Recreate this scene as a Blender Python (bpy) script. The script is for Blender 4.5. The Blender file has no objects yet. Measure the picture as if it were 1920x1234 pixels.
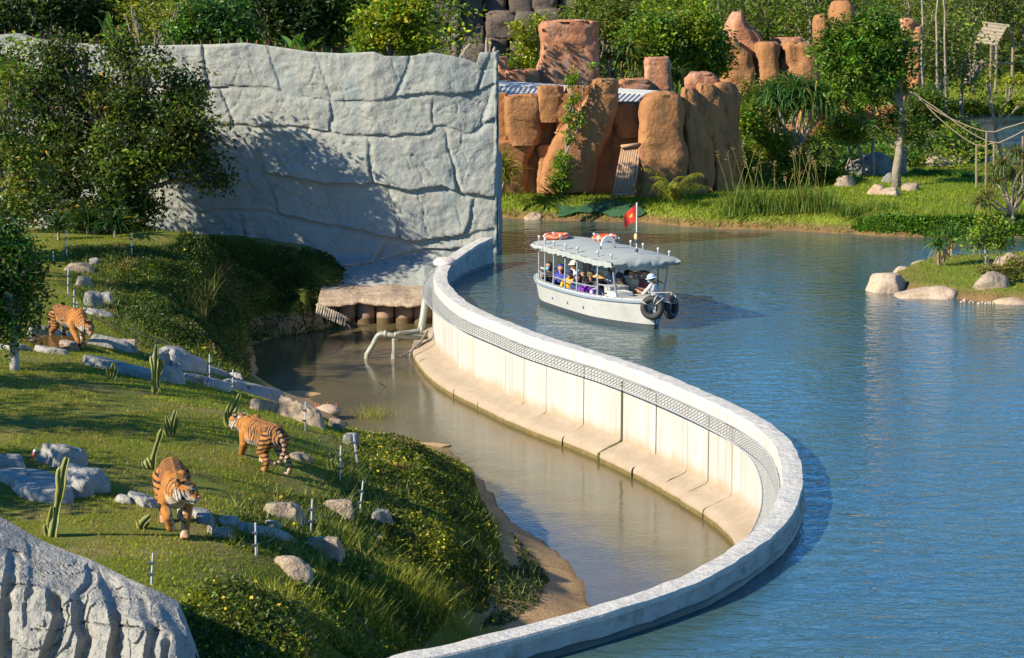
import bpy, bmesh, math, random
import numpy as np
from mathutils import Vector, Matrix, Euler

random.seed(7)
RNG = np.random.default_rng(7)
scene = bpy.context.scene
COL = scene.collection
R = math.radians

# ------------------------------------------------------------------ camera
CAM_H = 9.5
F, CX, CY = 4500.0, 960.0, 617.0          # focal length and centre in photograph pixels
PITCH = math.atan(692.0 / F)
cam_data = bpy.data.cameras.new('camera')
cam = bpy.data.objects.new('camera', cam_data)
COL.objects.link(cam)
cam.location = (0, 0, CAM_H)
cam.rotation_euler = (math.pi / 2 - PITCH, 0, 0)
cam_data.sensor_width = 36
cam_data.lens = 36 * F / 1920
cam_data.clip_start = 0.5
cam_data.clip_end = 3000
scene.camera = cam

# ------------------------------------------------------------------ light
SUN_TRAVEL = (0.86, 0.50)                 # where the light goes, on the ground
SUN_EL = R(31)
sun_data = bpy.data.lights.new('sun', 'SUN')
sun = bpy.data.objects.new('sun', sun_data)
COL.objects.link(sun)
sun_data.energy = 5.0
sun_data.angle = R(0.5)
sun_data.color = (1.0, 0.89, 0.72)
_n = math.hypot(*SUN_TRAVEL)
_d = Vector((SUN_TRAVEL[0] / _n * math.cos(SUN_EL), SUN_TRAVEL[1] / _n * math.cos(SUN_EL), -math.sin(SUN_EL)))
sun.rotation_euler = _d.to_track_quat('-Z', 'Y').to_euler()
world = bpy.data.worlds.new('World')
scene.world = world
world.use_nodes = True
wn = world.node_tree
bg = wn.nodes['Background']
sky = wn.nodes.new('ShaderNodeTexSky')
sky.sky_type = 'NISHITA'
sky.sun_disc = False
sky.sun_elevation = SUN_EL
sky.sun_rotation = math.atan2(-SUN_TRAVEL[0], -SUN_TRAVEL[1])
sky.altitude = 0
sky.air_density = 0.9
sky.dust_density = 0.0
sky.ozone_density = 6.0
hs = wn.nodes.new('ShaderNodeHueSaturation')       # the photograph's sky is a saturated blue
hs.inputs['Saturation'].default_value = 1.2
wn.links.new(sky.outputs['Color'], hs.inputs['Color'])
wn.links.new(hs.outputs['Color'], bg.inputs['Color'])
bg.inputs['Strength'].default_value = 0.105
scene.view_settings.view_transform = 'Standard'
scene.view_settings.look = 'None'
scene.view_settings.gamma = 1
scene.view_settings.exposure = 1.05
scene.cycles.max_bounces = 6
scene.cycles.transparent_max_bounces = 8

# ------------------------------------------------------------------ picture <-> place
cP, sP = math.cos(PITCH), math.sin(PITCH)
def raydir(x, y):
    xc = (x - CX) / F; yc = -(y - CY) / F
    return np.array([xc, cP + yc * sP, -sP + yc * cP])
def G(x, y, z=0.0):
    """the point at height z seen at photograph pixel x, y"""
    d = raydir(x, y); t = (z - CAM_H) / d[2]
    return np.array([0, 0, CAM_H]) + d * t
def P(x, y, D):
    """the point at distance D (along +Y) seen at pixel x, y"""
    d = raydir(x, y); t = D / d[1]
    return np.array([0, 0, CAM_H]) + d * t
def ppm(p):
    """photograph pixels per metre at a point"""
    return F / (p[1] * cP - (p[2] - CAM_H) * sP)

# ------------------------------------------------------------------ noise
def _hash(ix, iy, iz, seed):
    h = (ix * 374761393 + iy * 668265263 + iz * 1274126177 + seed * 974711) & 0xffffffff
    h = ((h ^ (h >> 13)) * 1103515245) & 0xffffffff
    h = ((h ^ (h >> 16)) * 668265263) & 0xffffffff
    return ((h ^ (h >> 15)) & 0xffffff) / float(0xffffff)
def vnoise(p, seed=0):
    p = np.asarray(p, float); i = np.floor(p).astype(np.int64); f = p - i
    u = f * f * (3 - 2 * f); x, y, z = i[..., 0], i[..., 1], i[..., 2]
    r = 0
    for a in (0, 1):
        for b in (0, 1):
            for c in (0, 1):
                w = (u[..., 0] if a else 1 - u[..., 0]) * (u[..., 1] if b else 1 - u[..., 1]) * (u[..., 2] if c else 1 - u[..., 2])
                r = r + w * _hash(x + a, y + b, z + c, seed)
    return r * 2 - 1
def fbm(p, oct=3, seed=0):
    p = np.asarray(p, float); s = 0; a = 1; t = 0
    for k in range(oct):
        s = s + a * vnoise(p * 2 ** k + 17.3 * k, seed + k); t += a; a *= .5
    return s / t
def sstep(a, b, x):
    t = np.clip((x - a) / (b - a), 0, 1); return t * t * (3 - 2 * t)

# ------------------------------------------------------------------ polygons in the ground plane
def in_poly(poly, X, Y):
    poly = np.asarray(poly); c = np.zeros(np.shape(X), bool); n = len(poly); j = n - 1
    for i in range(n):
        xi, yi = poly[i][:2]; xj, yj = poly[j][:2]
        if yi != yj:
            c ^= ((yi > Y) != (yj > Y)) & (X < (xj - xi) * (Y - yi) / (yj - yi) + xi)
        j = i
    return c
def seg_dist(pts, X, Y, closed=False):
    pts = np.asarray(pts)[:, :2]; d = np.full(np.shape(X), 1e9)
    m = len(pts) if closed else len(pts) - 1
    for i in range(m):
        a = pts[i]; b = pts[(i + 1) % len(pts)]; ab = b - a; L = ab @ ab + 1e-12
        t = np.clip(((X - a[0]) * ab[0] + (Y - a[1]) * ab[1]) / L, 0, 1)
        d = np.minimum(d, np.hypot(X - a[0] - t * ab[0], Y - a[1] - t * ab[1]))
    return d
def sdist(poly, X, Y):
    d = seg_dist(poly, X, Y, True); return np.where(in_poly(poly, X, Y), d, -d)

# ------------------------------------------------------------------ mesh making
class Geo:
    """collects vertices, polygons and vertex colours, then becomes one mesh object"""
    def __init__(s): s.V = []; s.F = []; s.C = []; s.n = 0; s.M = []
    def add(s, V, Fc, col=None, mat=0):
        V = np.asarray(V, float).reshape(-1, 3)
        s.V.append(V)
        c = np.ones((len(V), 3)) if col is None else np.broadcast_to(np.asarray(col, float), (len(V), 3))
        s.C.append(c)
        if isinstance(Fc, np.ndarray):
            s.F.append((Fc + s.n)); s.M.append(np.full(len(Fc), mat, np.int32))
        else:
            by = {}
            for f in Fc: by.setdefault(len(f), []).append(f)
            for k in by:
                s.F.append(np.asarray(by[k], np.int64) + s.n); s.M.append(np.full(len(by[k]), mat, np.int32))
        s.n += len(V); return s
    def mesh(s, name, origin=None, smooth=False):
        V = np.concatenate(s.V) if s.V else np.zeros((0, 3))
        C = np.concatenate(s.C) if s.C else np.zeros((0, 3))
        if origin is not None: V = V - np.asarray(origin)
        me = bpy.data.meshes.new(name)
        me.vertices.add(len(V)); me.vertices.foreach_set('co', V.astype(np.float32).ravel())
        tot = np.concatenate([np.full(len(f), f.shape[1], np.int32) for f in s.F]) if s.F else np.zeros(0, np.int32)
        idx = np.concatenate([f.ravel() for f in s.F]).astype(np.int32) if s.F else np.zeros(0, np.int32)
        me.loops.add(len(idx)); me.loops.foreach_set('vertex_index', idx)
        me.polygons.add(len(tot))
        st = np.zeros(len(tot), np.int32); st[1:] = np.cumsum(tot)[:-1]
        me.polygons.foreach_set('loop_start', st); me.polygons.foreach_set('loop_total', tot)
        me.polygons.foreach_set('material_index', np.concatenate(s.M).astype(np.int32))
        me.polygons.foreach_set('use_smooth', np.full(len(tot), bool(smooth)))
        at = me.attributes.new('Col', 'FLOAT_COLOR', 'POINT')
        at.data.foreach_set('color', np.hstack([C, np.ones((len(C), 1))]).astype(np.float32).ravel())
        me.update(calc_edges=True); me.validate()
        return me

def obj(name, geo, mats, parent=None, smooth=False, local=False):
    """link a Geo as one object; world-space vertices are moved into the parent's space"""
    org = None
    if parent is not None and not local: org = world_loc(parent)
    me = geo.mesh(name, org, smooth) if isinstance(geo, Geo) else geo
    if not isinstance(mats, (list, tuple)): mats = [mats]
    if len(me.materials) == 0:
        for m in mats: me.materials.append(m)
    o = bpy.data.objects.new(name, me); COL.objects.link(o)
    if parent is not None: o.parent = parent
    return o
def world_loc(o):
    v = np.zeros(3)
    while o is not None: v = v + np.array(o.location); o = o.parent
    return v
def tag(o, label=None, cat=None, group=None, kind=None):
    if label: o['label'] = label
    if cat: o['category'] = cat
    if group: o['group'] = group
    if kind: o['kind'] = kind
    return o
def thing(name, label, cat, loc, rz=0.0, group=None):
    o = bpy.data.objects.new(name, None); COL.objects.link(o)
    o.location = [float(v) for v in loc]; o.rotation_euler = (0, 0, rz); o.empty_display_size = .2
    return tag(o, label, cat, group, 'thing')
def copy_tree(o, parent=None):
    c = o.copy(); COL.objects.link(c)
    if parent is not None: c.parent = parent
    for ch in list(o.children): copy_tree(ch, c)
    return c
def struct(name, geo, mat, smooth=True):
    return tag(obj(name, geo, mat, smooth=smooth), kind='structure')

def box(c, s, rz=0.0, rx=0.0, ry=0.0):
    h = np.array(s) / 2
    V = np.array([[x, y, z] for x in (-1, 1) for y in (-1, 1) for z in (-1, 1)]) * h
    if rz or rx or ry: V = V @ np.array(Euler((rx, ry, rz)).to_matrix()).T
    Fc = [(0, 1, 3, 2), (4, 6, 7, 5), (0, 4, 5, 1), (2, 3, 7, 6), (0, 2, 6, 4), (1, 5, 7, 3)]
    return V + np.array(c), Fc
def tube(pts, rad, n=6, cap=True):
    pts = np.asarray(pts, float); m = len(pts)
    rad = np.broadcast_to(np.asarray(rad, float), (m,))
    V = []; up = np.array([0.123, 0.31, 1.0]); up /= np.linalg.norm(up)
    T = np.gradient(pts, axis=0) if m > 2 else np.repeat((pts[1] - pts[0])[None], m, 0)
    T /= np.linalg.norm(T, axis=1)[:, None] + 1e-9
    a = np.linspace(0, 2 * math.pi, n, endpoint=False)
    ref = np.cross(T[0], up if abs(T[0] @ up) < .95 else np.array([1., 0, 0])); ref /= np.linalg.norm(ref)
    for i in range(m):
        ref = ref - (ref @ T[i]) * T[i]; ref /= np.linalg.norm(ref) + 1e-9
        b = np.cross(T[i], ref)
        V.append(pts[i] + rad[i] * (np.cos(a)[:, None] * ref + np.sin(a)[:, None] * b))
    V = np.concatenate(V); Fc = []
    for i in range(m - 1):
        for k in range(n):
            k2 = (k + 1) % n
            Fc.append((i * n + k, i * n + k2, (i + 1) * n + k2, (i + 1) * n + k))
    if cap:
        Fc.append(tuple(range(n - 1, -1, -1))); Fc.append(tuple((m - 1) * n + k for k in range(n)))
    return V, Fc
def grid_faces(nu, nv):
    i = np.arange(nu - 1)[:, None] * nv + np.arange(nv - 1)[None]
    return np.stack([i, i + nv, i + nv + 1, i + 1], -1).reshape(-1, 4)
_ICO = {}
def ico(sub):
    if sub not in _ICO:
        bm = bmesh.new(); bmesh.ops.create_icosphere(bm, subdivisions=sub, radius=1)
        V = np.array([v.co[:] for v in bm.verts]); Fc = np.array([[v.index for v in f.verts] for f in bm.faces])
        bm.free(); _ICO[sub] = (V, Fc)
    return _ICO[sub]
def uvs(c, r, nu=8, nv=6):
    """a small closed ball; r may be three radii"""
    r = np.broadcast_to(np.asarray(r, float), (3,)); V = [[0, 0, 1]]; Fc = []
    for j in range(1, nv):
        t = math.pi * j / nv
        for i in range(nu):
            a = 2 * math.pi * i / nu; V.append([math.sin(t) * math.cos(a), math.sin(t) * math.sin(a), math.cos(t)])
    V.append([0, 0, -1]); L = len(V) - 1
    for i in range(nu):
        i2 = (i + 1) % nu
        Fc.append((0, 1 + i, 1 + i2)); Fc.append((L, 1 + (nv - 2) * nu + i2, 1 + (nv - 2) * nu + i))
        for j in range(nv - 2):
            Fc.append((1 + j * nu + i, 1 + (j + 1) * nu + i, 1 + (j + 1) * nu + i2, 1 + j * nu + i2))
    return np.array(V) * r + np.array(c), Fc
def catmull(pts, step):
    """a smooth curve through the points, resampled at about `step`"""
    p = np.asarray(pts, float); p = np.vstack([2 * p[0] - p[1], p, 2 * p[-1] - p[-2]]); out = []
    for i in range(1, len(p) - 2):
        for t in np.linspace(0, 1, 24, endpoint=False):
            a, b, c, d = p[i - 1], p[i], p[i + 1], p[i + 2]
            out.append(.5 * (2 * b + (c - a) * t + (2 * a - 5 * b + 4 * c - d) * t * t + (3 * b - a - 3 * c + d) * t ** 3))
    out.append(p[-2]); out = np.array(out)
    s = np.r_[0, np.cumsum(np.linalg.norm(np.diff(out, axis=0), axis=1))]
    q = np.linspace(0, s[-1], max(2, int(s[-1] / step) + 1))
    return np.stack([np.interp(q, s, out[:, k]) for k in range(p.shape[1])], -1)

# ------------------------------------------------------------------ materials
def new_mat(name):
    m = bpy.data.materials.new(name); m.use_nodes = True
    nt = m.node_tree; b = nt.nodes['Principled BSDF']
    return m, nt, b
def N(nt, typ, **kw):
    n = nt.nodes.new(typ)
    for k, v in kw.items():
        if k.startswith('i_'):
            key = k[2:]; key = int(key) if key.isdigit() else key.replace('_', ' ')
            n.inputs[key].default_value = v
        else: setattr(n, k, v)
    return n
def mixc(nt, fac, a, b, mode='MIX'):
    m = nt.nodes.new('ShaderNodeMix'); m.data_type = 'RGBA'; m.blend_type = mode
    for sock, v in ((m.inputs[0], fac), (m.inputs[6], a), (m.inputs[7], b)):
        if isinstance(v, bpy.types.NodeSocket): nt.links.new(v, sock)
        else: sock.default_value = (*v, 1) if isinstance(v, tuple) and len(v) == 3 else v
    return m.outputs[2]
def ramp(nt, fac, lo, hi):
    m = nt.nodes.new('ShaderNodeMapRange'); m.interpolation_type = 'SMOOTHSTEP'
    nt.links.new(fac, m.inputs['Value']); m.inputs['From Min'].default_value = lo; m.inputs['From Max'].default_value = hi
    return m.outputs['Result']
def noise_tex(nt, scale, detail=4, rough=.6, stretch=None, dist=0.0):
    g = nt.nodes.new('ShaderNodeNewGeometry'); vec = g.outputs['Position']
    if stretch:
        mp = nt.nodes.new('ShaderNodeMapping'); mp.inputs['Scale'].default_value = stretch
        nt.links.new(vec, mp.inputs['Vector']); vec = mp.outputs['Vector']
    n = nt.nodes.new('ShaderNodeTexNoise'); n.inputs['Scale'].default_value = scale
    n.inputs['Detail'].default_value = detail; n.inputs['Roughness'].default_value = rough; n.inputs['Distortion'].default_value = dist
    nt.links.new(vec, n.inputs['Vector']); return n.outputs['Fac']
def bump(nt, b, h, strength, dist=.1, prev=None):
    n = nt.nodes.new('ShaderNodeBump'); n.inputs['Strength'].default_value = strength; n.inputs['Distance'].default_value = dist
    nt.links.new(h, n.inputs['Height'])
    if prev is not None: nt.links.new(prev, n.inputs['Normal'])
    if b is not None: nt.links.new(n.outputs['Normal'], b.inputs['Normal'])
    return n.outputs['Normal']
def mat_rock(name, c1, c2, c3=None, scale=.8, rough=.85, bs=.6, spots=None, streak=False):
    m, nt, b = new_mat(name)
    f = ramp(nt, noise_tex(nt, scale, 5, .65, dist=.4), .35, .68)
    col = mixc(nt, f, c1, c2)
    if c3:
        f2 = ramp(nt, noise_tex(nt, scale * 3.1, 5, .7, stretch=(1, 1, .25) if streak else None), .48, .72)
        col = mixc(nt, f2, col, c3)
    if spots:
        f3 = ramp(nt, noise_tex(nt, scale * 9, 3, .7), .6, .72); col = mixc(nt, f3, col, spots)
    fine = noise_tex(nt, 28, 4, .7)
    col = mixc(nt, fine, mixc(nt, .25, col, (0, 0, 0)), mixc(nt, .04, col, (1, 1, 1)))
    nt.links.new(col, b.inputs['Base Color']); b.inputs['Roughness'].default_value = rough
    n1 = bump(nt, None, noise_tex(nt, 3.5, 6, .65), bs, .18)
    bump(nt, b, noise_tex(nt, 22, 4, .7), bs * .6, .04, n1)
    return m
def mat_plain(name, c, rough=.6, var=.15, scale=6, metal=0.0, bs=.15, dirt=None):
    m, nt, b = new_mat(name)
    f = noise_tex(nt, scale, 5, .65)
    col = mixc(nt, f, tuple(v * (1 - var) for v in c), tuple(min(1, v * (1 + var)) for v in c))
    if dirt: col = mixc(nt, ramp(nt, noise_tex(nt, scale * .6, 5, .7), .5, .75), col, dirt)
    nt.links.new(col, b.inputs['Base Color']); b.inputs['Roughness'].default_value = rough; b.inputs['Metallic'].default_value = metal
    if bs: bump(nt, b, noise_tex(nt, scale * 6, 3, .6), bs, .01)
    return m
def mat_leaf(name, rough=.45, trans=.3, gloss=.35):
    """leaf colour comes leaf by leaf from the mesh; part of the light shines through"""
    m, nt, b = new_mat(name)
    a = N(nt, 'ShaderNodeAttribute', attribute_name='Col')
    nt.links.new(a.outputs['Color'], b.inputs['Base Color']); b.inputs['Roughness'].default_value = rough
    b.inputs['Specular IOR Level'].default_value = gloss
    t = nt.nodes.new('ShaderNodeBsdfTranslucent')
    c2 = mixc(nt, 1.0, a.outputs['Color'], (1.5, 1.35, .5), 'MULTIPLY'); nt.links.new(c2, t.inputs['Color'])
    mx = nt.nodes.new('ShaderNodeMixShader'); mx.inputs[0].default_value = trans
    nt.links.new(b.outputs[0], mx.inputs[1]); nt.links.new(t.outputs[0], mx.inputs[2])
    nt.links.new(mx.outputs[0], nt.nodes['Material Output'].inputs['Surface'])
    return m
def mat_vcol(name, rough=.6, bs=0.0, spec=.4, var=.12, metal=0.0):
    m, nt, b = new_mat(name)
    a = N(nt, 'ShaderNodeAttribute', attribute_name='Col')
    f = noise_tex(nt, 14, 4, .65)
    col = mixc(nt, f, mixc(nt, var, a.outputs['Color'], (0, 0, 0)), mixc(nt, var * .12, a.outputs['Color'], (1, 1, 1)))
    nt.links.new(col, b.inputs['Base Color']); b.inputs['Roughness'].default_value = rough
    b.inputs['Specular IOR Level'].default_value = spec; b.inputs['Metallic'].default_value = metal
    if bs: bump(nt, b, noise_tex(nt, 40, 3, .6), bs, .01)
    return m
# ================================================================== SETTING
MOAT_Z = -1.75
M_lake, nt, b = new_mat('lake_water')
b.inputs['Base Color'].default_value = (.040, .062, .036, 1)
b.inputs['Roughness'].default_value = .06; b.inputs['IOR'].default_value = 1.33
b.inputs['Specular IOR Level'].default_value = 1.0
w1 = noise_tex(nt, 1.0, 3, .6, stretch=(1.7, 2.6, 1), dist=.5)
w2 = noise_tex(nt, 5.5, 3, .6, stretch=(.8, 1.1, 1), dist=.3)
w3 = noise_tex(nt, .10, 3, .6, stretch=(1.5, .7, 1))
calm = ramp(nt, w3, .35, .65)
n1 = bump(nt, None, w1, .7, .060)
n2 = bump(nt, b, w2, .7, .026, n1)
cs = N(nt, 'ShaderNodeMath', operation='MULTIPLY_ADD'); nt.links.new(calm, cs.inputs[0]); cs.inputs[1].default_value = .68; cs.inputs[2].default_value = .12; nt.links.new(cs.outputs[0], n2.node.inputs['Strength'])
mud = mixc(nt, ramp(nt, noise_tex(nt, .35, 4, .6, stretch=(.6, 1.4, 1)), .3, .7), (.028, .074, .088), (.040, .076, .060))
nt.links.new(mud, b.inputs['Base Color'])

M_moat, nt, b = new_mat('moat_water')
b.inputs['Roughness'].default_value = .045; b.inputs['IOR'].default_value = 1.33; b.inputs['Specular IOR Level'].default_value = .40
mud = mixc(nt, ramp(nt, noise_tex(nt, .5, 4, .6), .3, .7), (.118, .090, .040), (.085, .072, .034))
nt.links.new(mud, b.inputs['Base Color'])
n1 = bump(nt, None, noise_tex(nt, 1.6, 2, .5, stretch=(1, .6, 1)), .12, .08)
bump(nt, b, noise_tex(nt, 9, 3, .6, stretch=(.8, 1.2, 1)), .35, .012, n1)

# ---- the dam curve (centre of its coping), from the wall end round to the near corner
dam_px = [(914,446,.85),(890,456,.8),(860,475,.68),(836,495,.58),(826,514,.48),(830,533,.42),(850,556,.4),(872,572,.4),(903,588,.4),(945,605,.4),(1003,628,.4),
          (1073,650,.4),(1140,670,.4),(1207,694,.4),(1273,720,.4),(1340,749,.4),(1396,776,.4),(1432,798,.4),(1460,822,.4),(1475,847,.4),(1483,873,.4),(1485,899,.4),
          (1479,930,.4),(1459,970,.4),(1430,1000,.4),(1388,1031,.4),(1334,1065,.4),(1282,1090,.4),(1140,1138,.4),(973,1184,.4),(840,1216,.4),(747,1237,.4)]
DAM = catmull([[*G(x, y, z)[:2], z] for x, y, z in dam_px] + [[-2.0, 29.2, .4], [-2.15, 27, .4], [-2.2, 24, .4]], .25)
DT = np.gradient(DAM[:, :2], axis=0); DT /= np.linalg.norm(DT, axis=1)[:, None]
DN = np.stack([-DT[:, 1], DT[:, 0]], -1)               # towards the lake
DS = np.r_[0, np.cumsum(np.linalg.norm(np.diff(DAM[:, :2], axis=0), axis=1))]
def dam_at(s, off, z):
    """point at arc length s, offset off (lake side positive), height z"""
    c = np.array([np.interp(s, DS, DAM[:, k]) for k in (0, 1)]); n = np.array([np.interp(s, DS, DN[:, k]) for k in (0, 1)])
    n /= np.linalg.norm(n); return np.array([*(c + n * off), z])
def dam_top(s): return np.interp(s, DS, DAM[:, 2])
LAKE = [tuple(p) for p in DAM[::2, :2]] + [(-2.2, 8), (95, 8), (190, 200), (190, 520), (-70, 520), (-70, 100), (-3, 80.4)]

# ---- left bank: a smooth surface through points read off the photograph
lawn_px = [(340,1017,1.4),(0,900,1.75),(0,760,1.55),(0,660,1.15),(140,656,.95),(250,690,.85),(400,722,.15),(520,748,-.75),(490,893,1.0),(640,865,.38),
           (700,960,.22),(560,772,-.2),(600,792,.0),(640,790,-1.2),(690,812,-.75),(720,850,.0),(800,862,-.55),(850,910,-.50),(900,985,-.75),(930,1050,-1.12),(905,1140,-1.05),
           (820,1000,-.20),(700,1100,.22),(600,1200,.62),(790,1190,-.40),(780,1100,-.08),(400,1100,1.35),(300,1232,1.25),(0,1100,1.65),(0,1230,1.3),(200,850,1.5),(480,1232,1.2),
           (250,442,1.35),(120,450,1.4),(150,505,1.05),(200,560,.8),(20,560,1.15),(350,600,.15),(400,470,.95),(500,490,.45),(560,520,-.1),(600,560,-.95),
           (330,500,.85),(430,560,.05),(520,575,-.75),(455,652,-1.4),(500,634,-1.4),(622,612,-1.45),(475,704,-1.4),(530,737,-1.35),(575,741,-1.42),
           (600,757,-1.45),(660,812,-1.45),(760,830,-1.42),(845,842,-1.42),(872,868,-1.45),(935,950,-1.42),(968,987,-1.40),(1040,1032,-1.40),(1086,1078,-1.40),(1098,1125,-1.40),
           (1000,1080,-1.08),(960,1130,-1.0),(1050,1110,-1.24),(1060,1080,-1.30),(1020,1140,-1.15),(560,660,-2.2),(500,676,-2.1),(540,692,-2.2),(520,655,-2.0),(700,700,-2.3),(700,640,-2.3),(800,780,-2.3),(1000,900,-2.3),(1150,960,-2.3),(1230,1000,-2.3),(1150,1060,-1.9),
           (40,985,1.6),(560,1000,.85),(590,1090,.75)]
lawn_px = [(x, y, z - (.35 if z <= -1.2 else .18 if z <= -.5 else 0)) for x, y, z in lawn_px]
CP = np.array([G(*q) for q in lawn_px] + [[-22,28,2.0],[-22,45,1.8],[-22,62,1.6],[-22,80,1.2],[-12,79,.5],[-5,79,-.5],[-11,76.5,.6],[-9,76.5,.3],[-7,76.5,-.2],[-5,76.5,-.8],[-13.5,76,.95],[-8,20,.4],[-3.6,27,.9],[-1.2,31.0,-1.0],[2,33.9,-1.9],[-16,18,.6]])
def _tps(r2): return np.where(r2 > 0, r2 * np.log(r2 + 1e-12), 0)
_K = _tps(((CP[:, None, :2] - CP[None, :, :2]) ** 2).sum(-1)) + np.eye(len(CP)) * .6
_A = np.block([[_K, np.c_[np.ones(len(CP)), CP[:, :2]]], [np.r_[np.ones((1, len(CP))), CP[:, :2].T], np.zeros((3, 3))]])
_W = np.linalg.solve(_A, np.r_[CP[:, 2], 0, 0, 0])
def _lawn_raw(X, Y):
    X = np.asarray(X, float); Y = np.asarray(Y, float); z = _W[-3] + _W[-2] * X + _W[-1] * Y
    for i in range(len(CP)): z = z + _W[i] * _tps((X - CP[i, 0]) ** 2 + (Y - CP[i, 1]) ** 2)
    q = np.stack([X, Y, np.zeros_like(X)], -1)
    z = z + .05 * fbm(q * .9, 3, 5) * sstep(-1.3, -.6, z)
    return np.clip(z, -3.0, 2.6)
GX = np.arange(-24, 7.01, .25); GY = np.arange(16, 79.1, .25)
_gx, _gy = np.meshgrid(GX, GY, indexing='ij')
LZ = _lawn_raw(_gx, _gy)
_dd = seg_dist(DAM[:, :2], _gx, _gy)
LZ = np.where(in_poly(LAKE, _gx, _gy), -3.0, LZ)
LZ = np.where((_dd < .9) & (_gx > -2.5), np.minimum(LZ, -1.2), LZ)
_wp = [G(x, y, MOAT_Z)[:2] for x, y in [(640,604),(622,614),(500,637),(458,657),(475,706),(530,739),(575,743),(600,759),(640,796),(700,816),(760,832),(845,844),(872,869),(935,951),(968,988),(1040,1033),(1086,1079),(1098,1126),(1096,1140)]]
_js = int(np.argmin(np.hypot(DAM[:, 0] - _wp[-1][0], DAM[:, 1] - _wp[-1][1])))
_wp = np.array(_wp + [tuple(DAM[k, :2] - .2 * DN[k]) for k in range(_js, 10, -2)] + [(-1.9, 74.2)])
_sd = sdist(_wp, _gx, _gy); _n2 = fbm(np.stack([_gx, _gy, 0 * _gx], -1) * .9, 3, 15) * .15
LZ = np.where(_sd > 0, np.minimum(LZ, MOAT_Z - .02 - .25 * _sd), np.where(LZ > -2.9, np.maximum(LZ, np.minimum(MOAT_Z + .03 - .10 * _sd, -1.3)), LZ))
def lawn_z(X, Y):
    fx = np.clip((np.asarray(X) - GX[0]) / .25, 0, len(GX) - 1.001); fy = np.clip((np.asarray(Y) - GY[0]) / .25, 0, len(GY) - 1.001)
    i = fx.astype(int); j = fy.astype(int); u = fx - i; v = fy - j
    return LZ[i, j] * (1-u) * (1-v) + LZ[i+1, j] * u * (1-v) + LZ[i, j+1] * (1-u) * v + LZ[i+1, j+1] * u * v
def hit(x, y, hz, d0=20, d1=320, step=.2):
    """where the view ray through a pixel meets a height field"""
    d = raydir(x, y); t = np.arange(d0, d1, step) / d[1]
    q = np.array([0, 0, CAM_H]) + t[:, None] * d
    below = q[:, 2] <= hz(q[:, 0], q[:, 1])
    k = int(np.argmax(below)) if below.any() else len(t) - 1
    a, c = t[max(k - 1, 0)], t[k]
    for _ in range(12):
        m = (a + c) / 2; q = np.array([0, 0, CAM_H]) + m * d
        if q[2] <= hz(q[0], q[1]): c = m
        else: a = m
    return np.array([0, 0, CAM_H]) + c * d
def on_lawn(x, y): return hit(x, y, lawn_z)

M_lawn, nt, b = new_mat('lawn_turf')
g0 = N(nt, 'ShaderNodeNewGeometry'); sep = N(nt, 'ShaderNodeSeparateXYZ'); nt.links.new(g0.outputs['Position'], sep.inputs[0])
turf = mixc(nt, ramp(nt, noise_tex(nt, .9, 5, .65), .3, .7), (.095, .115, .012), (.140, .150, .020))
turf = mixc(nt, ramp(nt, noise_tex(nt, .55, 5, .7), .50, .70), turf, (.20, .15, .06))
wob = N(nt, 'ShaderNodeMath', operation='MULTIPLY_ADD'); nt.links.new(noise_tex(nt, 1.7, 4, .65), wob.inputs[0]); wob.inputs[1].default_value = .7; nt.links.new(sep.outputs['Z'], wob.inputs[2])
sand = mixc(nt, ramp(nt, noise_tex(nt, 2.2, 5, .65), .3, .7), (.42, .27, .13), (.33, .21, .10))
sand = mixc(nt, ramp(nt, sep.outputs['Z'], -1.75, -1.68), (.24, .15, .065), sand)
nt.links.new(mixc(nt, ramp(nt, wob.outputs[0], -.92, -.66), sand, turf), b.inputs['Base Color'])
b.inputs['Roughness'].default_value = .95; b.inputs['Specular IOR Level'].default_value = .15
bump(nt, b, noise_tex(nt, 14, 5, .7), .5, .06)
g = Geo(); g.add(np.stack([_gx, _gy, LZ], -1).reshape(-1, 3), grid_faces(len(GX), len(GY)))
struct('lawn', g, M_lawn)

# ---- far bank, pond and the land behind
far_shore = [(880,404),(960,410),(1050,415),(1130,417),(1200,418),(1260,425),(1330,431),(1400,433),(1500,436),(1600,440),(1700,446),(1800,446),(1960,446),(2150,446)]
A_far = [tuple(G(x, y)[:2]) for x, y in far_shore] + [(70, 90), (70, 480), (-120, 480), (-120, 78.8), (-1.0, 78.8), (-1.0, 82)]
POND = [tuple(G(x, y)[:2]) for x, y in [(1722,316),(1745,327),(1790,328),(1830,330),(1990,336),(2150,330),(2150,213),(1920,215),(1765,217),(1742,223),(1765,234),(1800,247),(1846,264),(1870,290),(1840,306),(1800,312),(1740,310)]]
POND2 = [tuple(G(x, y)[:2]) for x, y in [(1640,50),(1740,48),(1750,20),(1650,16)]]
def far_z(X, Y):
    d = sdist(A_far, X, Y); d = np.minimum(d, -sdist(POND, X, Y)); d = np.minimum(d, -sdist(POND2, X, Y) / 3)
    q = np.stack([np.asarray(X, float), np.asarray(Y, float), np.zeros(np.shape(X))], -1)
    z = -.6 + 1.3 * sstep(-.9, 1.5, d + .35 * fbm(q * .6, 3, 9)) + .10 * fbm(q * .35, 3, 4)
    hill = sstep(190, 330, np.asarray(Y, float)) * 26 * (1 - sstep(-6, 10, -sdist(POND2, X, Y)) * 0)
    return np.where(d < -1, -.7, z) + np.where(d > 3, hill, 0)
def far_grid(name, X, Y, mat):
    gx, gy = np.meshgrid(X, Y, indexing='ij'); z = far_z(gx, gy)
    g = Geo(); g.add(np.stack([gx, gy, z], -1).reshape(-1, 3), grid_faces(len(X), len(Y))); return struct(name, g, mat)
M_far, nt, b = new_mat('far_turf')
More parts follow.
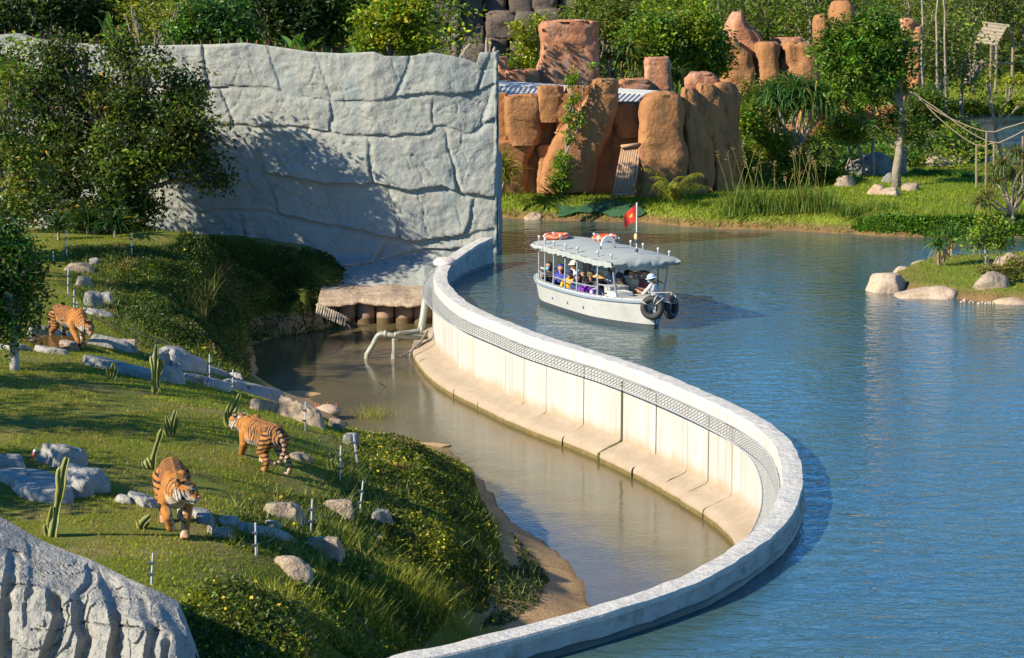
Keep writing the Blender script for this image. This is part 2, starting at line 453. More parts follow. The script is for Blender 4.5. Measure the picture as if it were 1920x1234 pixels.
g0 = N(nt, 'ShaderNodeNewGeometry'); sep = N(nt, 'ShaderNodeSeparateXYZ'); nt.links.new(g0.outputs['Position'], sep.inputs[0])
turf = mixc(nt, ramp(nt, noise_tex(nt, .5, 5, .65), .3, .7), (.105, .145, .014), (.150, .180, .022))
mudc = mixc(nt, ramp(nt, noise_tex(nt, 2.2, 5, .65), .3, .7), (.20, .12, .05), (.10, .07, .03))
nt.links.new(mixc(nt, ramp(nt, sep.outputs['Z'], .12, .38), mudc, turf), b.inputs['Base Color'])
b.inputs['Roughness'].default_value = .95; b.inputs['Specular IOR Level'].default_value = .15
bump(nt, b, noise_tex(nt, 9, 5, .7), .6, .08)
far_grid('far_bank', np.arange(-14, 60, .4), np.arange(78.4, 175, .4), M_far)
far_grid('hills', np.r_[np.arange(-120, -14, 6), np.arange(-14, 60.1, 3), np.arange(66, 190, 6)], np.r_[np.arange(174.4, 470, 5)], M_far)

ISLE = [tuple(G(x, y)[:2]) for x, y in [(1640,540),(1690,552),(1760,560),(1800,563),(1870,571),(1960,577),(2100,580),(2100,470),(1960,474),(1840,486),(1760,490),(1712,496),(1680,508),(1645,520)]]
def isle_z(X, Y):
    d = sdist(ISLE, X, Y); q = np.stack([np.asarray(X, float), np.asarray(Y, float), np.zeros(np.shape(X))], -1)
    return -.5 + .78 * sstep(-.6, .9, d + .15 * fbm(q * 1.2, 3, 3)) + .12 * sstep(.6, 3, d) + .05 * fbm(q, 2, 8)
xs = np.arange(6, 24, .2); ys = np.arange(61, 80, .2); gx, gy = np.meshgrid(xs, ys, indexing='ij')
g = Geo(); g.add(np.stack([gx, gy, isle_z(gx, gy)], -1).reshape(-1, 3), grid_faces(len(xs), len(ys))); struct('island_ground', g, M_far)

g = Geo(); g.add([[x, y, 0] for x, y in LAKE], [tuple(range(len(LAKE)))]); struct('lake_water', g, M_lake, False)
mo = [tuple(p) for p in DAM[::2, :2]] + [(-6, 24), (-18, 30), (-18, 79), (-1, 79)]
g = Geo(); g.add([[x, y, MOAT_Z] for x, y in mo], [tuple(range(len(mo)))]); struct('moat_water', g, M_moat, False)

# ================================================================== DAM
M_cop = mat_rock('white_coping', (.50, .48, .42), (.56, .54, .48), (.36, .34, .28), 1.6, .8, .45, (.24, .22, .17))
M_out = mat_rock('coping_outer_face', (.36, .37, .34), (.46, .46, .42), (.24, .25, .20), 1.0, .8, .8)
M_pan, nt, b = new_mat('stained_concrete')
g0 = N(nt, 'ShaderNodeNewGeometry'); sep = N(nt, 'ShaderNodeSeparateXYZ'); nt.links.new(g0.outputs['Position'], sep.inputs[0])
st = noise_tex(nt, 3.2, 5, .7, stretch=(1, 1, .06))
conc = mixc(nt, ramp(nt, st, .3, .75), (.42, .42, .39), (.32, .31, .27))
wz = N(nt, 'ShaderNodeMath', operation='MULTIPLY_ADD'); nt.links.new(noise_tex(nt, 1.3, 4, .7, stretch=(1, 1, .3)), wz.inputs[0]); wz.inputs[1].default_value = .55; nt.links.new(sep.outputs['Z'], wz.inputs[2])
tan = mixc(nt, ramp(nt, noise_tex(nt, 4, 4, .7, stretch=(1, 1, .3)), .35, .7), (.34, .24, .135), (.30, .225, .145))
conc = mixc(nt, ramp(nt, wz.outputs[0], -1.12, -.68), tan, conc)
conc = mixc(nt, ramp(nt, noise_tex(nt, 1.1, 3, .8, stretch=(4, 4, .1)), .57, .72), conc, (.27, .215, .14))
conc = mixc(nt, ramp(nt, noise_tex(nt, 2.6, 4, .8, stretch=(3, 3, .07)), .60, .70), conc, (.20, .17, .12))
nt.links.new(conc, b.inputs['Base Color']); b.inputs['Roughness'].default_value = .85
bump(nt, b, noise_tex(nt, 9, 5, .7), .3, .03)
M_toe, nt, b = new_mat('toe_concrete')
g0 = N(nt, 'ShaderNodeNewGeometry'); sep = N(nt, 'ShaderNodeSeparateXYZ'); nt.links.new(g0.outputs['Position'], sep.inputs[0])
tc = mixc(nt, ramp(nt, noise_tex(nt, 2.4, 5, .7), .3, .7), (.32, .255, .18), (.27, .21, .145))
tc = mixc(nt, ramp(nt, noise_tex(nt, 5, 4, .75, stretch=(1, 1, 2)), .60, .70), tc, (.26, .18, .11))
wet = mixc(nt, ramp(nt, noise_tex(nt, 5, 3, .6), .4, .7), (.10, .075, .016), (.14, .10, .03))
nt.links.new(mixc(nt, ramp(nt, sep.outputs['Z'], -1.68, -1.62), wet, tc), b.inputs['Base Color']); b.inputs['Roughness'].default_value = .85
bump(nt, b, noise_tex(nt, 6, 5, .7), .6, .05)
M_alg = mat_plain('algae', (.055, .06, .012), .6, .5, 14, bs=.6)
M_steel = mat_plain('grey_steel', (.27, .29, .29), .5, .15, 8, 0)
M_gap = mat_plain('joint_filler', (.26, .19, .11), .9)

dam = thing('dam_wall', 'long curved white concrete wall between the blue lake and the brown moat', 'wall', (*DAM[len(DAM)//2, :2], 0))
SEND = DS[-1]
def strip(prof, s0, s1, ds=.25, zfun=None, lump=0.0, seed=0):
    """sweep a profile of (offset, z-relative-to-top or absolute) along the dam"""
    ss = np.linspace(s0, s1, max(2, int((s1 - s0) / ds) + 1)); V = []
    for s in ss:
        for (o, z, rel) in prof: V.append(dam_at(s, o, z + (dam_top(s) if rel else 0)))
    V = np.array(V)
    if lump:
        q = V * np.array([2.2, 2.2, 2.2]); V[:, 2] += lump * fbm(q, 3, seed)
        nn = fbm(q + 9, 3, seed + 3)[:, None] * lump * 1.2; V[:, :1] += nn; V[:, 1:2] += nn * .7
    return V, grid_faces(len(ss), len(prof))
g = Geo(); g.add(*strip([(.20,-.10,1),(.205,-.03,1),(.19,.0,1),(.08,.006,1),(-.06,.006,1),(-.175,.0,1),(-.19,-.025,1),(-.195,-.16,1),(-.20,-.30,1)], 0, SEND, .10, lump=.020, seed=2))
obj('coping', g, M_cop, dam)
g = Geo(); g.add(*strip([(.18,-1.3,0),(.19,-.2,0),(.22,-.02,0),(.20,.08,0),(.205,-.09,1)], 0, SEND, .12, lump=.03, seed=6))
obj('outer_face', g, M_out, dam, True)
g = Geo(); g.add(*strip([(.24,-1.3,0),(.26,-.3,0),(.25,.05,0),(.19,.085,0)], 0, SEND, .15, lump=.04, seed=8))
obj('waterline_band', g, mat_plain('wet_algae_band', (.055, .05, .03), .5, .4, 8, bs=.5), dam, True)
g = Geo(); g.add(*strip([(-.19,-.32,1),(-.19,-2.8,0),(-.85,-2.8,0)], 0, SEND, .3)); obj('joint_backing', g, M_gap, dam)
# joints where the photograph shows them, then every three metres
joint_px = [826,885,930,978,1020,1090,1162,1225,1283,1322,1365]
sx = np.linspace(3, SEND, 800); pxs = []
for s in sx:
    q = dam_at(s, -.31, -.3); pxs.append(CX + q[0] * F / (q[1] * cP + (CAM_H - q[2]) * sP))
pxs = np.array(pxs); turn = int(np.argmax(pxs)); joints = [1.2]
for jx in joint_px: joints.append(float(np.interp(jx, pxs[:turn], sx[:turn])))
while joints[-1] < SEND - 3: joints.append(joints[-1] + 2.6)
joints.append(SEND)
for a, c in zip(joints[:-1], joints[1:]):
    g = Geo(); off = random.uniform(-.012, .012)
    g.add(*strip([(-.20,-.305,1),(-.235+off,-.31,1),(-.235+off,-.6,1),(-.24+off,-1.45,0),(-.20,-1.46,0)], a+.009, c-.009, .25)); obj('wall_panel', g, M_pan, dam)
    g = Geo(); pr = random.uniform(-.03, .03)
    g.add(*strip([(-.20,-1.24,0),(-.28,-1.33,0),(-.45,-1.40,0),(-.62,-1.46+pr*.3,0),(-.78+pr,-1.54,0),(-.81+pr,-1.60,0),(-.81+pr,-2.0,0),(-.81+pr,-2.7,0)], a+.004, c-.004, .16, lump=.02, seed=int(a*7)))
    obj('toe_slab', g, M_toe, dam, True)
sa = joints[7]
g = Geo(); g.add(*strip([(-.24,-.33,1),(-.262,-.33,1),(-.262,-1.28,0),(-.32,-1.34,0),(-.62,-1.45,0),(-.84,-1.56,0),(-.85,-2.0,0)], sa-.045, sa+.05, .05, lump=.01)); obj('algae_streak', g, M_alg, dam)
# anti-climb grille: bars reach inwards from the coping between three rails
barlen = .36
def rail_pts(off, dz): return np.array([dam_at(s, off, dam_top(s) + dz) for s in np.arange(.8, SEND, .3)])
for off, dz in ((-.22, -.26), (-.52, -.41)):
    g = Geo(); g.add(*tube(rail_pts(off, dz), .017, 4)); obj('grille_rail', g, M_steel, dam)
bar = Geo(); bar.add(*box((0, 0, 0), (barlen, .026, .018))); bar_me = bar.mesh('grille_bar'); bar_me.materials.append(M_steel)
ss = np.arange(.9, SEND - .2, .165); mids = [dam_at(s, -.20 - .17, dam_top(s) - .335) for s in ss]
order = np.argsort([m[1] for m in mids]); near = set(order[(np.array([CX + mids[k][0] * F / mids[k][1] for k in order]) > 700)][:290].tolist())
rest = Geo(); dl = np.array(world_loc(dam))
for k, s in enumerate(ss):
    n = dam_at(s, 1, 0) - dam_at(s, 0, 0); ang = math.atan2(n[1], n[0]); j = random.uniform(-.03, .03)
    if k in near:
        o = bpy.data.objects.new('grille_bar', bar_me); COL.objects.link(o); o.parent = dam
        o.location = mids[k] - dl; o.rotation_euler = (0, -.48 + j, ang + j)
    else:
        V, Fc = box((0, 0, 0), (barlen, .026, .018)); V = V @ np.array(Euler((0, -.48 + j, ang + j)).to_matrix()).T + mids[k]; rest.add(V, Fc)
tag(obj('grille_bars', rest, M_steel, dam), kind='stuff')
# lumpy stretch and pipe where the coping turns
g = Geo(); V, Fc = ico(3); c = dam_at(float(np.interp(0, [0, 1], [4.6, 5])), 0, .6)
pos = G(834, 492, .60); V = V * np.array([.36, .55, .13]); V = V + fbm(V * 3, 3, 4)[:, None] * .06 + pos; g.add(V, Fc); obj('mortar_lump', g, mat_rock('pinkish_mortar', (.66, .58, .50), (.60, .48, .40), None, 2), dam, True)

# ================================================================== GREY ROCK WALL
WALL_X = np.array([-60, 0, 400, 600, 700, 932.]); WALL_D = np.array([78.9, 78.5, 77.8, 77.5, 77.3, 77.6])
def wall_D(px): return np.interp(px, WALL_X, WALL_D)
top_px = [(-60,66),(0,65),(30,62),(60,72),(130,80),(260,86),(300,85),(400,83),(460,80),(520,88),(580,97),(640,100),(700,97),(720,105),(770,105),(810,98),(850,105),(880,113),(894,119),(899,98),(932,97)]
rows = [[(-60,150),(0,150),(200,158),(395,167),(510,166),(540,176),(625,190),(690,193),(740,184),(790,175),(860,179),(900,172),(935,155)],
        [(-60,235),(0,233),(370,236),(430,233),(520,236),(605,242),(640,250),(735,258),(800,253),(820,237),(850,243),(880,250),(935,222)],
        [(-60,315),(370,315),(480,322),(567,338),(640,350),(690,341),(730,352),(775,357),(830,348),(870,362),(910,370),(935,368)],
        [(-60,385),(370,395),(480,395),(560,412),(640,428),(700,440),(780,452),(850,441),(935,430)],
        [(-60,480),(480,482),(600,500),(680,494),(770,470),(935,462)]]
joints_w = [[(60,8),(250,-10),(384,5),(514,14),(606,22),(754,-14),(905,-12)],
            [(170,-8),(424,12),(620,-5),(813,4),(915,-8)],
            [(90,3),(300,-5),(478,10),(690,5),(846,14)],
            [(70,3),(260,5),(500,16),(735,10),(882,-8)],
            [(150,3),(450,14),(710,-8)],
            [(420,8),(660,8)]]
def yrow(k, px): return np.interp(px, [q[0] for q in rows[k]], [q[1] for q in rows[k]])
nu, nv = 400, 190
pxg = np.linspace(-60, 932, nu); Dg = wall_D(pxg)
V0 = np.zeros((nu, nv, 3)); PXY = np.zeros((nu, nv, 2))
for i, px in enumerate(pxg):
    yt = np.interp(px, [q[0] for q in top_px], [q[1] for q in top_px]); a = P(px, yt, Dg[i]); zb = -2.0
    zz = np.linspace(zb, a[2], nv); V0[i, :, 0] = a[0]; V0[i, :, 1] = a[1]; V0[i, :, 2] = zz
    t = Dg[i] * cP + (CAM_H - zz) * sP; PXY[i, :, 0] = px
    PXY[i, :, 1] = CY - F * ((zz - CAM_H) * cP + Dg[i] * sP) / (Dg[i] * cP - (zz - CAM_H) * sP)
q = np.stack([PXY[..., 0], PXY[..., 1], 0 * PXY[..., 0]], -1)
wx = PXY[..., 0] + 12 * fbm(q / 45, 4, 1); wy = PXY[..., 1] + 7 * fbm(q / 40, 4, 2)
row = np.zeros((nu, nv), int); dist = np.full((nu, nv), 99.0)
for k in range(len(rows)):
    yb = yrow(k, wx); row += (wy > yb); dist = np.minimum(dist, np.abs(wy - yb))
tops = [np.interp(wx, [q[0] for q in top_px], [q[1] for q in top_px])] + [yrow(k, wx) for k in range(len(rows))]
bots = [yrow(k, wx) for k in range(len(rows))] + [np.full((nu, nv), 620.0)]
cell = np.zeros((nu, nv), int); rel = np.zeros((nu, nv))
up_left = np.full((nu, nv), 99.); dn_right = np.full((nu, nv), 99.)
for k in range(len(rows)):
    yb = yrow(k, wx); d_ = wy - yb; up_left = np.where(d_ > 0, np.minimum(up_left, d_), up_left); dn_right = np.where(d_ <= 0, np.minimum(dn_right, -d_), dn_right)
for k in range(len(rows) + 1):
    m = row == k; r_ = np.clip((wy - tops[k]) / np.maximum(bots[k] - tops[k], 5), 0, 1); rel = np.where(m, r_, rel)
    for (jx, sl) in joints_w[k]:
        xb = jx + sl * (r_ - .5) * 2; cell += np.where(m, (wx > xb).astype(int), 0); d_ = wx - xb
        up_left = np.where(m & (d_ > 0), np.minimum(up_left, d_), up_left); dn_right = np.where(m & (d_ <= 0), np.minimum(dn_right, -d_ * 1.15), dn_right)
        dist = np.where(m, np.minimum(dist, np.abs(wx - xb) * 1.15), dist)
extra = [[(408,178),(440,200),(455,172)],[(517,240),(505,262),(520,305),(500,318)],[(560,262),(575,290),(560,310),(520,312)],[(640,268),(680,272)],[(455,120),(440,160)],
         [(700,40),(698,90)],[(660,215),(700,230),(690,250)],[(840,205),(880,215),(900,200)],[(800,300),(840,296),(850,335)],[(690,265),(698,300),(690,335)],[(760,395),(790,410),(805,440)],
         [(530,360),(580,380),(640,400)],[(600,440),(640,470),(620,500)],[(420,430),(500,450),(540,470)],[(700,380),(740,372)],[(870,285),(880,310),(868,345)],[(735,112),(745,150)],[(590,130),(575,160)],[(250,180),(300,210)],[(60,180),(100,200),(90,240)]]
ed = np.full((nu, nv), 99.0); rc = np.random.default_rng(12)
for k in range(64):
    x, y = rc.uniform(-40, 915), rc.uniform(95, 500); a = rc.normal(0, .35) if rc.uniform() < .65 else rc.normal(1.3, .4); L = rc.uniform(30, 110); pl = [(x, y)]
    for j in range(5): a += rc.normal(0, .35); x += L / 5 * math.cos(a); y += L / 5 * math.sin(a); pl.append((x, y))
    extra.append(pl)
for pl in extra: ed = np.minimum(ed, seg_dist(pl, wx, wy))
rng = np.random.default_rng(3); offs = rng.uniform(.0, .09, (8, 16)); tilt = rng.uniform(.0, .17, (8, 16)) * (rng.uniform(size=(8, 16)) < .75); tx = rng.uniform(-.1, .1, (8, 16))
h = offs[row, cell] + tilt[row, cell] * rel ** 2
soft = sstep(0, 12, up_left); sharp = sstep(0, 2.6, dn_right); edge = soft * sharp
h = h * edge - .04 * (1 - sstep(0, 1.8, dist)) * sstep(-.15, .3, fbm(q / 45, 3, 71)) - .045 * (1 - sstep(0, 1.5, ed))
big = fbm(q / 70, 4, 12); med = fbm(q / 16, 4, 31)
ridge = np.abs(fbm(q / np.array([75, 34, 1]), 3, 44)); h = h + .10 * big + .035 * med + .03 * np.floor(3 * fbm(q / np.array([60, 22, 1]), 3, 55)) / 3 - .05 * (1 - sstep(0, .03, ridge)) * sstep(-.1, .3, fbm(q / 60, 2, 91))
low = sstep(470, 540, wy); h = h + 1.5 * low * sstep(500, 620, PXY[..., 0]) * (1 - sstep(820, 905, PXY[..., 0]))
h[-1, :] = .05 + .09 * fbm(q[-1] / 18, 3, 5); h[-2, :] = h[-1, :] + .03; h[:, -1] *= .3
V1 = V0.copy(); V1[..., 1] -= h
M_wall = mat_rock('painted_rock_wall', (.25, .265, .235), (.325, .325, .27), (.20, .25, .24), .40, .85, .45, (.17, .175, .15), True)
wall = thing('rock_wall', 'tall pale grey artificial rock wall closing off the moat behind the tree', 'wall', P(500, 540, 77.6))
fq = grid_faces(nu, nv); fr = row[:-1, :-1].reshape(-1); fc = cell[:-1, :-1].reshape(-1); code = fr * 100 + fc
VV = V1.reshape(-1, 3)
for cde in np.unique(code):
    f = fq[code == cde]; used, inv = np.unique(f, return_inverse=True)
    g = Geo(); g.add(VV[used], inv.reshape(-1, 4)[:, ::-1]); obj('stone_slab', g, M_wall, wall, True)
# the top, back and end of the wall
topv = V1[:, -1, :]; back = topv + np.array([0, 1.1, -.05]); bb = back.copy(); bb[:, 2] = -1.5
g = Geo(); V = np.concatenate([topv, back, bb]); i = np.arange(nu - 1)
g.add(V, np.concatenate([np.stack([i, i+1, i+1+nu, i+nu], -1), np.stack([i+nu, i+1+nu, i+1+2*nu, i+2*nu], -1)]))
obj('wall_back', g, M_wall, wall)
e0 = V1[-1]; yy = np.linspace(0, 2.6, 9); ev = []
for a in e0:
    for y in yy: ev.append(a + np.array([.05 * math.sin(y * 5 + a[2] * 1.7) + (.10 if y > 1.1 else 0) * (1 if a[2] < 3.2 else 0), y if a[2] < 5.6 else min(y, 1.2), 0]))
ev = np.array(ev); ev[:, 0] += .04 * fbm(ev * 2, 3, 3)
g = Geo(); g.add(ev, grid_faces(nv, 9)); obj('wall_end', g, mat_rock('wall_end_rock', (.26, .25, .22), (.32, .31, .27), (.22, .17, .12), .8), wall, True)
g = Geo(); a = e0.copy(); pts = np.concatenate([e0 + np.array([0, 2.6, 0])])
rod = mat_plain('rusty_rod', (.22, .06, .03), .7)
for k in range(36):
    px = 8 + k * 17.5
    if 225 < px < 300: continue
    i = int(np.argmin(np.abs(pxg - px))); p = topv[i] + np.array([0, .25, -.1])
    V, Fc = tube([p, p + np.array([random.uniform(-.02, .02), 0, .22])], .018, 4); g = Geo(); g.add(V, Fc); obj('spike', g, rod, wall)

# ledge and piles under the wall
pil = thing('retaining_wall', 'brown concrete ledge on short round piles standing in the moat', 'wall', G(700, 605, MOAT_Z))
M_pile, nt, b = new_mat('pile_concrete')
g0 = N(nt, 'ShaderNodeNewGeometry'); sep = N(nt, 'ShaderNodeSeparateXYZ'); nt.links.new(g0.outputs['Position'], sep.inputs[0])
pc = mixc(nt, ramp(nt, noise_tex(nt, 2.5, 5, .7), .3, .7), (.30, .20, .13), (.24, .16, .10))
nt.links.new(mixc(nt, ramp(nt, sep.outputs['Z'], -1.60, -1.50), (.085, .055, .02), pc), b.inputs['Base Color']); b.inputs['Roughness'].default_value = .8
bump(nt, b, noise_tex(nt, 8, 4, .7), .4, .03)
nl = 60; lx = np.linspace(596, 800, nl); prof = [(77.4,-.62),(76.2,-.74),(75.2,-.82),(74.5,-.90),(74.05,-.99),(73.92,-1.05),(73.95,-1.11),(74.3,-1.13)]
V = np.array([[P(x, 560, 74.1)[0], D, z] for x in lx for D, z in prof]); V = V + fbm(V * 1.3, 4, 5)[:, None] * np.array([.03, .25, .16])
g = Geo(); g.add(V, grid_faces(nl, len(prof))); obj('ledge', g, mat_rock('ledge_rock', (.42, .31, .20), (.26, .18, .11), (.48, .38, .27), 1.2), pil, True)
for px in (615, 650, 686, 722, 758, 792):
    r = .295; c = P(px, 605, 74.45); a = np.linspace(0, 2 * math.pi, 18, endpoint=False)
    V = np.concatenate([[[c[0] + r * math.cos(t), 74.45 + r * math.sin(t), z] for t in a] for z in (-2.6, -1.7, -1.3, -1.0)]); n = 18
    Fc = [(k*n+i, k*n+(i+1)%n, (k+1)*n+(i+1)%n, (k+1)*n+i) for k in range(3) for i in range(n)]
    g = Geo(); g.add(V, Fc); obj('pile', g, M_pile, pil, True)
g = Geo(); g.add(*box((P(690, 600, 74.6)[0], 74.68, -1.95), (4.8, .1, 1.3))); obj('pile_backing', g, mat_plain('dark_gap', (.03, .022, .012), .9), pil)
# ================================================================== ROCKS
M_grey = mat_rock('pale_grey_rock', (.29, .28, .245), (.38, .36, .305), (.21, .22, .20), 1.6, .8, .8, (.11, .115, .10))
M_fore = mat_rock('foreground_rock', (.25, .245, .215), (.34, .32, .27), (.17, .18, .17), 1.1, .85, .8, (.12, .115, .09), True)
M_tan = mat_rock('tan_boulder', (.30, .225, .145), (.39, .31, .22), (.20, .15, .10), 1.6, .85, .9, (.16, .12, .08))
M_pink = mat_rock('pinkish_boulder', (.38, .27, .17), (.46, .35, .245), (.28, .18, .11), 1.2, .8, .5)
M_dark = mat_rock('weathered_boulder', (.20, .20, .17), (.33, .31, .27), (.10, .10, .08), 1.3, .85, 1.0)
M_red = mat_rock('red_ochre_rock', (.30, .122, .026), (.375, .168, .042), (.20, .072, .020), .7, .85, .6, None, True)
M_red2 = mat_rock('pink_red_rock', (.36, .125, .045), (.43, .180, .075), (.46, .30, .21), .9, .85, .6, None, True)
M_umber = mat_rock('brown_cliff_rock', (.070, .048, .032), (.115, .080, .052), (.045, .034, .026), .5, .85, .8)

def boulder_geo(c, r, seed, cuts=7, amp=.10, sub=3, sq=1.0, rz=0.0, flat=None):
    rg = np.random.default_rng(seed); V, Fc = ico(sub); V = V.copy()
    if sq != 1: V = np.sign(V) * np.abs(V) ** sq; 
    for k in range(cuts):
        n = rg.normal(size=3); n[2] = abs(n[2]) * .7 + .05; n /= np.linalg.norm(n); d = rg.uniform(.62, .86)
        e = np.maximum(0, V @ n - d); V = V - e[:, None] * n * .9
    if flat is not None:
        tl = rg.uniform(-.10, .10, 2); lim = flat + V[:, :2] @ tl; V[:, 2] = np.where(V[:, 2] > lim, lim + (V[:, 2] - lim) * .12, V[:, 2])
        V[:, :2] *= (1 + .28 * np.cos(np.arctan2(V[:, 1], V[:, 0]) * rg.integers(2, 4) + rg.uniform(0, 6)))[:, None] * .9
    nrm = V / (np.linalg.norm(V, axis=1)[:, None] + 1e-9)
    V = V + nrm * (amp * fbm(V * 1.6 + seed * 3.7, 4, seed) - amp * .9 * (1 - sstep(0, .07, np.abs(fbm(V * 1.3 + seed, 3, seed + 9)))))[:, None]
    if rz: V = V @ np.array(Matrix.Rotation(rz, 3, 'Z')).T
    V = V * np.array(r) + np.array(c); g = Geo(); g.add(V, Fc); return g
def rock(name, label, x0, y0, x1, y1, mat, zf=None, seed=1, depth=.85, cuts=7, amp=.10, sub=3, sq=.85, group=None, cat='rock', z=None, rz=0.0, flat=None):
    xc = (x0 + x1) / 2; hz = zf or lawn_z
    base = G(xc, y1, z) if z is not None else hit(xc, y1, hz)
    s = ppm(base); w = (x1 - x0) / s; dep = w * depth
    dn = dep / 2; base = base + np.array([0, dn * .75, 0]); s = ppm(base)
    tot = (y1 - y0) / s; hgt = max(.06, tot - dep * .15); base[2] = (z if z is not None else float(hz(base[0], base[1])))
    c = base + np.array([0, 0, hgt * .1]); rr = (w / 2 * (1.06 if flat is None else 1.0), dep / 2, hgt * .9 if flat is None else hgt * .9 / min(1, flat + .1))
    g = boulder_geo(c, rr, seed, cuts, amp, sub, sq, rz, flat)
    o = obj(name, g, mat, None, True); return tag(o, label, cat, group, 'thing')

def column_geo(prof, D, depth=.8, seed=1, amp=.10, n=22, e=3.0, rows_=16, top=.25, lean=0.0, freq=1.3, skew=0.0, pit=1.5):
    """a rock pillar whose left and right edges follow pixel pairs (y, xl, xr) at distance D, round in plan"""
    prof = sorted(prof); ys = np.array([p[0] for p in prof], float); yy = np.linspace(ys[0], ys[-1], rows_)
    xl = np.interp(yy, ys, [p[1] for p in prof]); xr = np.interp(yy, ys, [p[2] for p in prof])
    a = np.linspace(0, 2 * math.pi, n, endpoint=False); ca, sa_ = np.cos(a), np.sin(a)
    ex = np.sign(ca) * np.abs(ca) ** (2 / e); ey = np.sign(sa_) * np.abs(sa_) ** (2 / e); V = []
    def ring(y, l, r, k, up=0):
        c = P((l + r) / 2, y, D); w = (r - l) / 2 / ppm(c) * k; dpt = depth * k
        return np.stack([c[0] + ex * w, c[1] + dpt * .55 + ey * dpt + skew * ex * w, np.full(n, c[2] + up)], -1)
    h0 = ring(yy[0], xl[0], xr[0], 1)
    w0 = (xr[0] - xl[0]) / 2 / ppm(P(xl[0], yy[0], D))
    V.append(ring(yy[0], xl[0], xr[0], .02, .0)); V.append(ring(yy[0], xl[0], xr[0], .45, -.02)); V.append(ring(yy[0], xl[0], xr[0], .8, -.08 * w0))
    V.append(ring(yy[0], xl[0], xr[0], .94, -.2 * w0))
    for k in range(1, rows_): V.append(ring(yy[k], xl[k], xr[k], 1))
    V = np.concatenate(V); m = len(V) // n
    q = V * freq; d = fbm(q + seed * 7.1, 4, seed); d2 = fbm(q * np.array([1.5, 1.5, .35]) + seed, 3, seed + 5)
    cx = np.repeat([v.mean(0) for v in V.reshape(m, n, 3)], n, 0); dirv = V - cx; dirv[:, 2] = 0; dirv /= np.linalg.norm(dirv, axis=1)[:, None] + 1e-6
    cr = np.abs(fbm(q * np.array([1.1, 1.1, .8]) + seed * 3, 3, seed + 8)); fac = np.round(fbm(q * .8 + seed, 2, seed + 6) * 4) / 4
    V = V + dirv * (amp * (d + .7 * d2 + .9 * fac - pit * (1 - sstep(0, .10, cr))))[:, None]; V[:, 2] += amp * .6 * fbm(q * 1.3 + 40, 3, seed + 2)
    Fc = [(k*n+i, (k+1)*n+i, (k+1)*n+(i+1)%n, k*n+(i+1)%n) for k in range(m - 1) for i in range(n)]
    g = Geo(); g.add(V, Fc); return g

# ---- rocks on the lawn
rock('big_rock', 'large pale grey faceted rock in the lower left corner with dark vertical clefts', -140, 985, 300, 1500, M_fore, seed=11) if False else None
fr = thing('cleft_rock', 'large pale grey rock with dark vertical clefts filling the lower left corner', 'rock', (-4.6, 26.6, 1.6))
prof_y = [(-80,925),(0,968),(38,990),(75,1012),(130,1035),(172,1050),(215,1072),(258,1092),(300,1110),(335,1128),(350,1165),(360,1195),(370,1240)]
nu, nv = 260, 120; xs = np.linspace(-80, 366, nu); FV = np.zeros((nu, nv, 3))
for i, x in enumerate(xs):
    yt = np.interp(x, [p[0] for p in prof_y], [p[1] for p in prof_y])
    for j in range(nv):
        t = j / (nv - 1)
        # a sloping cap for the first quarter, then a steep face that leans out towards the viewer
        y = yt + (1420 - yt) * t; D = 27.6 - .9 * min(t / .22, 1) - 1.2 * t - 1.0 * (x / 366) * (1 - abs(x / 366 - .75))
        FV[i, j] = P(x, y, D)
q = FV.reshape(-1, 3); xs2 = np.repeat(xs, nv) + 9 * fbm(q * 1.2, 3, 3); tt = np.tile(np.linspace(0, 1, nv), nu)
disp = .12 * fbm(q * .9, 4, 2) + .05 * fbm(q * 4, 4, 6) + .16 * np.round(fbm(q * 1.1 + 7, 3, 21) * 4) / 4 + .02 * fbm(q * 14, 3, 8) - .05 * (1 - sstep(0, .04, np.abs(fbm(q * .8 + 3, 3, 33))))
pxx = np.repeat(xs, nv) + 4 * fbm(q * 2.2, 3, 3); tcl = np.tile(np.linspace(0, 1, nv), nu)
yy = np.repeat([np.interp(x, [p[0] for p in prof_y], [p[1] for p in prof_y]) for x in xs], nv); yy = yy + (1420 - yy) * tcl
for line, dp, wr in (([(95,1100),(100,1142),(111,1154),(97,1199),(80,1235),(70,1420)], .30, 34), ([(163,1060),(158,1089),(141,1112),(141,1172),(151,1199),(143,1235),(140,1420)], .26, 30),
                     ([(178,1070),(192,1110),(202,1155),(209,1182),(198,1225),(196,1420)], .34, 46), ([(252,1120),(264,1149),(274,1172),(271,1235),(268,1420)], .26, 30), ([(300,1132),(312,1160),(330,1190),(336,1240),(338,1420)], .34, 40),
                     ([(62,1050),(58,1100),(50,1140),(52,1170)], .10, 24), ([(20,1030),(14,1080),(6,1120),(0,1420)], .22, 30), ([(310,1190),(304,1235),(302,1420)], .16, 14), ([(38,1000),(52,1010),(60,1040)], .10, 20), ([(178,1060),(250,1110),(300,1128)], .0, 10)):
    lx = np.interp(yy, [p[1] for p in line], [p[0] for p in line]); on = sstep(line[0][1] - 10, line[0][1] + 26, yy) * (1 - sstep(line[-1][1], line[-1][1] + 14, yy)); dd_ = pxx - lx
    prof_ = np.where(dd_ < 0, 1 - sstep(0, 4.0, -dd_), 1 - sstep(5, wr, dd_)); disp = disp - .62 * dp * prof_ * on
for line in ([(0,1096),(40,1096),(80,1098)], [(66,1180),(100,1183),(150,1166),(205,1174),(260,1176)], [(110,1145),(130,1130),(150,1118)], [(210,1172),(300,1184)]):
    disp = disp - .05 * (1 - sstep(0, 2.2, seg_dist(line, pxx, yy)))
cel = np.floor(xs2 / 60 + .6 * np.floor(tt * 2.2)); disp = disp + .05 * (_hash(cel.astype(np.int64), np.zeros_like(cel, dtype=np.int64), np.zeros_like(cel, dtype=np.int64), 5) - .5)
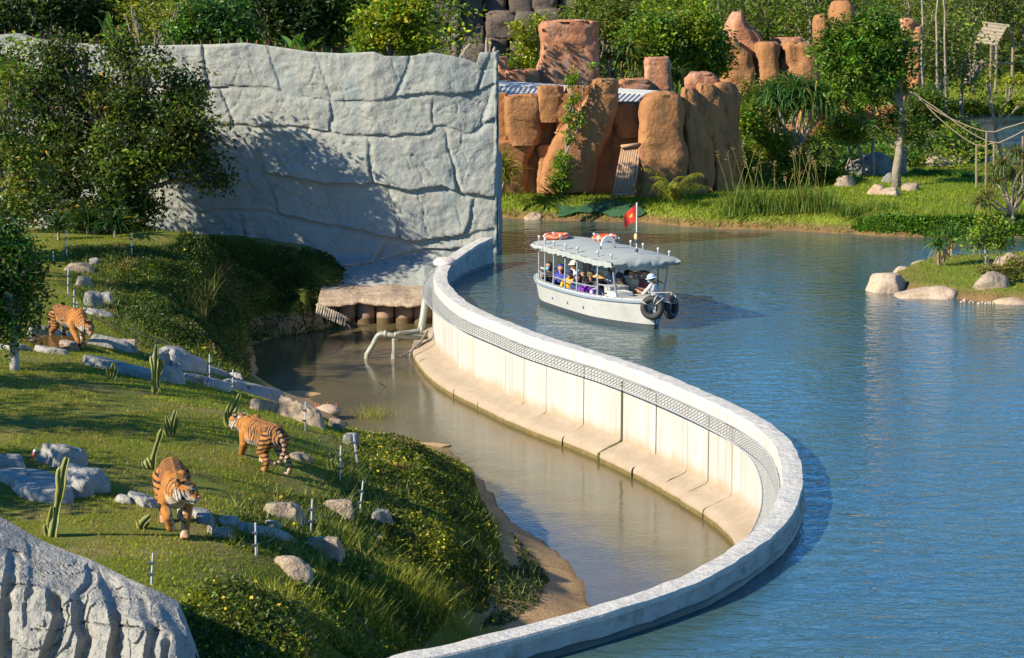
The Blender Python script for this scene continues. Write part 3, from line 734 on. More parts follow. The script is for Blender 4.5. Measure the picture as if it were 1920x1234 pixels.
dirn = np.array([-.25, -.9, .25]); q = q + disp[:, None] * dirn * sstep(0, .05, tt)[:, None]
g = Geo(); g.add(q, grid_faces(nu, nv)[:, ::-1]); FV = q.reshape(nu, nv, 3)
bk = FV[:, 0] + np.array([.0, 1.3, -.9]); bk2 = bk.copy(); bk2[:, 2] = -.5; i = np.arange(nu - 1)
g.add(np.concatenate([FV[:, 0], bk, bk2]), np.concatenate([np.stack([i, i+1, i+1+nu, i+nu], -1), np.stack([i+nu, i+1+nu, i+1+2*nu, i+2*nu], -1)]))
obj('rock_face', g, M_fore, fr, False)

def slab_rock(name, label, A, B, width, height, mat, seed, group=None, amp=.10, cuts=8, flat=.5, off=0.0):
    """a low rock lying along the ground from pixel A to pixel B"""
    a = on_lawn(*A); b = on_lawn(*B); d = (b - a)[:2]; L = np.linalg.norm(d); ang = math.atan2(d[1], d[0]); m = (a + b) / 2
    g = boulder_geo((0, 0, 0), (L / 2, width / 2, 1.0), seed, cuts, amp, 4, .62, 0, flat); V = g.V[0]; zt = V[:, 2].max()
    c_, s_ = math.cos(ang), math.sin(ang); X = m[0] + V[:, 0] * c_ - V[:, 1] * s_; Y = m[1] + V[:, 0] * s_ + V[:, 1] * c_
    z = lawn_z(X, Y); z = .6 * z + .4 * (a[2] + (b[2] - a[2]) * np.clip(V[:, 0] / L + .5, 0, 1)); g.V[0] = np.stack([X, Y, np.maximum(z, MOAT_Z - .1) + V[:, 2] / zt * height + off], -1)
    return tag(obj(name, g, mat, None, True), label, 'rock', group, 'thing')
GR = 'stones round the drinking pool'
for k, (A, B, w_, h_, m, lab) in enumerate([
    ((150,682), (318,716), 1.15, .20, M_grey, 'longest flat white stone slab lying in front of the drinking pool'),
    ((150,640), (280,668), .55, .26, M_grey, 'bluish white stone rim running right from under the pool tiger head'),
    ((284,680), (384,692), .75, .42, M_grey, 'white wedge shaped stone rising behind the tallest cactus'),
    ((300,712), (358,724), .55, .36, M_grey, 'blocky pale stone with a square face beside the tallest cactus'),
    ((352,716), (424,730), .80, .20, M_grey, 'white stone slab between the blocky stone and the two thin stakes'),
    ((404,722), (528,752), .85, .26, M_grey, 'white sloping stone slab running down to the moat edge'),
    ((372,692), (436,712), .40, .16, M_grey, 'pale stone lip behind the two thin stakes'),
    ((-6,655), (66,657), .36, .13, M_grey, 'pale flat edging stone left of the white painted trunk'),
    ((60,656), (136,667), .36, .13, M_grey, 'pale flat edging stone right of the white painted trunk'),
    ((48,630), (100,628), .5, .22, M_grey, 'grey stone behind the pool near the white painted trunk'),
    ((92,630), (140,634), .5, .18, M_grey, 'grey stone under the belly of the tiger at the pool'),
    ((112,652), (148,660), .40, .20, M_tan, 'mossy rounded stone in the pool by the front paw')]):
    slab_rock('stone', lab, A, B, w_, h_, m, 30 + k, GR)
for k, (bx, m, lab) in enumerate([
    ((418,692,460,714), M_grey, 'small rounded white stone at the moat end of the pool'), ((206,630,258,656), M_tan, 'rounded tan stone right of the pool rim'),
    ((145,540,196,576), M_dark, 'brown grey boulder on the slope above the pool tiger'), ((180,544,212,570), M_grey, 'blue grey boulder leaning on the brown one above the pool'),
    ((118,488,172,512), M_tan, 'upper tan boulder on the slope by the fence stakes'), ((128,514,178,540), M_tan, 'lower tan boulder on the slope by the fence stakes'),
    ((160,482,190,497), M_dark, 'small brown stone half buried in the slope at the top')]):
    rock('stone', lab, *bx, m, seed=50 + k, depth=.8, cuts=8, amp=.12, sub=4, sq=.7, flat=.65, group=GR)
slab_rock('stone', 'flat blue grey slab sloping below the two boulders', (150,580), (206,598), .5, .14, M_grey, 58, GR)
GL = 'rocks scattered on the lawn'
for k, (A, B, w_, h_, m, lab) in enumerate([
    ((-14,912), (172,910), 2.1, .16, M_grey, 'broad flat grey stone ledge with the little bird on it'), ((112,914), (204,926), .95, .34, M_grey, 'rough blue grey stone block at the right end of the ledge'),
    ((62,868), (168,874), .6, .34, M_grey, 'pale grey stone back rim behind the flat ledge'), ((240,942), (304,950), .65, .15, M_grey, 'pale grey stone touching the flank of the biggest tiger'),
    ((350,968), (420,984), .60, .11, M_grey, 'blue grey stone behind the planted paw of the biggest tiger'), ((404,976), (456,990), .60, .10, M_grey, 'flat pale stone in the row right of the biggest tiger'),
    ((434,988), (568,1020), .75, .10, M_grey, 'long flat pale slab in the row below the lawn'), ((384,998), (430,1012), .35, .14, M_dark, 'dark low stone in shade under the stone row'),
    ((524,778), (612,806), .62, .42, M_tan, 'long brown log shaped boulder near the moat edge'), ((456,764), (522,772), .5, .22, M_tan, 'low brown boulder beside the leaning cactus')]):
    slab_rock('stone', lab, A, B, w_, h_, m, 90 + k, GL)
tp = G(60, 645, 1.02); pl = Geo(); a = np.linspace(0, 2*math.pi, 30, endpoint=False)
pc_ = on_lawn(70, 645); pl.add(np.stack([pc_[0] + 1.0*np.cos(a)*(1+.12*np.sin(3*a)), pc_[1] + 1.1*np.sin(a), np.full(30, pc_[2] + .03)], -1), [tuple(range(30))])
tag(obj('pool_water', pl, mat_plain('pool_water_brown', (.10, .055, .02), .05, .2, 3, bs=.02)), kind='structure')
for k, (bx, m, lab) in enumerate([
    ((-20,846,48,880), M_grey, 'grey dome stone holding the small pool at the left edge'), ((14,878,60,905), M_grey, 'small pointed grey stone standing on the flat ledge'), ((184,888,208,918), M_grey, 'narrow grey stone against the end of the ledge'),
    ((208,924,250,944), M_grey, 'small grey stone left of the biggest tiger'), ((490,972,530,992), M_grey, 'knob of pale stone on the long flat slab'),
    ((486,932,578,976), M_tan, 'flat topped tan boulder beside the leaning stake'), ((588,932,662,964), M_tan, 'rounded tan boulder between two stakes'), ((690,952,736,980), M_dark, 'small grey boulder at the foot of the rightmost stake'),
    ((568,1000,652,1044), M_tan, 'cracked tan boulder at the end of the slab row'), ((496,1036,590,1078), M_tan, 'angular pale tan boulder lowest on the lawn'), ((530,842,582,862), M_tan, 'small flat tan stone behind the walking tiger'),
    ((612,778,650,804), M_tan, 'tan boulder at the moat edge under the rusty stakes'), ((634,808,672,834), M_dark, 'grey slab tilted behind the leaning stake'), ((676,1074,706,1090), M_grey, 'small white stone half lost in the ground cover'), ((700,1002,718,1011), M_pink, 'tiny pale stone in the flowering ground cover')]):
    rock('stone', lab, *bx, m, seed=170 + k, depth=.8, cuts=10, amp=.12, sub=4 if bx[2]-bx[0] > 50 else 3, sq=.65, flat=.6, group=GL)
# ---- boulders of the small island and the far lawn
for k, (bx, m, lab, hz, z) in enumerate([
    ((1624,505,1704,552), M_pink, 'big rounded pinkish boulder standing in the lake at the island tip', None, -.05),
    ((1684,526,1800,564), M_pink, 'long low pinkish boulder at the island water edge', None, -.05),
    ((1868,548,1960,574), M_pink, 'pinkish boulder at the water edge by the right border', None, -.05),
    ((1676,496,1712,512), M_pink, 'small flat stone behind the big boulder of the island', None, 0.0),
    ((1706,484,1744,500), M_pink, 'low pink stone at the back shore of the island', None, .05),
    ((1826,500,1905,540), M_tan, 'brown mound of rock under the bare island bush', isle_z, None),
    ((1870,466,1935,500), M_tan, 'tan rock at the foot of the island tree', isle_z, None),
    ((1586,276,1676,328), M_dark, 'large grey boulder left of the tall tree trunk', far_z, None),
    ((1562,322,1606,350), M_tan, 'orange brown boulder below the large grey boulder', far_z, None),
    ((1624,341,1660,365), M_pink, 'pink angular stone with a dark top in front of the tree', far_z, None),
    ((1646,346,1694,367), M_pink, 'pale pink stone at the foot of the tree trunk', far_z, None),
    ((1690,336,1726,358), M_tan, 'orange stone right of the tree trunk', far_z, None),
    ((1654,318,1680,342), M_dark, 'dark stone wedged against the left of the tree trunk', far_z, None),
    ((1728,286,1790,312), M_tan, 'flat brown stones along the inlet shore', far_z, None),
    ((1780,286,1816,306), M_tan, 'grey brown stone at the tip of the inlet shore', far_z, None),
    ((980,394,1016,412), M_pink, 'small tan stone at the foot of the far bank', None, .0)]):
    rock('boulder', lab, *bx, m, hz, seed=130 + k, depth=.8, cuts=5 if m is M_pink else 8, amp=.10, sub=4 if k < 3 or k == 7 else 3, sq=.75, z=z)
for k in range(12):
    x = 1806 + k * 5.4 + random.uniform(-3, 3); y = 566 + (x - 1806) * .08 + random.uniform(-2, 1); w_ = random.uniform(2, 6)
    rock('pebble', 'small pale shore stone between the two island boulders', x - w_, y - w_ * 1.2, x + w_, y + 1, M_pink, None, 200 + k, sub=2, z=.0, group='shore stones of the island', cat='stone')

# ================================================================== RED ROCK HOUSE
hp = P(1160, 365, 91.5)
house = thing('rock_house', 'reddish brown animal house shaped like rock pillars with a white metal roof', 'building', (hp[0], hp[1], .6))
DH = 91.0
for k, (nm, pr, D, dep, amp) in enumerate([
    ('rock_block', [(173,932,950),(261,932,951),(300,930,955)], 91.6, .5, .05),
    ('rock_block', [(176,950,1012),(190,949,1014),(250,950,1012),(272,960,1008)], 91.0, .6, .09),
    ('rock_block', [(160,1012,1052),(200,1011,1055),(229,1016,1051)], 91.1, .5, .07),
    ('rock_block', [(174,1044,1073),(245,1045,1071)], 91.2, .5, .06),
    ('rock_block', [(262,928,1008),(300,926,990),(362,926,986)], 91.2, .7, .1),
    ('rock_pillar', [(268,1002,1060),(300,1008,1062),(362,1010,1066)], 91.4, .6, .09),
    ('rock_pillar', [(147,1116,1158),(165,1106,1160),(185,1100,1159),(247,1052,1150),(300,1022,1122),(360,1012,1116)], 90.7, .9, .14),
    ('rock_block', [(160,1066,1108),(215,1062,1112),(250,1040,1110)], 91.4, .6, .07),
    ('rock_pillar', [(200,1140,1162),(300,1116,1162),(368,1114,1160)], 92.0, .7, .06),
    ('rock_block', [(192,1150,1206),(225,1148,1206),(258,1160,1206)], 91.6, .6, .07),
    ('rock_pillar', [(172,1222,1266),(190,1205,1280),(247,1202,1284),(300,1198,1286),(340,1190,1287),(374,1186,1287)], 90.5, .9, .12),
    ('rock_pillar', [(164,1280,1302),(185,1276,1322),(247,1282,1342),(300,1285,1343),(368,1285,1336)], 91.3, .7, .12),
    ('rock_pillar', [(158,1310,1338),(185,1306,1354),(247,1328,1374),(300,1340,1378),(366,1336,1376)], 92.1, .8, .14),
    ('rock_pillar', [(154,1340,1374),(180,1342,1388),(230,1356,1388),(300,1366,1394),(362,1366,1394)], 92.9, .8, .12),
    ('rock_block', [(136,1300,1330),(150,1286,1344),(172,1290,1345)], 93.2, .8, .1),
    ('rock_tower', [(106,1214,1250),(118,1209,1256),(172,1212,1257)], 99.0, .6, .07),
    ('rock_block', [(148,1172,1212),(156,1160,1222),(172,1160,1222)], 98.6, .7, .08),
    ('rock_tower', [(36,1022,1116),(48,1018,1121),(110,1016,1120),(125,1010,1122),(168,1008,1120)], 99.5, 1.0, .13),
    ('rock_block', [(130,950,1010),(165,950,1014)], 98.6, .7, .08),
    ('rock_block', [(106,934,946),(150,932,952)], 98.6, .5, .06)]):
    top_m = M_red2 if k >= 14 else M_red
    obj(nm, column_geo([(y_, l_ - (0 if 10 < k < 14 else 3), r_ + (0 if 10 < k < 14 else 3)) for y_, l_, r_ in pr], D, dep, 300 + k, amp, e=5 if nm != 'rock_pillar' else 4.2, rows_=34, n=44, skew=.55 if k in (11, 12, 13) else .2, pit=1.0 if k in (11, 12, 13) else .6), top_m, house, True)
gu, gv = 90, 40; V = []
for x in np.linspace(930, 1300, gu):
    for t in np.linspace(0, 1, gv): V.append(P(x, 190 + (368 - 190) * t, 91.55))
V = np.array(V); V[:, 1] += .35 * fbm(V * .9, 4, 77) - .25 * sstep(1.8, .6, V[:, 2]); g = Geo(); g.add(V, grid_faces(gu, gv)[:, ::-1]); obj('rear_wall', g, M_red, house, True)
bk = [P(930, 196, 92.9), P(1296, 205, 92.9), P(1296, 368, 92.9), P(930, 368, 92.9)]
g = Geo(); V = np.array([[p[0], y, p[2]] for p in bk for y in (92.9, 95.6)]); g.add(V, [(0,2,4,6),(1,7,5,3),(0,1,3,2),(2,3,5,4),(4,5,7,6),(6,7,1,0)]); obj('house_core', g, M_umber, house)
# roof: panels between standing seams, with a ridge flashing
M_roof = mat_plain('white_roof_sheet', (.50, .50, .45), .45, .06, 4, bs=.05); M_seam = mat_plain('dark_seam', (.16, .17, .16), .6)
rl, rr_ = P(936, 155, 96.2), P(1252, 175, 96.2); fl, frr = P(920, 181, 92.2), P(1222, 200, 92.2)
npan = 34
def rp(u, v, up=0): return (1-v) * ((1-u) * rl + u * rr_) + v * ((1-u) * fl + u * frr) + np.array([0, 0, up])
for k in range(npan):
    u0, u1 = k / npan + .002, (k + 1) / npan - .002
    V = [rp(u0, .06), rp(u1, .06), rp(u1, 1), rp(u0, 1), rp(u0, .06, -.06), rp(u1, .06, -.06), rp(u1, 1, -.06), rp(u0, 1, -.06)]
    g = Geo(); g.add(V, [(0,3,2,1),(4,5,6,7),(0,1,5,4),(2,3,7,6),(1,2,6,5),(0,4,7,3)]); obj('roof_panel', g, M_roof, house)
    a, c = rp((k + 1) / npan, .22, .012), rp((k + 1) / npan, 1, .012); g = Geo(); g.add(*tube([a, c], .020, 4)); obj('roof_seam', g, M_seam, house)
g = Geo(); V = [rp(-.005, -.06, .05), rp(1.005, -.06, .05), rp(1.005, .20, .04), rp(-.005, .20, .04), rp(-.005, -.06, -.1), rp(1.005, -.06, -.1), rp(1.005, .20, -.0), rp(-.005, .20, -.0)]
g.add(V, [(0,3,2,1),(4,5,6,7),(0,1,5,4),(2,3,7,6),(1,2,6,5),(0,4,7,3)]); obj('ridge_flashing', g, mat_plain('flashing', (.56, .55, .48), .5, .05, 4, bs=.05), house)
# barred window and doorway
M_hole = mat_plain('dark_opening', (.012, .010, .008), .95, bs=0)
M_bar = mat_plain('dark_bar', (.06, .05, .04), .6); M_pole = mat_plain('bark_pole', (.34, .21, .12), .8, .35, 10, bs=.5)
w = thing_win = None
def slab(px, D, t, name, mat, parent):
    V = np.array([P(x, y, D) for x, y in px]); V2 = V + np.array([0, t, 0]); n = len(px); g = Geo()
    g.add(np.concatenate([V, V2]), [tuple(range(n)), tuple(range(2*n-1, n-1, -1))] + [(i, n+i, n+(i+1)%n, (i+1)%n) for i in range(n)]); return obj(name, g, mat, parent)
wf = slab([(1011,232),(1046,234),(1043,270),(1010,270)], 91.75, .08, 'window', M_hole, house)
for k in range(7): g = Geo(); x = 1013 + k * 4.8; g.add(*tube([P(x, 234, 91.68), P(x - .5, 269, 91.68)], .018, 4)); obj('bar', g, M_bar, wf)
for y in (244, 254, 264): g = Geo(); g.add(*tube([P(1011, y, 91.66), P(1044, y + .6, 91.66)], .018, 4)); obj('bar', g, M_bar, wf)
df = slab([(1160,258),(1206,262),(1204,370),(1156,368)], 92.0, .1, 'doorway', M_hole, house)
for k in range(6): g = Geo(); x = 1164 + k * 6.4; g.add(*tube([P(x, 262, 91.9), P(x, 366, 91.9)], .018, 4)); obj('bar', g, M_bar, df)
for y in (285, 305, 325, 345): g = Geo(); g.add(*tube([P(1160, y, 91.88), P(1204, y + .6, 91.88)], .018, 4)); obj('bar', g, M_bar, df)
gate = thing('pole_gate', 'gate of thin brown poles leaning across the doorway of the rock house', 'gate', P(1170, 366, 90.2))
for k in range(9):
    g = Geo(); x0 = 1168 + k * 4.0; x1 = 1150 + k * 4.7; g.add(*tube([P(x0, 272 - k * .4, 90.3), P((x0+x1)/2 + random.uniform(-1,1), 318, 89.85), P(x1, 366 - k * .5, 89.3)], [.05, .055, .05], 6)); obj('pole', g, M_pole, gate, True)
for a, c in (((1164,275),(1200,270)), ((1146,367),(1192,363))):
    g = Geo(); D = 90.1 if a[1] < 300 else 89.2; g.add(*tube([P(*a, D), P(*c, D)], .065, 7)); obj('crossbar', g, M_pole, gate, True)
# ---- second red rock group behind the tall tree
hp = P(1500, 250, 117)
rg2 = thing('red_rock_outcrop', 'red artificial rock outcrop with a peak behind the tall tree', 'rock', (hp[0], hp[1], .6))
for k, (pr, D, dep, amp) in enumerate([
    ([(22,1378,1392),(45,1364,1402),(60,1356,1424),(80,1352,1440),(100,1350,1440),(150,1346,1440),(258,1346,1440)], 118, 1.2, .16),
    ([(70,1362,1382),(85,1354,1392),(100,1352,1412),(140,1346,1418),(258,1346,1418)], 116.4, .8, .15), ([(78,1418,1462),(128,1416,1464),(258,1416,1464)], 116.6, .8, .12),
    ([(70,1446,1500),(90,1444,1528)], 120, .9, .1), ([(77,1468,1512),(90,1462,1537),(160,1466,1540),(262,1462,1545)], 117, 1.0, .15),
    ([(28,1530,1548),(40,1525,1553),(70,1526,1553),(200,1526,1553)], 122, .6, .08), ([(0,1562,1598),(20,1557,1603),(60,1555,1604),(200,1555,1604)], 122, .8, .1),
    ([(34,1690,1712),(50,1686,1730),(76,1690,1735)], 119, .8, .15), ([(88,1706,1726),(120,1702,1728),(165,1704,1728)], 118, .6, .1),
    ([(90,1540,1700),(200,1540,1716),(262,1544,1720)], 119, 1.4, .25), ([(188,1574,1605),(215,1576,1612),(262,1574,1614)], 115.5, .8, .15),
    ([(180,1640,1700),(230,1636,1722),(262,1630,1722)], 115.8, .9, .2), ([(195,1596,1640),(262,1590,1650)], 116.5, .8, .2)]):
    obj('rock_block', column_geo(pr, D, dep, 350 + k, amp, freq=.9, rows_=28, n=36), M_red2 if k in (0, 3, 7) else M_red, rg2, True)
# ---- dark cliff of big blocks above the wall
dc = thing('stone_cliff', 'dark brown cliff of large squared blocks at the top of the picture', 'cliff', P(930, 150, 122))
cl = [(785,862,-30,40),(790,848,40,85),(800,856,85,130),(862,905,-20,45),(868,908,45,80),(905,950,-40,18),(912,968,20,68),(915,955,68,130),(955,1000,-30,22),(968,1005,22,120),(998,1045,-30,16),(1005,1050,16,130),(1045,1100,-30,40),(868,912,80,130),(955,975,66,125)]
for k, (x0, x1, y0, y1) in enumerate(cl):
    obj('cliff_block', column_geo([(y0-1, x0-2, x1+2), (y1+2, x0-2, x1+2)], 122 + random.uniform(-.5, .5) + (1.0 if k > 2 and y1 < 60 else 0), 1.2, 400 + k, .13, e=5, rows_=10, n=20, freq=.8), M_umber, dc, True)
obj('cliff_block', column_geo([(28,852,862),(50,848,864),(105,846,862)], 119.5, .8, 430, .15, rows_=10, freq=.9), M_umber, dc, True)
g = Geo(); V = np.array([P(775,-60,124.5), P(1105,-60,124.5), P(1105,150,124.5), P(775,150,124.5)]); g.add(np.concatenate([V, V + [0, 3, 0]]), [(0,1,2,3),(7,6,5,4),(0,4,5,1),(1,5,6,2),(3,2,6,7),(0,3,7,4)]); obj('cliff_core', g, M_umber, dc)
# ================================================================== BODIES (one continuous skin each)
def capsule_mesh(bm_geo, a, c, ra, rc):
    a = np.array(a, float); c = np.array(c, float); L = np.linalg.norm(c - a)
    if L < 1e-6: V, Fc = uvs(a, ra, 10, 8); bm_geo.add(V, Fc); return
    d = (c - a) / L; m = 10; pts = []; rad = []
    for t in np.linspace(-1, 0, 5)[:]: pts.append(a + d * ra * t * .999); rad.append(ra * math.sqrt(max(0, 1 - t * t)) + 1e-3)
    for t in np.linspace(0, 1, 5): pts.append(c + d * rc * t * .999); rad.append(rc * math.sqrt(max(0, 1 - t * t)) + 1e-3)
    V, Fc = tube(pts, rad, m); bm_geo.add(V, Fc)
def skin(name, prims, voxel, smooth_it, colour_fn, mat, parent=None, local=True, sf=.5):
    """prims: (a, b, ra, rb, tag). Fused by a voxel remesh, then coloured vertex by vertex."""
    g = Geo()
    for p in prims: capsule_mesh(g, *p[:4])
    me0 = g.mesh(name + '_src'); o0 = bpy.data.objects.new(name + '_src', me0); COL.objects.link(o0)
    r = o0.modifiers.new('r', 'REMESH'); r.mode = 'VOXEL'; r.voxel_size = voxel
    if smooth_it: s = o0.modifiers.new('s', 'SMOOTH'); s.factor = sf; s.iterations = smooth_it
    dg = bpy.context.evaluated_depsgraph_get(); me = bpy.data.meshes.new_from_object(o0.evaluated_get(dg))
    bpy.data.objects.remove(o0); bpy.data.meshes.remove(me0)
    n = len(me.vertices); V = np.zeros(n * 3, np.float32); me.vertices.foreach_get('co', V); V = V.reshape(-1, 3).astype(float)
    nr = np.zeros(n * 3, np.float32); me.vertices.foreach_get('normal', nr); nr = nr.reshape(-1, 3).astype(float)
    best = np.full(n, 1e9); tagi = np.zeros(n, int); par = np.zeros(n)
    for k, (a, c, ra, rc, tg) in enumerate(prims):
        a = np.array(a, float); c = np.array(c, float); ab = c - a; L = ab @ ab + 1e-9
        t = np.clip((V - a) @ ab / L, 0, 1); d = np.linalg.norm(V - a - t[:, None] * ab, axis=1) - (ra + (rc - ra) * t)
        m = d < best; best = np.where(m, d, best); tagi = np.where(m, k, tagi); par = np.where(m, t, par)
    C = colour_fn(V, nr, tagi, par)
    for at in [x.name for x in me.attributes if x.name == 'Col']: me.attributes.remove(me.attributes[at])
    at = me.attributes.new('Col', 'FLOAT_COLOR', 'POINT'); at.data.foreach_set('color', np.hstack([C, np.ones((n, 1))]).astype(np.float32).ravel())
    me.polygons.foreach_set('use_smooth', np.ones(len(me.polygons), bool)); me.materials.clear(); me.materials.append(mat); me.name = name
    o = bpy.data.objects.new(name, me); COL.objects.link(o)
    if parent is not None: o.parent = parent
    return o

# ================================================================== BOAT
AX = np.array([.40, -.917]); BH = math.atan2(AX[1], AX[0])
_st = G(1229, 618, 0)[:2]; B0 = np.array([*(_st - 2.75 * AX), 0.0])
M_hull = mat_plain('pale_grey_hull', (.38, .385, .36), .5, .10, 3, bs=.12, dirt=(.29, .29, .26))
M_boot = mat_plain('dark_boot_stripe', (.045, .055, .065), .5)
M_trim = mat_plain('blue_grey_rail', (.24, .29, .33), .45, .1, 6, .2)
M_canvas = mat_plain('grey_green_canvas', (.27, .295, .275), .9, .10, 3, bs=.3)
M_white = mat_plain('white_paint', (.55, .55, .52), .5, .05, 4, bs=.05)
M_deck = mat_plain('pale_deck', (.38, .38, .35), .7)
M_orange = mat_plain('orange_foam', (.60, .085, .012), .5, .1, 6, bs=.1)
M_silver = mat_plain('silver_band', (.40, .41, .42), .4)
M_rubber = mat_plain('worn_rubber', (.022, .022, .023), .7, .3, 12, bs=.4)
M_rope = mat_plain('pale_rope', (.45, .43, .37), .9, .15, 30, bs=.4)
boat = thing('tour_boat', 'small grey tour boat with a canvas roof full of seated passengers on the lake', 'boat', B0, BH)
def bobj(name, geo, mat, parent=None, smooth=False): return obj(name, geo, mat, parent or boat, smooth, local=True)
STN = 3.55
def half_beam(x, z):
    """hull half width at x along the keel, height z"""
    t = (x + STN) / (STN + 2.75)
    full = .86 + .20 * math.sin(math.pi * min(1, max(0, t * .85 + .12)))
    bow = (1 - max(0, (t - .60) / .40) ** 2.3) if t > .6 else 1
    stern = (1 - .45 * max(0, (.22 - t) / .22) ** 1.8)
    fl = .80 + .20 * min(1, max(0, (z + .15) / .8))
    return max(.0, full * max(0, bow) ** .6 * stern * (fl if t < .7 else fl - .25 * (t - .7) / .3 * (1 - min(1, max(0, z / .75)))))
def sheer(x): t = (x + STN) / (STN + 2.75); return .66 + .22 * max(0, t - .35) ** 2 + .22 * max(0, .35 - t) ** 2
xs = np.r_[np.linspace(-STN, 1.6, 26), np.linspace(1.75, 2.75, 14)]
def hull_band(z0f, z1f, name, mat, nz=5, grow=0.0):
    g = Geo(); V = []
    for x in xs:
        z0, z1 = z0f(x), z1f(x)
        for z in np.linspace(z0, z1, nz):
            rk = (.16 * max(0, (x - 1.8) / .95)) * max(0, z) - .14 * max(0, (-3.0 - x) / .55) * max(0, z) - .05
            V.append((x + rk, half_beam(x, z) + grow + .012, z))
    V = np.array(V); m = V.copy(); m[:, 1] *= -1; f = grid_faces(len(xs), nz); g.add(V, f); g.add(m, f[:, ::-1])
    # transom
    a = V[:nz]; b2 = m[:nz]; g.add(np.concatenate([a, b2]), [(i, nz+i, nz+i+1, i+1) for i in range(nz-1)]); return bobj(name, g, mat, None, True)
hull_band(lambda x: .13, lambda x: sheer(x), 'hull', M_hull, 7)
hull_band(lambda x: -.3, lambda x: .132, 'boot_stripe', M_boot, 4, .003)
for sgn in (1, -1):
    g = Geo(); pts = [(x + (.16 * max(0, (x - 1.8) / .95)) * sheer(x) - .14 * max(0, (-3.0 - x) / .55) * sheer(x) - .05, sgn * (half_beam(x, sheer(x)) + .025), sheer(x) - .02) for x in xs]; g.add(*tube(pts, .045, 6)); bobj('rubbing_strake', g, M_trim)
g = Geo(); V = []
for x in xs:
    hb = half_beam(x, sheer(x)) + .01; rk = (.16 * max(0, (x - 1.8) / .95)) * sheer(x) - .14 * max(0, (-3.0 - x) / .55) * sheer(x) - .05; z = sheer(x)
    iw = max(0, hb - .16)
    if x > 1.55: iw = 0
    if x < -3.1: iw = 0
    V.append([(x + rk, hb, z + .0), (x + rk, hb * .99, z + .045), (x + rk, iw, z + .045), (x + rk, -iw, z + .045), (x + rk, -hb * .99, z + .045), (x + rk, -hb, z)])
V = np.array(V); f = grid_faces(len(xs), 6); keep = [i for i in range(len(f)) if not (i % 5 == 2 and -3.1 <= xs[i // 5] and xs[min(i // 5 + 1, len(xs)-1)] <= 1.55)]
g.add(V.reshape(-1, 3), f[keep]); bobj('gunwale', g, M_deck)
for k in range(22):
    x = -3.0 + k * .24
    for sgn in (1, -1):
        g = Geo(); g.add(*box((x, sgn * (half_beam(x, sheer(x)) - .06), sheer(x) + .048), (.02, .16, .012))); bobj('deck_seam', g, M_trim)
g = Geo(); V = np.array([[(x, y * (half_beam(x, .2) - .03), .14) for y in (1, -1)] for x in xs[1:-3]]); g.add(V.reshape(-1, 3), grid_faces(len(xs) - 4, 2)); bobj('floor', g, M_deck)
for sgn in (1, -1):
    g = Geo(); g.add(*box((-.75, sgn * .66, .45), (3.9, .38, .06))); g.add(*box((-.75, sgn * .50, .29), (3.9, .04, .30))); bobj('bench', g, mat_plain('red_brown_seat', (.22, .06, .04), .7) if sgn == 1 else bpy.data.materials['red_brown_seat'])
g = Geo(); g.add(*box((1.05, -.30, .70), (.34, .55, .50))); g.add(*box((1.05, -.30, .955), (.40, .60, .03))); bobj('engine_box', g, M_hull)
g = Geo(); g.add(*box((1.5, -.42, .80), (.5, .5, .14))); bobj('locker', g, M_white)
g = Geo(); g.add(*box((-.1, .62, .80), (.6, .2, .5), 0, 0, 0)); bobj('seat_back', g, mat_plain('blue_seat', (.10, .22, .35), .6))
# posts and side rails
PX = [-2.75, -2.05, -1.45, -.70, .05, 1.12, 1.85]; ROOF = 1.74
def edge_y(x): return half_beam(x, sheer(x)) - .05
for x in PX:
    for sgn in (1, -1):
        y = sgn * edge_y(x); yt = sgn * min(.98, edge_y(min(x, 1.3)))
        p = bobj('post', Geo().add(*tube([(x, y, sheer(x)), (x, (y + yt) / 2, 1.2), (x, yt, ROOF + .12)], .026, 6)), M_trim)
        bobj('post_knob', Geo().add(*uvs((x, yt, ROOF + .15), .042, 8, 6)), M_silver, p)
for sgn in (1, -1):
    for lo, hi in ((-2.75, -2.05), (-1.45, 1.12)):
        q = np.linspace(lo, hi, 10); bobj('side_rail', Geo().add(*tube([(x, sgn * edge_y(x), sheer(x) + .27) for x in q], .018, 5)), M_trim)
    q = np.linspace(1.15, 1.95, 5); bobj('side_rail', Geo().add(*tube([(x, sgn * max(.30, edge_y(x)), sheer(x) + .34) for x in q], .018, 5)), M_trim)
# canvas roof with a scalloped valance
cx = np.linspace(-2.80, 2.12, 60); cy = np.linspace(-1, 1, 25)
def chalf(x): return 1.08 - .10 * max(0, (x - 1.2) / .9) ** 2 - .05 * max(0, (-2.0 - x) / .6)
def roof_z(x, v): return ROOF + .10 * (1 - v * v) - .006 * abs(math.sin((x + 2.4) * 2.1)) * (.3 + .7 * abs(v)) + .008 * math.sin(9 * x + 5 * v)
g = Geo(); V = np.array([[(x, v * chalf(x), roof_z(x, v)) for v in cy] for x in cx]); g.add(V.reshape(-1, 3), grid_faces(60, 25)); V2 = V - np.array([0, 0, .02]); g.add(V2.reshape(-1, 3), grid_faces(60, 25)[:, ::-1]); roof = bobj('canopy', g, M_canvas, None, True)
def valance(pts, drop, seed):
    n = len(pts); V = []
    for i, p in enumerate(pts):
        for j in range(5):
            t = j / 4; sc = .82 + .18 * abs(math.sin(i * .5)) + .05 * math.sin(i * 1.7); fo = .028 * math.sin(i * .9 + seed) * t
            V.append(np.array(p) + np.array([fo, fo * .8, -drop * t * sc]))
    return np.array(V), grid_faces(n, 5)
for sgn in (1, -1):
    q = np.linspace(-2.80, 2.12, 110); bobj('valance', Geo().add(*valance([(x, sgn * (chalf(x) + .008), roof_z(x, 1) - .01) for x in q], .15, sgn)), M_canvas, roof, True)
q = np.linspace(-1, 1, 50)
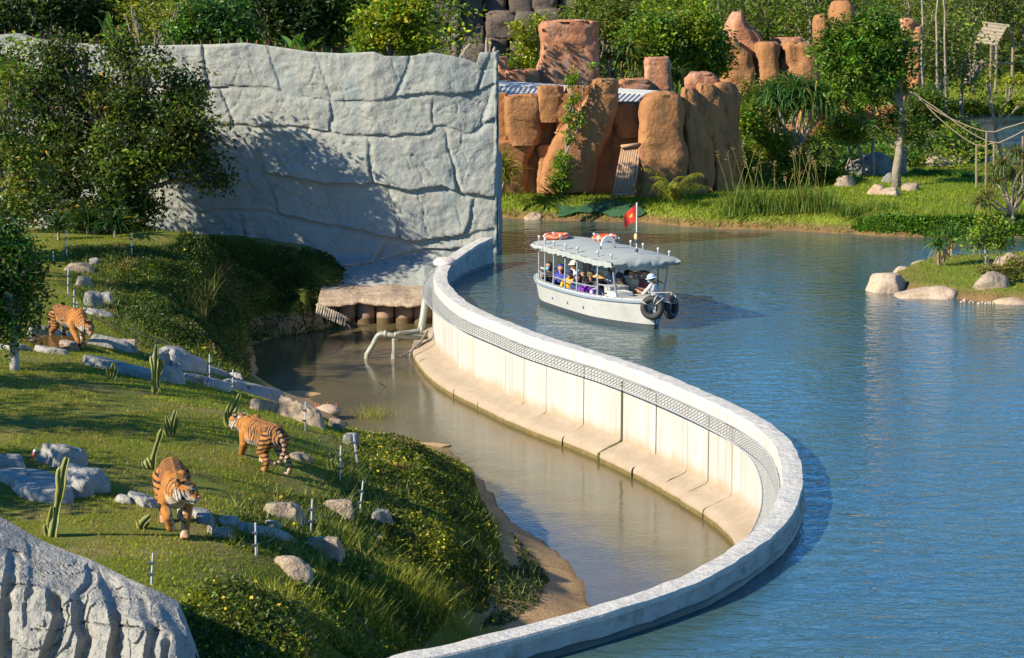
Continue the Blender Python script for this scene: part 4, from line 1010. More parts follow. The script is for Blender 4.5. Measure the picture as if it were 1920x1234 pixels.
bobj('valance', Geo().add(*valance([(-2.81, v * 1.03, roof_z(-2.80, v) - .01) for v in q], .16, 3)), M_canvas, roof, True)
V = []
for i, v in enumerate(q):
    for j in range(8):
        t = j / 7; V.append((2.13 + .13 * math.sin(math.pi * t) + .035 * math.sin(v * 9 + 7 * t + math.sin(i * .7)) * t, v * .98, roof_z(2.12, v) - (.13 + .24 * (1 - v * v)) * t + .03 * math.sin(7 * t + i * .6) * t))
bobj('rolled_curtain', Geo().add(np.array(V), grid_faces(50, 8)), M_canvas, roof, True)
# rolled side curtain between the two near side posts at the stern
bobj('curtain_roll', Geo().add(*tube([(-2.7 + .1 * k, -1.10 + .02 * math.sin(k * 2), 1.66 + .02 * math.sin(k * 1.3)) for k in range(9)], [.05, .06, .055, .065, .06, .05, .06, .065, .05], 7)), M_canvas, roof, True)
# white search arch, mast, flag
arc = Geo(); V = []
for k in range(21):
    a = math.pi * k / 20; ro, ri = .25, .25 - .11 * math.sin(a) ** .7 - .015
    for r_, y in ((ro, -.03), (ro, .03), (ri, .03), (ri, -.03)): V.append((.10 + y, -.10 + r_ * math.cos(a) * .85, ROOF + .16 + r_ * 1.15 * math.sin(a)))
Fc = [(k*4+i, k*4+(i+1)%4, k*4+4+(i+1)%4, k*4+4+i) for k in range(20) for i in range(4)]
arc.add(np.array(V), Fc); bobj('roof_arch', arc, M_white)
for y in (-.31, .11): bobj('arch_foot', Geo().add(*tube([(.10, y, ROOF + .02), (.10, y, ROOF + .18)], .02, 5)), M_boot)
mx, my = 1.42, .10
mast = bobj('mast', Geo().add(*tube([(mx, my, ROOF - .1), (mx, my, ROOF + 1.45)], .026, 6)), M_silver)
for z, r_ in ((.18, .05), (.42, .045), (.62, .04)): bobj('mast_bracket', Geo().add(*uvs((mx, my, ROOF + z), (r_, r_, .06), 8, 6)), M_boot, mast)
bobj('mast_lamp', Geo().add(*uvs((mx + .03, my - .04, ROOF + .55), (.055, .055, .09), 8, 6)), mat_plain('amber_lamp', (.70, .50, .22), .3), mast)
for z in (.35, .75): bobj('mast_arm', Geo().add(*tube([(mx, my - .10, ROOF + z), (mx, my + .10, ROOF + z)], .013, 4)), M_trim, mast)
# flag hanging back towards the stern, with its yellow star
nf, mf = 18, 12; fd = np.array([-.30, -.95]); fd = np.array([math.cos(-2.2), math.sin(-2.2)])
hx, hy = -math.sin(0), 0
wdir = np.array([-1, 0.12]); wd = np.array([math.cos(BH), math.sin(BH)])
loc = lambda wx_, wy_: np.array([wx_ * math.cos(-BH) - wy_ * math.sin(-BH), wx_ * math.sin(-BH) + wy_ * math.cos(-BH)])
fdir = loc(-1, -.15)
def flag_pt(u, v):
    s = u * .34; zt = ROOF + 1.42 - v * .46 * (1 - .25 * u) - .36 * u ** 1.2 + .05 * u
    rip = .045 * math.sin(6 * u + 2 * v) * u; perp = np.array([-fdir[1], fdir[0]])
    xy = np.array([mx, my]) + fdir * s + perp * rip; return np.array([xy[0], xy[1], zt])
V = np.array([[flag_pt(i / (nf - 1), j / (mf - 1)) for j in range(mf)] for i in range(nf)])
M_red_f = mat_plain('red_flag_cloth', (.62, .035, .02), .8, .08, 6, bs=.1); fl_ = bobj('flag', Geo().add(V.reshape(-1, 3), grid_faces(nf, mf)), M_red_f, mast, True)
st = []
for k in range(10):
    a = math.pi / 2 + k * math.pi / 5; r_ = .20 if k % 2 == 0 else .08; st.append((.45 + r_ * math.cos(a) * .95, .5 - r_ * math.sin(a) * .8))
perp = np.array([-fdir[1], fdir[0], 0])
for sd in (.006, -.006):
    V = [flag_pt(u, v) + perp * sd for u, v in st] + [flag_pt(.45, .5) + perp * sd]; bobj('star', Geo().add(np.array(V), [(10, k, (k + 1) % 10) for k in range(10)]), mat_plain('yellow_star', (.75, .55, .03), .8) if sd > 0 else bpy.data.materials['yellow_star'], fl_)
# cleats and mooring marks on the hull
for x in (-1.55, -.55, .4): bobj('hull_mark', Geo().add(*box((x, -(half_beam(x, .35) + .018), .33), (.05, .012, .07))), mat_plain('blue_mark', (.06, .12, .24), .6))
for x in (-2.5, -2.42, -2.35, -2.6): bobj('rope_coil', Geo().add(*tube([(x - .85 + .08 * math.cos(a), -.25 + .22 * math.sin(a) + .1 * (x + 2.5), .90 + .03 * math.sin(3 * a)) for a in np.linspace(0, 6.2, 14)], .022, 5)), M_rope)
def bw(x, y, z):
    c, s = math.cos(BH), math.sin(BH); return np.array([B0[0] + x * c - y * s, B0[1] + x * s + y * c, z])
# ---- things carried on the boat: tyres, lifebuoys
def torus(R_, r_, n=28, m=10, sq=1.0):
    V = []; 
    for i in range(n):
        a = 2 * math.pi * i / n
        for j in range(m):
            t = 2 * math.pi * j / m; V.append(((R_ + r_ * math.cos(t)) * math.cos(a), (R_ + r_ * math.cos(t)) * math.sin(a), r_ * sq * math.sin(t)))
    Fc = [(i*m+j, ((i+1)%n)*m+j, ((i+1)%n)*m+(j+1)%m, i*m+(j+1)%m) for i in range(n) for j in range(m)]
    return np.array(V), Fc
def place_ring(V, c, nrm):
    z = np.array(nrm, float); z /= np.linalg.norm(z); x = np.cross([0, 0, 1], z); x = x / np.linalg.norm(x) if np.linalg.norm(x) > .01 else np.array([1., 0, 0]); y = np.cross(z, x)
    return V @ np.stack([x, y, z]) + np.array(c)
for (px, py, nrm, dz, lab) in ((1223, 577, (-.30, -.95, .10), 61.55, 'big black tyre fender hanging on the near side of the boat bow'), (1258, 576, (.86, -.50, .05), 61.95, 'second black tyre fender at the very bow of the boat, turned sideways')):
    c = P(px, py, dz); t = thing('tyre_fender', lab, 'tyre', c, 0, 'tyre fenders on the boat bow')
    obj('tyre', Geo().add(place_ring(torus(.235, .088, 30, 10, 1.15)[0], c, nrm), torus(.235, .088, 30, 10)[1]), M_rubber, t, True)
    for a in (.7, 1.2, 2.6):
        n_ = np.array(nrm) / np.linalg.norm(nrm); ring_c = place_ring(np.array([[.235 * math.cos(a), .235 * math.sin(a), 0]]), c, nrm)[0]
        tangent = place_ring(np.array([[-math.sin(a), math.cos(a), 0]]), (0, 0, 0), nrm)[0]
        obj('rope', Geo().add(place_ring(torus(.105, .014, 14, 5)[0], ring_c, tangent), torus(.105, .014, 14, 5)[1]), M_rope, t)
    top = c + np.array([0, 0, .2]); obj('rope', Geo().add(*tube([top, top + np.array([.02, .05, .18]), bw(2.45, 0, .93)], .014, 5)), M_rope, t)
g = Geo(); 
for (x, y, lab, ra) in ((-2.15, .30, 'orange lifebuoy lying on the roof corner at the stern', .3), (-1.95, 1.02, 'orange lifebuoy lying at the far edge of the boat roof', .9)):
    y = min(y, .62) if ra < .5 else .72
    x = -2.62 if ra < .5 else -1.75
    c = bw(x, y if ra > .5 else -.38, ROOF + .16); t = thing('lifebuoy', lab, 'lifebuoy', c, 0, 'lifebuoys on the boat roof')
    obj('ring', Geo().add(torus(.29, .075, 30, 10)[0] + c, torus(.29, .075, 30, 10)[1]), M_orange, t, True)
    for k in range(4):
        a = ra + k * math.pi / 2; V, Fc = torus(.078, .012, 12, 4, 3.5); rc = c + np.array([.29 * math.cos(a), .29 * math.sin(a), 0]); obj('band', Geo().add(place_ring(V, rc, (-math.sin(a), math.cos(a), 0)), Fc), M_silver, t)
    obj('grab_line', Geo().add(*tube([c + np.array([.385 * math.cos(a), .385 * math.sin(a), .02 * math.sin(8 * a)]) for a in np.linspace(0, 6.28, 40)], .009, 4)), M_rope, t)

# ================================================================== PASSENGERS
M_person = mat_vcol('clothing_and_skin', .8, .15, .25); M_hair = mat_plain('dark_hair', (.015, .011, .009), .6); M_eye = mat_plain('eye_dark', (.01, .008, .007), .3)
M_mask_w = mat_plain('white_mask', (.75, .76, .76), .8); M_mask_b = mat_plain('blue_mask', (.08, .40, .62), .8)
SKIN1 = (.42, .22, .13); SKIN2 = (.30, .15, .085)
eye_me = Geo().add(*uvs((0, 0, 0), .011, 6, 5)).mesh('eye'); eye_me.materials.append(M_eye)
def person(label, x, y, face, shirt, legs=(.05, .05, .07), sk=SKIN1, arms='lap', lean=.05, hd=(0, -.1), head='hair', hat=None, mask=None, sc=1.0, seat=.48, stand=False, sleeve='short', deck=.28, py=None):
    if x > 20:                                   # x given as a column of the enlarged photograph
        want = 960 + x / 4.408; cand = np.linspace(-3.2, 2.4, 400); px_ = []
        for c_ in cand: w_ = bw(c_, y, 1.15); px_.append(CX + w_[0] * F / (w_[1] * cP + (CAM_H - w_[2]) * sP))
        x = float(cand[np.argmin(np.abs(np.array(px_) - want))])
        if py is not None:                       # seat height from where the head shows
            w_ = bw(x, y, 1.0); hz_ = P(want, 360 + py / 4.408, w_[1])[2]; seat = min(.86, max(.34, hz_ - .70 * .92 * sc))
    root = thing('person', label, 'person', bw(x, y, deck), BH + face, 'passengers on the tour boat')
    S = .92 * sc; sz = (seat - deck) / S if not stand else .86
    # joints: +X is where the body faces
    hip = np.array([0, 0, sz + .09]); chest = np.array([lean, 0, sz + .40]); neck = np.array([lean * 1.3 + .01, 0, sz + .56]); hc = np.array([lean * 1.4 + .035, 0, sz + .70])
    pr = []; A = lambda a, c, ra, rc, t: pr.append((np.array(a) * S, np.array(c) * S, ra * S, rc * S, t))
    A(hip + [0, .07, 0], hip + [0, -.07, 0], .125, .125, 'legs'); A(hip + [.01, 0, .02], chest, .135, .15, 'shirt'); A(chest + [0, .08, .04], chest + [0, -.08, .04], .125, .125, 'shirt')
    A(neck + [0, .13, -.045], neck + [0, -.13, -.045], .066, .066, 'shirt'); A(neck - [0, 0, .06], neck + [.012, 0, .06], .056, .052, 'skin')
    dy, dp = hd; fw = np.array([math.cos(dy) * math.cos(dp), math.sin(dy) * math.cos(dp), math.sin(dp)]); up = np.array([-math.sin(dp) * math.cos(dy), -math.sin(dp) * math.sin(dy), math.cos(dp)]); sd = np.cross(up, fw)
    A(hc + up * .025, hc + up * .03 + fw * .012, .098, .094, 'skin'); A(hc - up * .03 + fw * .012, hc - up * .075 + fw * .028, .078, .056, 'skin'); A(hc + fw * .088 - up * .005, hc + fw * .108 - up * .028, .012, .016, 'skin')
    for s in (1, -1): A(hc + sd * s * .094, hc + sd * s * .098 + up * .02, .018, .02, 'skin')
    for s in (1, -1):
        shd = neck + np.array([0, s * .175, -.06])
        if arms == 'lap': el = shd + np.array([.10, s * .06, -.27]); hn = np.array([lean + .27, s * .09, sz + .22])
        elif arms == 'phone': el = shd + np.array([.14, s * .05, -.24]); hn = np.array([lean + .34, s * .045, sz + .46])
        elif arms == 'face': el = shd + np.array([.20, s * .05, -.18]); hn = (hc + fw * .13 - up * .06 + sd * s * .04) if s > 0 else np.array([lean + .27, s * .09, sz + .22])
        elif arms == 'out': el = shd + np.array([.18, s * .08, -.20]); hn = np.array([lean + .46, s * .12, sz + .34])
        elif arms == 'wheel': el = shd + np.array([.17, s * .09, -.20]); hn = np.array([lean + .42, s * .16, sz + .38])
        else: el = shd + np.array([.02, s * .08, -.29]); hn = el + np.array([.12, -s * .02, -.22])
        A(shd, el, .058, .045, 'shirt'); A(el, el + (hn - el) * .86, .043, .031, 'shirt' if sleeve == 'long' else 'skin')
        d = (hn - el); d = d / np.linalg.norm(d); side = np.cross(d, [0, 0, 1.]); side /= np.linalg.norm(side) + 1e-6; curl = np.array([0, 0, -.35]) - side * s * .15
        pm = el + (hn - el) * .92; A(el + (hn - el) * .84, hn, .030, .034, 'skin')
        for q_, ln in ((-1.5, .062), (-.5, .074), (.5, .070), (1.5, .055)):
            f0 = hn + side * q_ * .017 + d * .02; f1 = f0 + d * ln * .6; f2 = f1 + (d * .6 + curl) * ln * .6; A(f0, f1, .0115, .011, 'skin'); A(f1, f2, .011, .0095, 'skin')
        A(pm - side * s * .025, pm - side * s * .052 + d * .04, .013, .0105, 'skin')
        if stand:
            hj = hip + np.array([0, s * .09, -.04]); kn = hj + np.array([.03, s * .01, -.40]); an = np.array([0, s * .11, .07]); A(hj, kn, .085, .06, 'legs'); A(kn, an, .058, .042, 'legs'); A(an - [.04, 0, .03], an + [.13, s * .02, -.04], .042, .034, 'shoe')
        else:
            ly = -face + (.45 if y < 0 else -.45); lc, ls = math.cos(ly), math.sin(ly); LR = lambda v: np.array([v[0] * lc - v[1] * ls, v[0] * ls + v[1] * lc, v[2]])
            hj = hip + np.array([0, s * .08, -.02]); kn = hip + LR([.40, s * .11, -.02]); an = kn + LR([.02, 0, -max(.18, sz - .02)]); A(hj, kn, .082, .06, 'legs'); A(kn, an, .056, .042, 'legs'); A(an - LR([.03, 0, .02]), an + LR([.12, s * .02, -.03]), .042, .034, 'shoe')
    cols = {'skin': sk, 'shirt': shirt, 'legs': legs, 'shoe': (.03, .03, .03)}; tab = np.array([cols[p[4]] for p in pr])
    def cf(V, nr, ti, t):
        c = tab[ti].copy(); h = V / S - hc; lx, lz = h @ fw, h @ up
        lips = (np.abs(h @ sd) < .024) & (np.abs(lz + .062) < .009) & (lx > .05); c[lips] = (.22, .07, .05); return c
    skin('body', pr, .0125 * S, 2, cf, M_person, root, sf=.4)
    for s in (1, -1):
        e = bpy.data.objects.new('eye', eye_me); COL.objects.link(e); e.parent = root; e.location = ((hc + fw * .098 + sd * s * .034 + up * .022) * S)
    def shell(fn, name, mat, ku=16, kv=12, off=.0):
        V, Fc = uvs((0, 0, 0), 1, ku, kv); W = []
        for v in V: W.append((hc + fn(v)) * S)
        o = obj(name, Geo().add(np.array(W), Fc), mat, root, True, local=True); return o
    M3 = np.stack([fw, sd, up])
    def hairf(v):
        p = v * np.array([.112, .108, .118]); 
        if p[0] > .045 and p[2] < .055: p[0] = .045
        if p[2] < -.06: p[2] = -.06
        return (p + [-.012, 0, .032]) @ M3
    def hoodf(v):
        p = v * np.array([.128, .122, .145]); 
        if p[0] > .055 and p[2] < .09 and abs(p[1]) < .085: p[0] = .02
        if p[2] < -.05: p = p * np.array([1.25, 1.45, 1.75])
        return (p + [-.012, 0, .02]) @ M3
    colm = lambda c, nm: bpy.data.materials.get(nm) or mat_plain(nm, c, .85, .1, 10, bs=.2)
    if head == 'hair': shell(hairf, 'hair', M_hair)
    elif head == 'long_hair':
        def lf(v):
            p = hairf(v) @ M3.T
            if v[2] < -.1 and v[0] < .2: p[2] -= .16 * -v[2]; p[0] -= .02
            return p @ M3
        shell(lf, 'hair', M_hair)
    elif head: shell(hoodf, 'headscarf', colm(head[1], head[0]))
    if hat:
        kind, c = hat[0], hat[1]; m = colm(c, hat[2])
        def cap(v): p = v * np.array([.118, .113, .09]); p[2] = max(p[2], -.01); return (p + [-.005, 0, .062]) @ M3
        h_ = shell(cap, 'cap' if kind == 'cap' else 'hat', m)
        if kind == 'cap':
            a = np.linspace(-1.1, 1.1, 11); V = [hc + np.array([r_ * math.cos(t) , r_ * math.sin(t) * .8, .058 - .02 * (r_ > .15)]) @ M3 for t in a for r_ in (.10, .185)]; obj('brim', Geo().add(np.array(V) * S, grid_faces(11, 2)), m, h_, local=True)
        else:
            a = np.linspace(0, 2 * math.pi, 25); V = [hc + np.array([r_ * math.cos(t), r_ * math.sin(t), .055 - (r_ - .1) * .42]) @ M3 for t in a for r_ in (.10, .15, .205 if kind == 'wide' else .165)]; obj('brim', Geo().add(np.array(V) * S, grid_faces(25, 3)), m, h_, True, local=True)
    if mask is not None:
        def mf_(v): p = v * np.array([.062, .066, .052]); p[0] = max(p[0], -.01); return (p + [.062, 0, -.045]) @ M3
        shell(mf_, 'face_mask', mask, 12, 8)
    return root
# local axes: +x bow, -y the side nearest the camera. faces are turned from the bow direction
person('woman in black robe and red headband with a light blue mask at the boat stern', 300, -.30, -.9, (.02, .018, .02), (.10, .02, .03), head=('black_scarf', (.015, .013, .015)), mask=M_mask_b, arms='phone', sleeve='long', py=630)
person('person with royal blue headscarf sitting behind the yellow shirt', 412, -.25, -.7, (.03, .05, .30), head=('royal_blue_scarf', (.015, .03, .36)), arms='phone', sleeve='long', mask=None, py=650)
person('person in a yellow shirt and dark cap with red badge', 478, -.62, -.5, (.72, .38, .02), (.04, .05, .08), head='hair', hat=('cap', (.02, .03, .08), 'navy_cap'), arms='out', py=675)
person('person in navy jacket and hood leaning over the near rail', 548, -.66, -.6, (.03, .05, .13), head=('navy_hood', (.03, .045, .12)), hd=(.2, -.4), arms='lap', sleeve='long', py=722)
person('person in a black cap and purple shirt at the near rail', 608, -.66, -.4, (.16, .03, .32), head='long_hair', hat=('cap', (.02, .02, .025), 'black_cap'), hd=(.3, -.3), sc=.92, py=738)
person('person in a lilac shirt bent over behind the purple shirt', 668, -.62, .2, (.42, .34, .60), (.40, .30, .52), head='long_hair', hd=(.3, -.5), lean=.14, sc=.92, py=765)
person('woman in a wide straw hat holding out her hand', 712, -.25, -.1, (.06, .02, .02), head='long_hair', hat=('wide', (.55, .33, .12), 'straw_hat'), arms='out', hd=(.0, -.15), py=700)
person('man in a white shirt seated on the far side of the boat', 838, .55, -1.0, (.72, .74, .78), (.10, .11, .14), SKIN2, 'lap', .04, (.9, -.05), seat=.56, py=650)
person('person in dark top resting a chin on one hand', 882, -.10, -.3, (.03, .03, .04), sk=SKIN1, arms='face', hat=('cap', (.03, .04, .07), 'dark_blue_cap'), hd=(-.2, -.2), py=702)
person('person in a black cap behind the khaki uniform', 958, .38, -.6, (.10, .10, .13), hat=('cap', (.012, .012, .014), 'plain_black_cap'), mask=M_mask_w, seat=.54, py=680)
person('man in a beige khaki uniform shirt wearing a white mask', 1008, .30, -1.0, (.55, .48, .36), (.30, .25, .17), arms='lap', mask=M_mask_w, hd=(-.1, -.1), seat=.56, py=678)
person('person in a white shirt holding a hand to the head', 1062, .62, -.9, (.60, .62, .66), head='hair', arms='face', seat=.56, sc=.95, py=668)
person('person in a dark red patterned top near the bow', 1128, .52, -1.2, (.18, .05, .06), head='long_hair', arms='lap', seat=.54, hd=(.2, -.2), py=680)
person('boat hand in grey shirt and light blue bucket hat at the bow', 1256, .16, -2.4, (.46, .46, .44), (.10, .11, .14), SKIN2, 'wheel', .06, (.4, -.25), hat=('bucket', (.32, .46, .56), 'light_blue_bucket_hat'), mask=M_mask_b, seat=.58, py=720)
person('person in a pale cap sitting on the far side behind the yellow shirt', 500, .50, -1.2, (.55, .50, .44), head='hair', hat=('cap', (.62, .56, .46), 'cream_cap'), seat=.54, py=655)
person('child with brown hair between the navy jacket and the straw hat', 582, -.20, -.4, (.42, .26, .12), head=('brown_hood', (.36, .20, .09)), sc=.82, seat=.5, py=698)
person('person in olive cap and dark shirt in the middle of the boat', 648, -.22, -.3, (.05, .06, .05), hat=('cap', (.10, .09, .04), 'olive_cap'), hd=(.3, -.2), seat=.52, py=690)
person('man standing in grey shirt with head hidden under the boat roof', 625, .45, -.9, (.30, .29, .26), (.36, .33, .27), SKIN2, 'down', .16, (0, -.8), stand=True, sleeve='short', sc=.93)
# ================================================================== TIGERS
M_fur = mat_vcol('tiger_fur', .85, 0, .12, .22)
_nt = M_fur.node_tree; _b = _nt.nodes['Principled BSDF']; 
_n = bump(_nt, None, noise_tex(_nt, 9, 4, .7), .5, .05); bump(_nt, _b, noise_tex(_nt, 60, 3, .7, stretch=(1, 1, .35)), .8, .012, _n)
M_teye = mat_plain('tiger_eye', (.22, .13, .02), .15, bs=0); M_tnose = mat_plain('tiger_nose', (.35, .12, .09), .4, bs=0)
def rotz(v, a): c, s = math.cos(a), math.sin(a); return np.array([v[0]*c - v[1]*s, v[0]*s + v[1]*c, v[2]])
def tiger(label, paw_px, paw_local, heading, legs, head, yaw, pitch, tail, seed, zlift=0.0, sc=1.0, spine=(0, 0)):
    """legs: name -> list of joints (shoulder/elbow/wrist/paw ...); head: centre of the skull"""
    a = math.atan2(heading[1], heading[0]); pw = on_lawn(*paw_px)
    off = rotz(np.array([*paw_local, 0]) * sc, a); loc_ = np.array([pw[0] - off[0], pw[1] - off[1], pw[2] + zlift])
    root = thing('tiger', label, 'tiger', loc_, a, 'tigers in the enclosure'); S = sc; pr = []
    A = lambda p, q, ra, rb, t: pr.append((np.array(p, float) * S, np.array(q, float) * S, ra * S, rb * S, t))
    zb = spine[0]
    A((-.52,0,.74),(-.18,0,.72+zb),.185,.185,'torso'); A((-.18,0,.72+zb),(.22,0,.71),.185,.20,'torso'); A((.22,0,.71),(.50,0,.72),.20,.19,'torso')
    A((-.42,0,.64),(-.05,0,.58),.17,.18,'torso'); A((-.05,0,.58),(.40,0,.58),.18,.20,'torso'); A((.40,0,.60),(.56,0,.62),.19,.16,'torso'); A((-.50,0,.68),(-.64,0,.66),.18,.13,'torso')
    for s in (1, -1): A((.40,s*.10,.60),(.44,s*.085,.86),.12,.075,'torso'); A((-.50,s*.085,.62),(-.46,s*.07,.80),.15,.10,'torso')
    A((.48,0,.80),(.44,0,.84),.10,.08,'torso')
    hc = np.array(head, float); cy, sy, cp, sp = math.cos(yaw), math.sin(yaw), math.cos(pitch), math.sin(pitch)
    fw = np.array([cy*cp, sy*cp, sp]); sd = np.array([-sy, cy, 0]); up = np.cross(fw, sd)
    nb = np.array([.50, 0, .72]); A(nb, hc - fw * .10 - up * .03, .185, .135, 'neck'); A((.52,0,.60), hc - fw * .08 - up * .08, .15, .10, 'neck')
    HS = 1.16
    H = lambda f, s_, u: hc + (fw * f + sd * s_ + up * u) * HS
    A(H(-.03,0,.02), H(.05,0,.035), .125*HS, .105*HS, 'head'); A(H(.05,.0,.03), H(.125,0,.012), .080*HS, .055*HS, 'head'); A(H(.08,.026,-.035), H(.150,.024,-.035), .056*HS, .044*HS, 'head'); A(H(.08,-.026,-.035), H(.150,-.024,-.035), .056*HS, .044*HS, 'head')
    A(H(.03,0,-.075), H(.135,0,-.085), .055*HS, .036*HS, 'head')
    for s in (1, -1):
        A(H(-.02,s*.075,-.03), H(.0,s*.105,-.055), .075*HS, .050*HS, 'head'); A(H(.04,s*.045,.055), H(.05,s*.05,.05), .045*HS, .04*HS, 'head')
        A(H(-.055,s*.085,.105), H(-.055,s*.098,.150), .042*HS, .026*HS, 'ear')
    for nm, js in legs.items():
        front = nm[0] == 'f'; rr = [.125, .085, .062, .058, .062] if front else [.155, .105, .058, .056, .060]
        for k in range(len(js) - 1): A(js[k], js[k+1], rr[k], rr[k+1], nm)
        p, q = np.array(js[-2], float), np.array(js[-1], float); d = q - p; d /= np.linalg.norm(d) + 1e-9
        flat = np.array([d[0], d[1], 0]); flat = flat / np.linalg.norm(flat) if np.linalg.norm(flat) > .3 else np.array([1., 0, 0]); sdv = np.array([-flat[1], flat[0], 0])
        for t in (-1.4, -.5, .5, 1.4): b0 = q + sdv * t * .026; A(b0, b0 + flat * .048 - np.array([0, 0, .016]), .030, .027, nm)
    for k in range(len(tail) - 1): A(tail[k], tail[k+1], .048 - .003*k, .045 - .003*k, 'tail')
    tags = np.array([p[4] for p in pr]); L0 = np.cumsum([0] + [np.linalg.norm(np.array(tail[k+1]) - np.array(tail[k])) for k in range(len(tail)-1)])
    tail_first = int(np.argmax(tags == 'tail'))
    def cf(V, nr, ti, t):
        p = V / S; tg = tags[ti]; n = len(p)
        org = np.array([.34, .135, .024]); pale = np.array([.46, .41, .33]); blk = np.array([.012, .009, .008])
        w3 = fbm(p * 5 + seed, 3, seed); w4 = fbm(p * 13 + seed, 2, seed + 3)
        C = np.tile(org, (n, 1)) * (1 + .20 * w3 + .14 * w4)[:, None]; C = C * (1 + .35 * sstep(.75, .55, p[:, 2]) * (tg == 'torso'))[:, None] + np.array([.06, .055, .04]) * (sstep(.72, .5, p[:, 2]) * (tg == 'torso'))[:, None]
        body = (tg == 'torso') | (tg == 'neck'); leg = np.array([x in ('fl', 'fr', 'hl', 'hr') for x in tg]); hind = np.array([x in ('hl', 'hr') for x in tg])
        white = np.zeros(n)
        white = np.where(body, np.maximum(sstep(.0, -.5, nr[:, 2]) * sstep(.76, .54, p[:, 2]), .85 * sstep(.25, .8, nr[:, 0]) * sstep(.45, .55, p[:, 0]) * sstep(.72, .58, p[:, 2])), white)
        inner = np.where(p[:, 1] > 0, -nr[:, 1], nr[:, 1]); white = np.where(leg, .75 * sstep(.1, .7, inner) * sstep(.75, .45, p[:, 2]), white)
        white = np.where(tg == 'tail', .35, white)
        ang = np.abs(p[:, 1]); ph = p[:, 0] + .045 * w3 * 1.4 + .10 * (p[:, 2] - .7) * np.sin(p[:, 0] * 4 + seed)
        per = .066; fr_ = np.abs(((ph / per) % 1) - .5) * 2; wd = .46 + .26 * w3 + .10 * fbm(p * 8 + 3, 2, seed + 9) + .06 * sstep(.8, .6, p[:, 2])
        zone = sstep(.30, .12, p[:, 0]) + .45 * sstep(.40, .32, p[:, 0]); st = (fr_ < wd * np.clip(zone, 0, 1))
        fork = np.abs((((ph + .044) / per) % 1) - .5) * 2 < .16 * sstep(.0, .4, fbm(p * 4 + 11, 2, seed))
        stripe = body & (st | (fork & (p[:, 0] < .2))) & ~((p[:, 2] > .9) & (np.abs(p[:, 1]) < .02))
        ph2 = p[:, 2] + .25 * p[:, 0] + .05 * w3; f2 = np.abs(((ph2 / .082) % 1) - .5) * 2
        stripe |= hind & (f2 < .36 + .2 * w3) & (p[:, 2] > .14)
        stripe |= leg & ~hind & (f2 < .26 + .3 * w3) & (inner > .15) & (p[:, 2] > .16)
        stripe |= (tg == 'neck') & (np.abs((((p @ (hc - nb) / np.linalg.norm(hc - nb)) + .03 * w3) / .095 % 1) - .5) * 2 < .22 + .25 * w3) & (p[:, 2] > .5)
        L = np.interp(ti + t, np.arange(tail_first, tail_first + len(L0)), L0); stripe |= (tg == 'tail') & ((np.abs((L / .085 % 1) - .5) * 2 < .42) | (L > L0[-1] - .07))
        h = (p - hc) / HS; f_, s_, u_ = h @ fw, np.abs(h @ sd), h @ up; hd_ = (tg == 'head') | (tg == 'ear'); hw = fbm(np.stack([f_, s_, u_], -1) * 14, 2, 4)
        white = np.where(hd_, np.maximum.reduce([sstep(-.035, -.075, u_), sstep(.055, .085, s_) * sstep(.07, .0, u_), sstep(.03, .0, np.hypot(u_ - .075, s_ - .05) - .012), sstep(.03, .01, np.abs(u_ + .045)) * sstep(.10, .13, f_)]), white)
        C = C * (1 - white[:, None]) + pale * (1 + .08 * w4)[:, None] * white[:, None]
        eye = np.hypot(np.hypot(f_ - .118, (s_ - .058) * 1.0), (u_ - .040) * 1.5) < .030
        fore = (u_ > .075) & (np.abs(((u_ + .35 * s_ + .01 * hw) / .030 % 1) - .5) * 2 < .42) & (s_ > .008) & (s_ < .075) & (f_ > -.03)
        chk = (s_ > .060) & (u_ < .06) & (np.abs(((f_ + .55 * u_ + .012 * hw) / .046 % 1) - .5) * 2 < .40) & (f_ < .09)
        brow = (np.abs(u_ - .060 - .2 * (s_ - .05)) < .007) & (f_ > .06) & (s_ > .02) & (s_ < .09)
        mouth = (np.abs(u_ + .072) < .008) & (f_ > .08); whisk = (np.abs(((u_) / .018 % 1) - .5) * 2 < .25) & (f_ > .11) & (f_ < .165) & (s_ > .03) & (u_ < -.015) & (u_ > -.055)
        stripe = np.where(hd_, eye | fore | chk | brow | mouth | whisk, stripe)
        earm = (tg == 'ear'); C[earm] = np.where((u_[earm] > .14)[:, None], blk, C[earm]); stripe = np.where(earm & (f_ < -.065), True, stripe)
        sp_ = earm & (f_ < -.07) & (np.hypot(u_ - .13, s_ - .092) < .022)
        C[stripe.astype(bool)] = blk * (1 + .5 * np.abs(w4[stripe.astype(bool)]))[:, None]; C[sp_] = pale
        pads = leg & (p[:, 2] < .13) & (nr[:, 2] > -.3); C[pads] = C[pads] * .8 + pale * .25
        return C
    skin('body', pr, .0135 * S, 3, cf, M_fur, root, sf=.45)
    for s in (1, -1): obj('eye', Geo().add(*uvs(H(.123, s*.056, .040) * S, .017 * S, 8, 6)), M_teye, root, True, local=True)
    obj('nose', Geo().add(*uvs(H(.192, 0, -.012) * S, np.array([.02, .026, .018]) * S, 8, 6)), M_tnose, root, True, local=True)
    return root
def legset(**k): return k
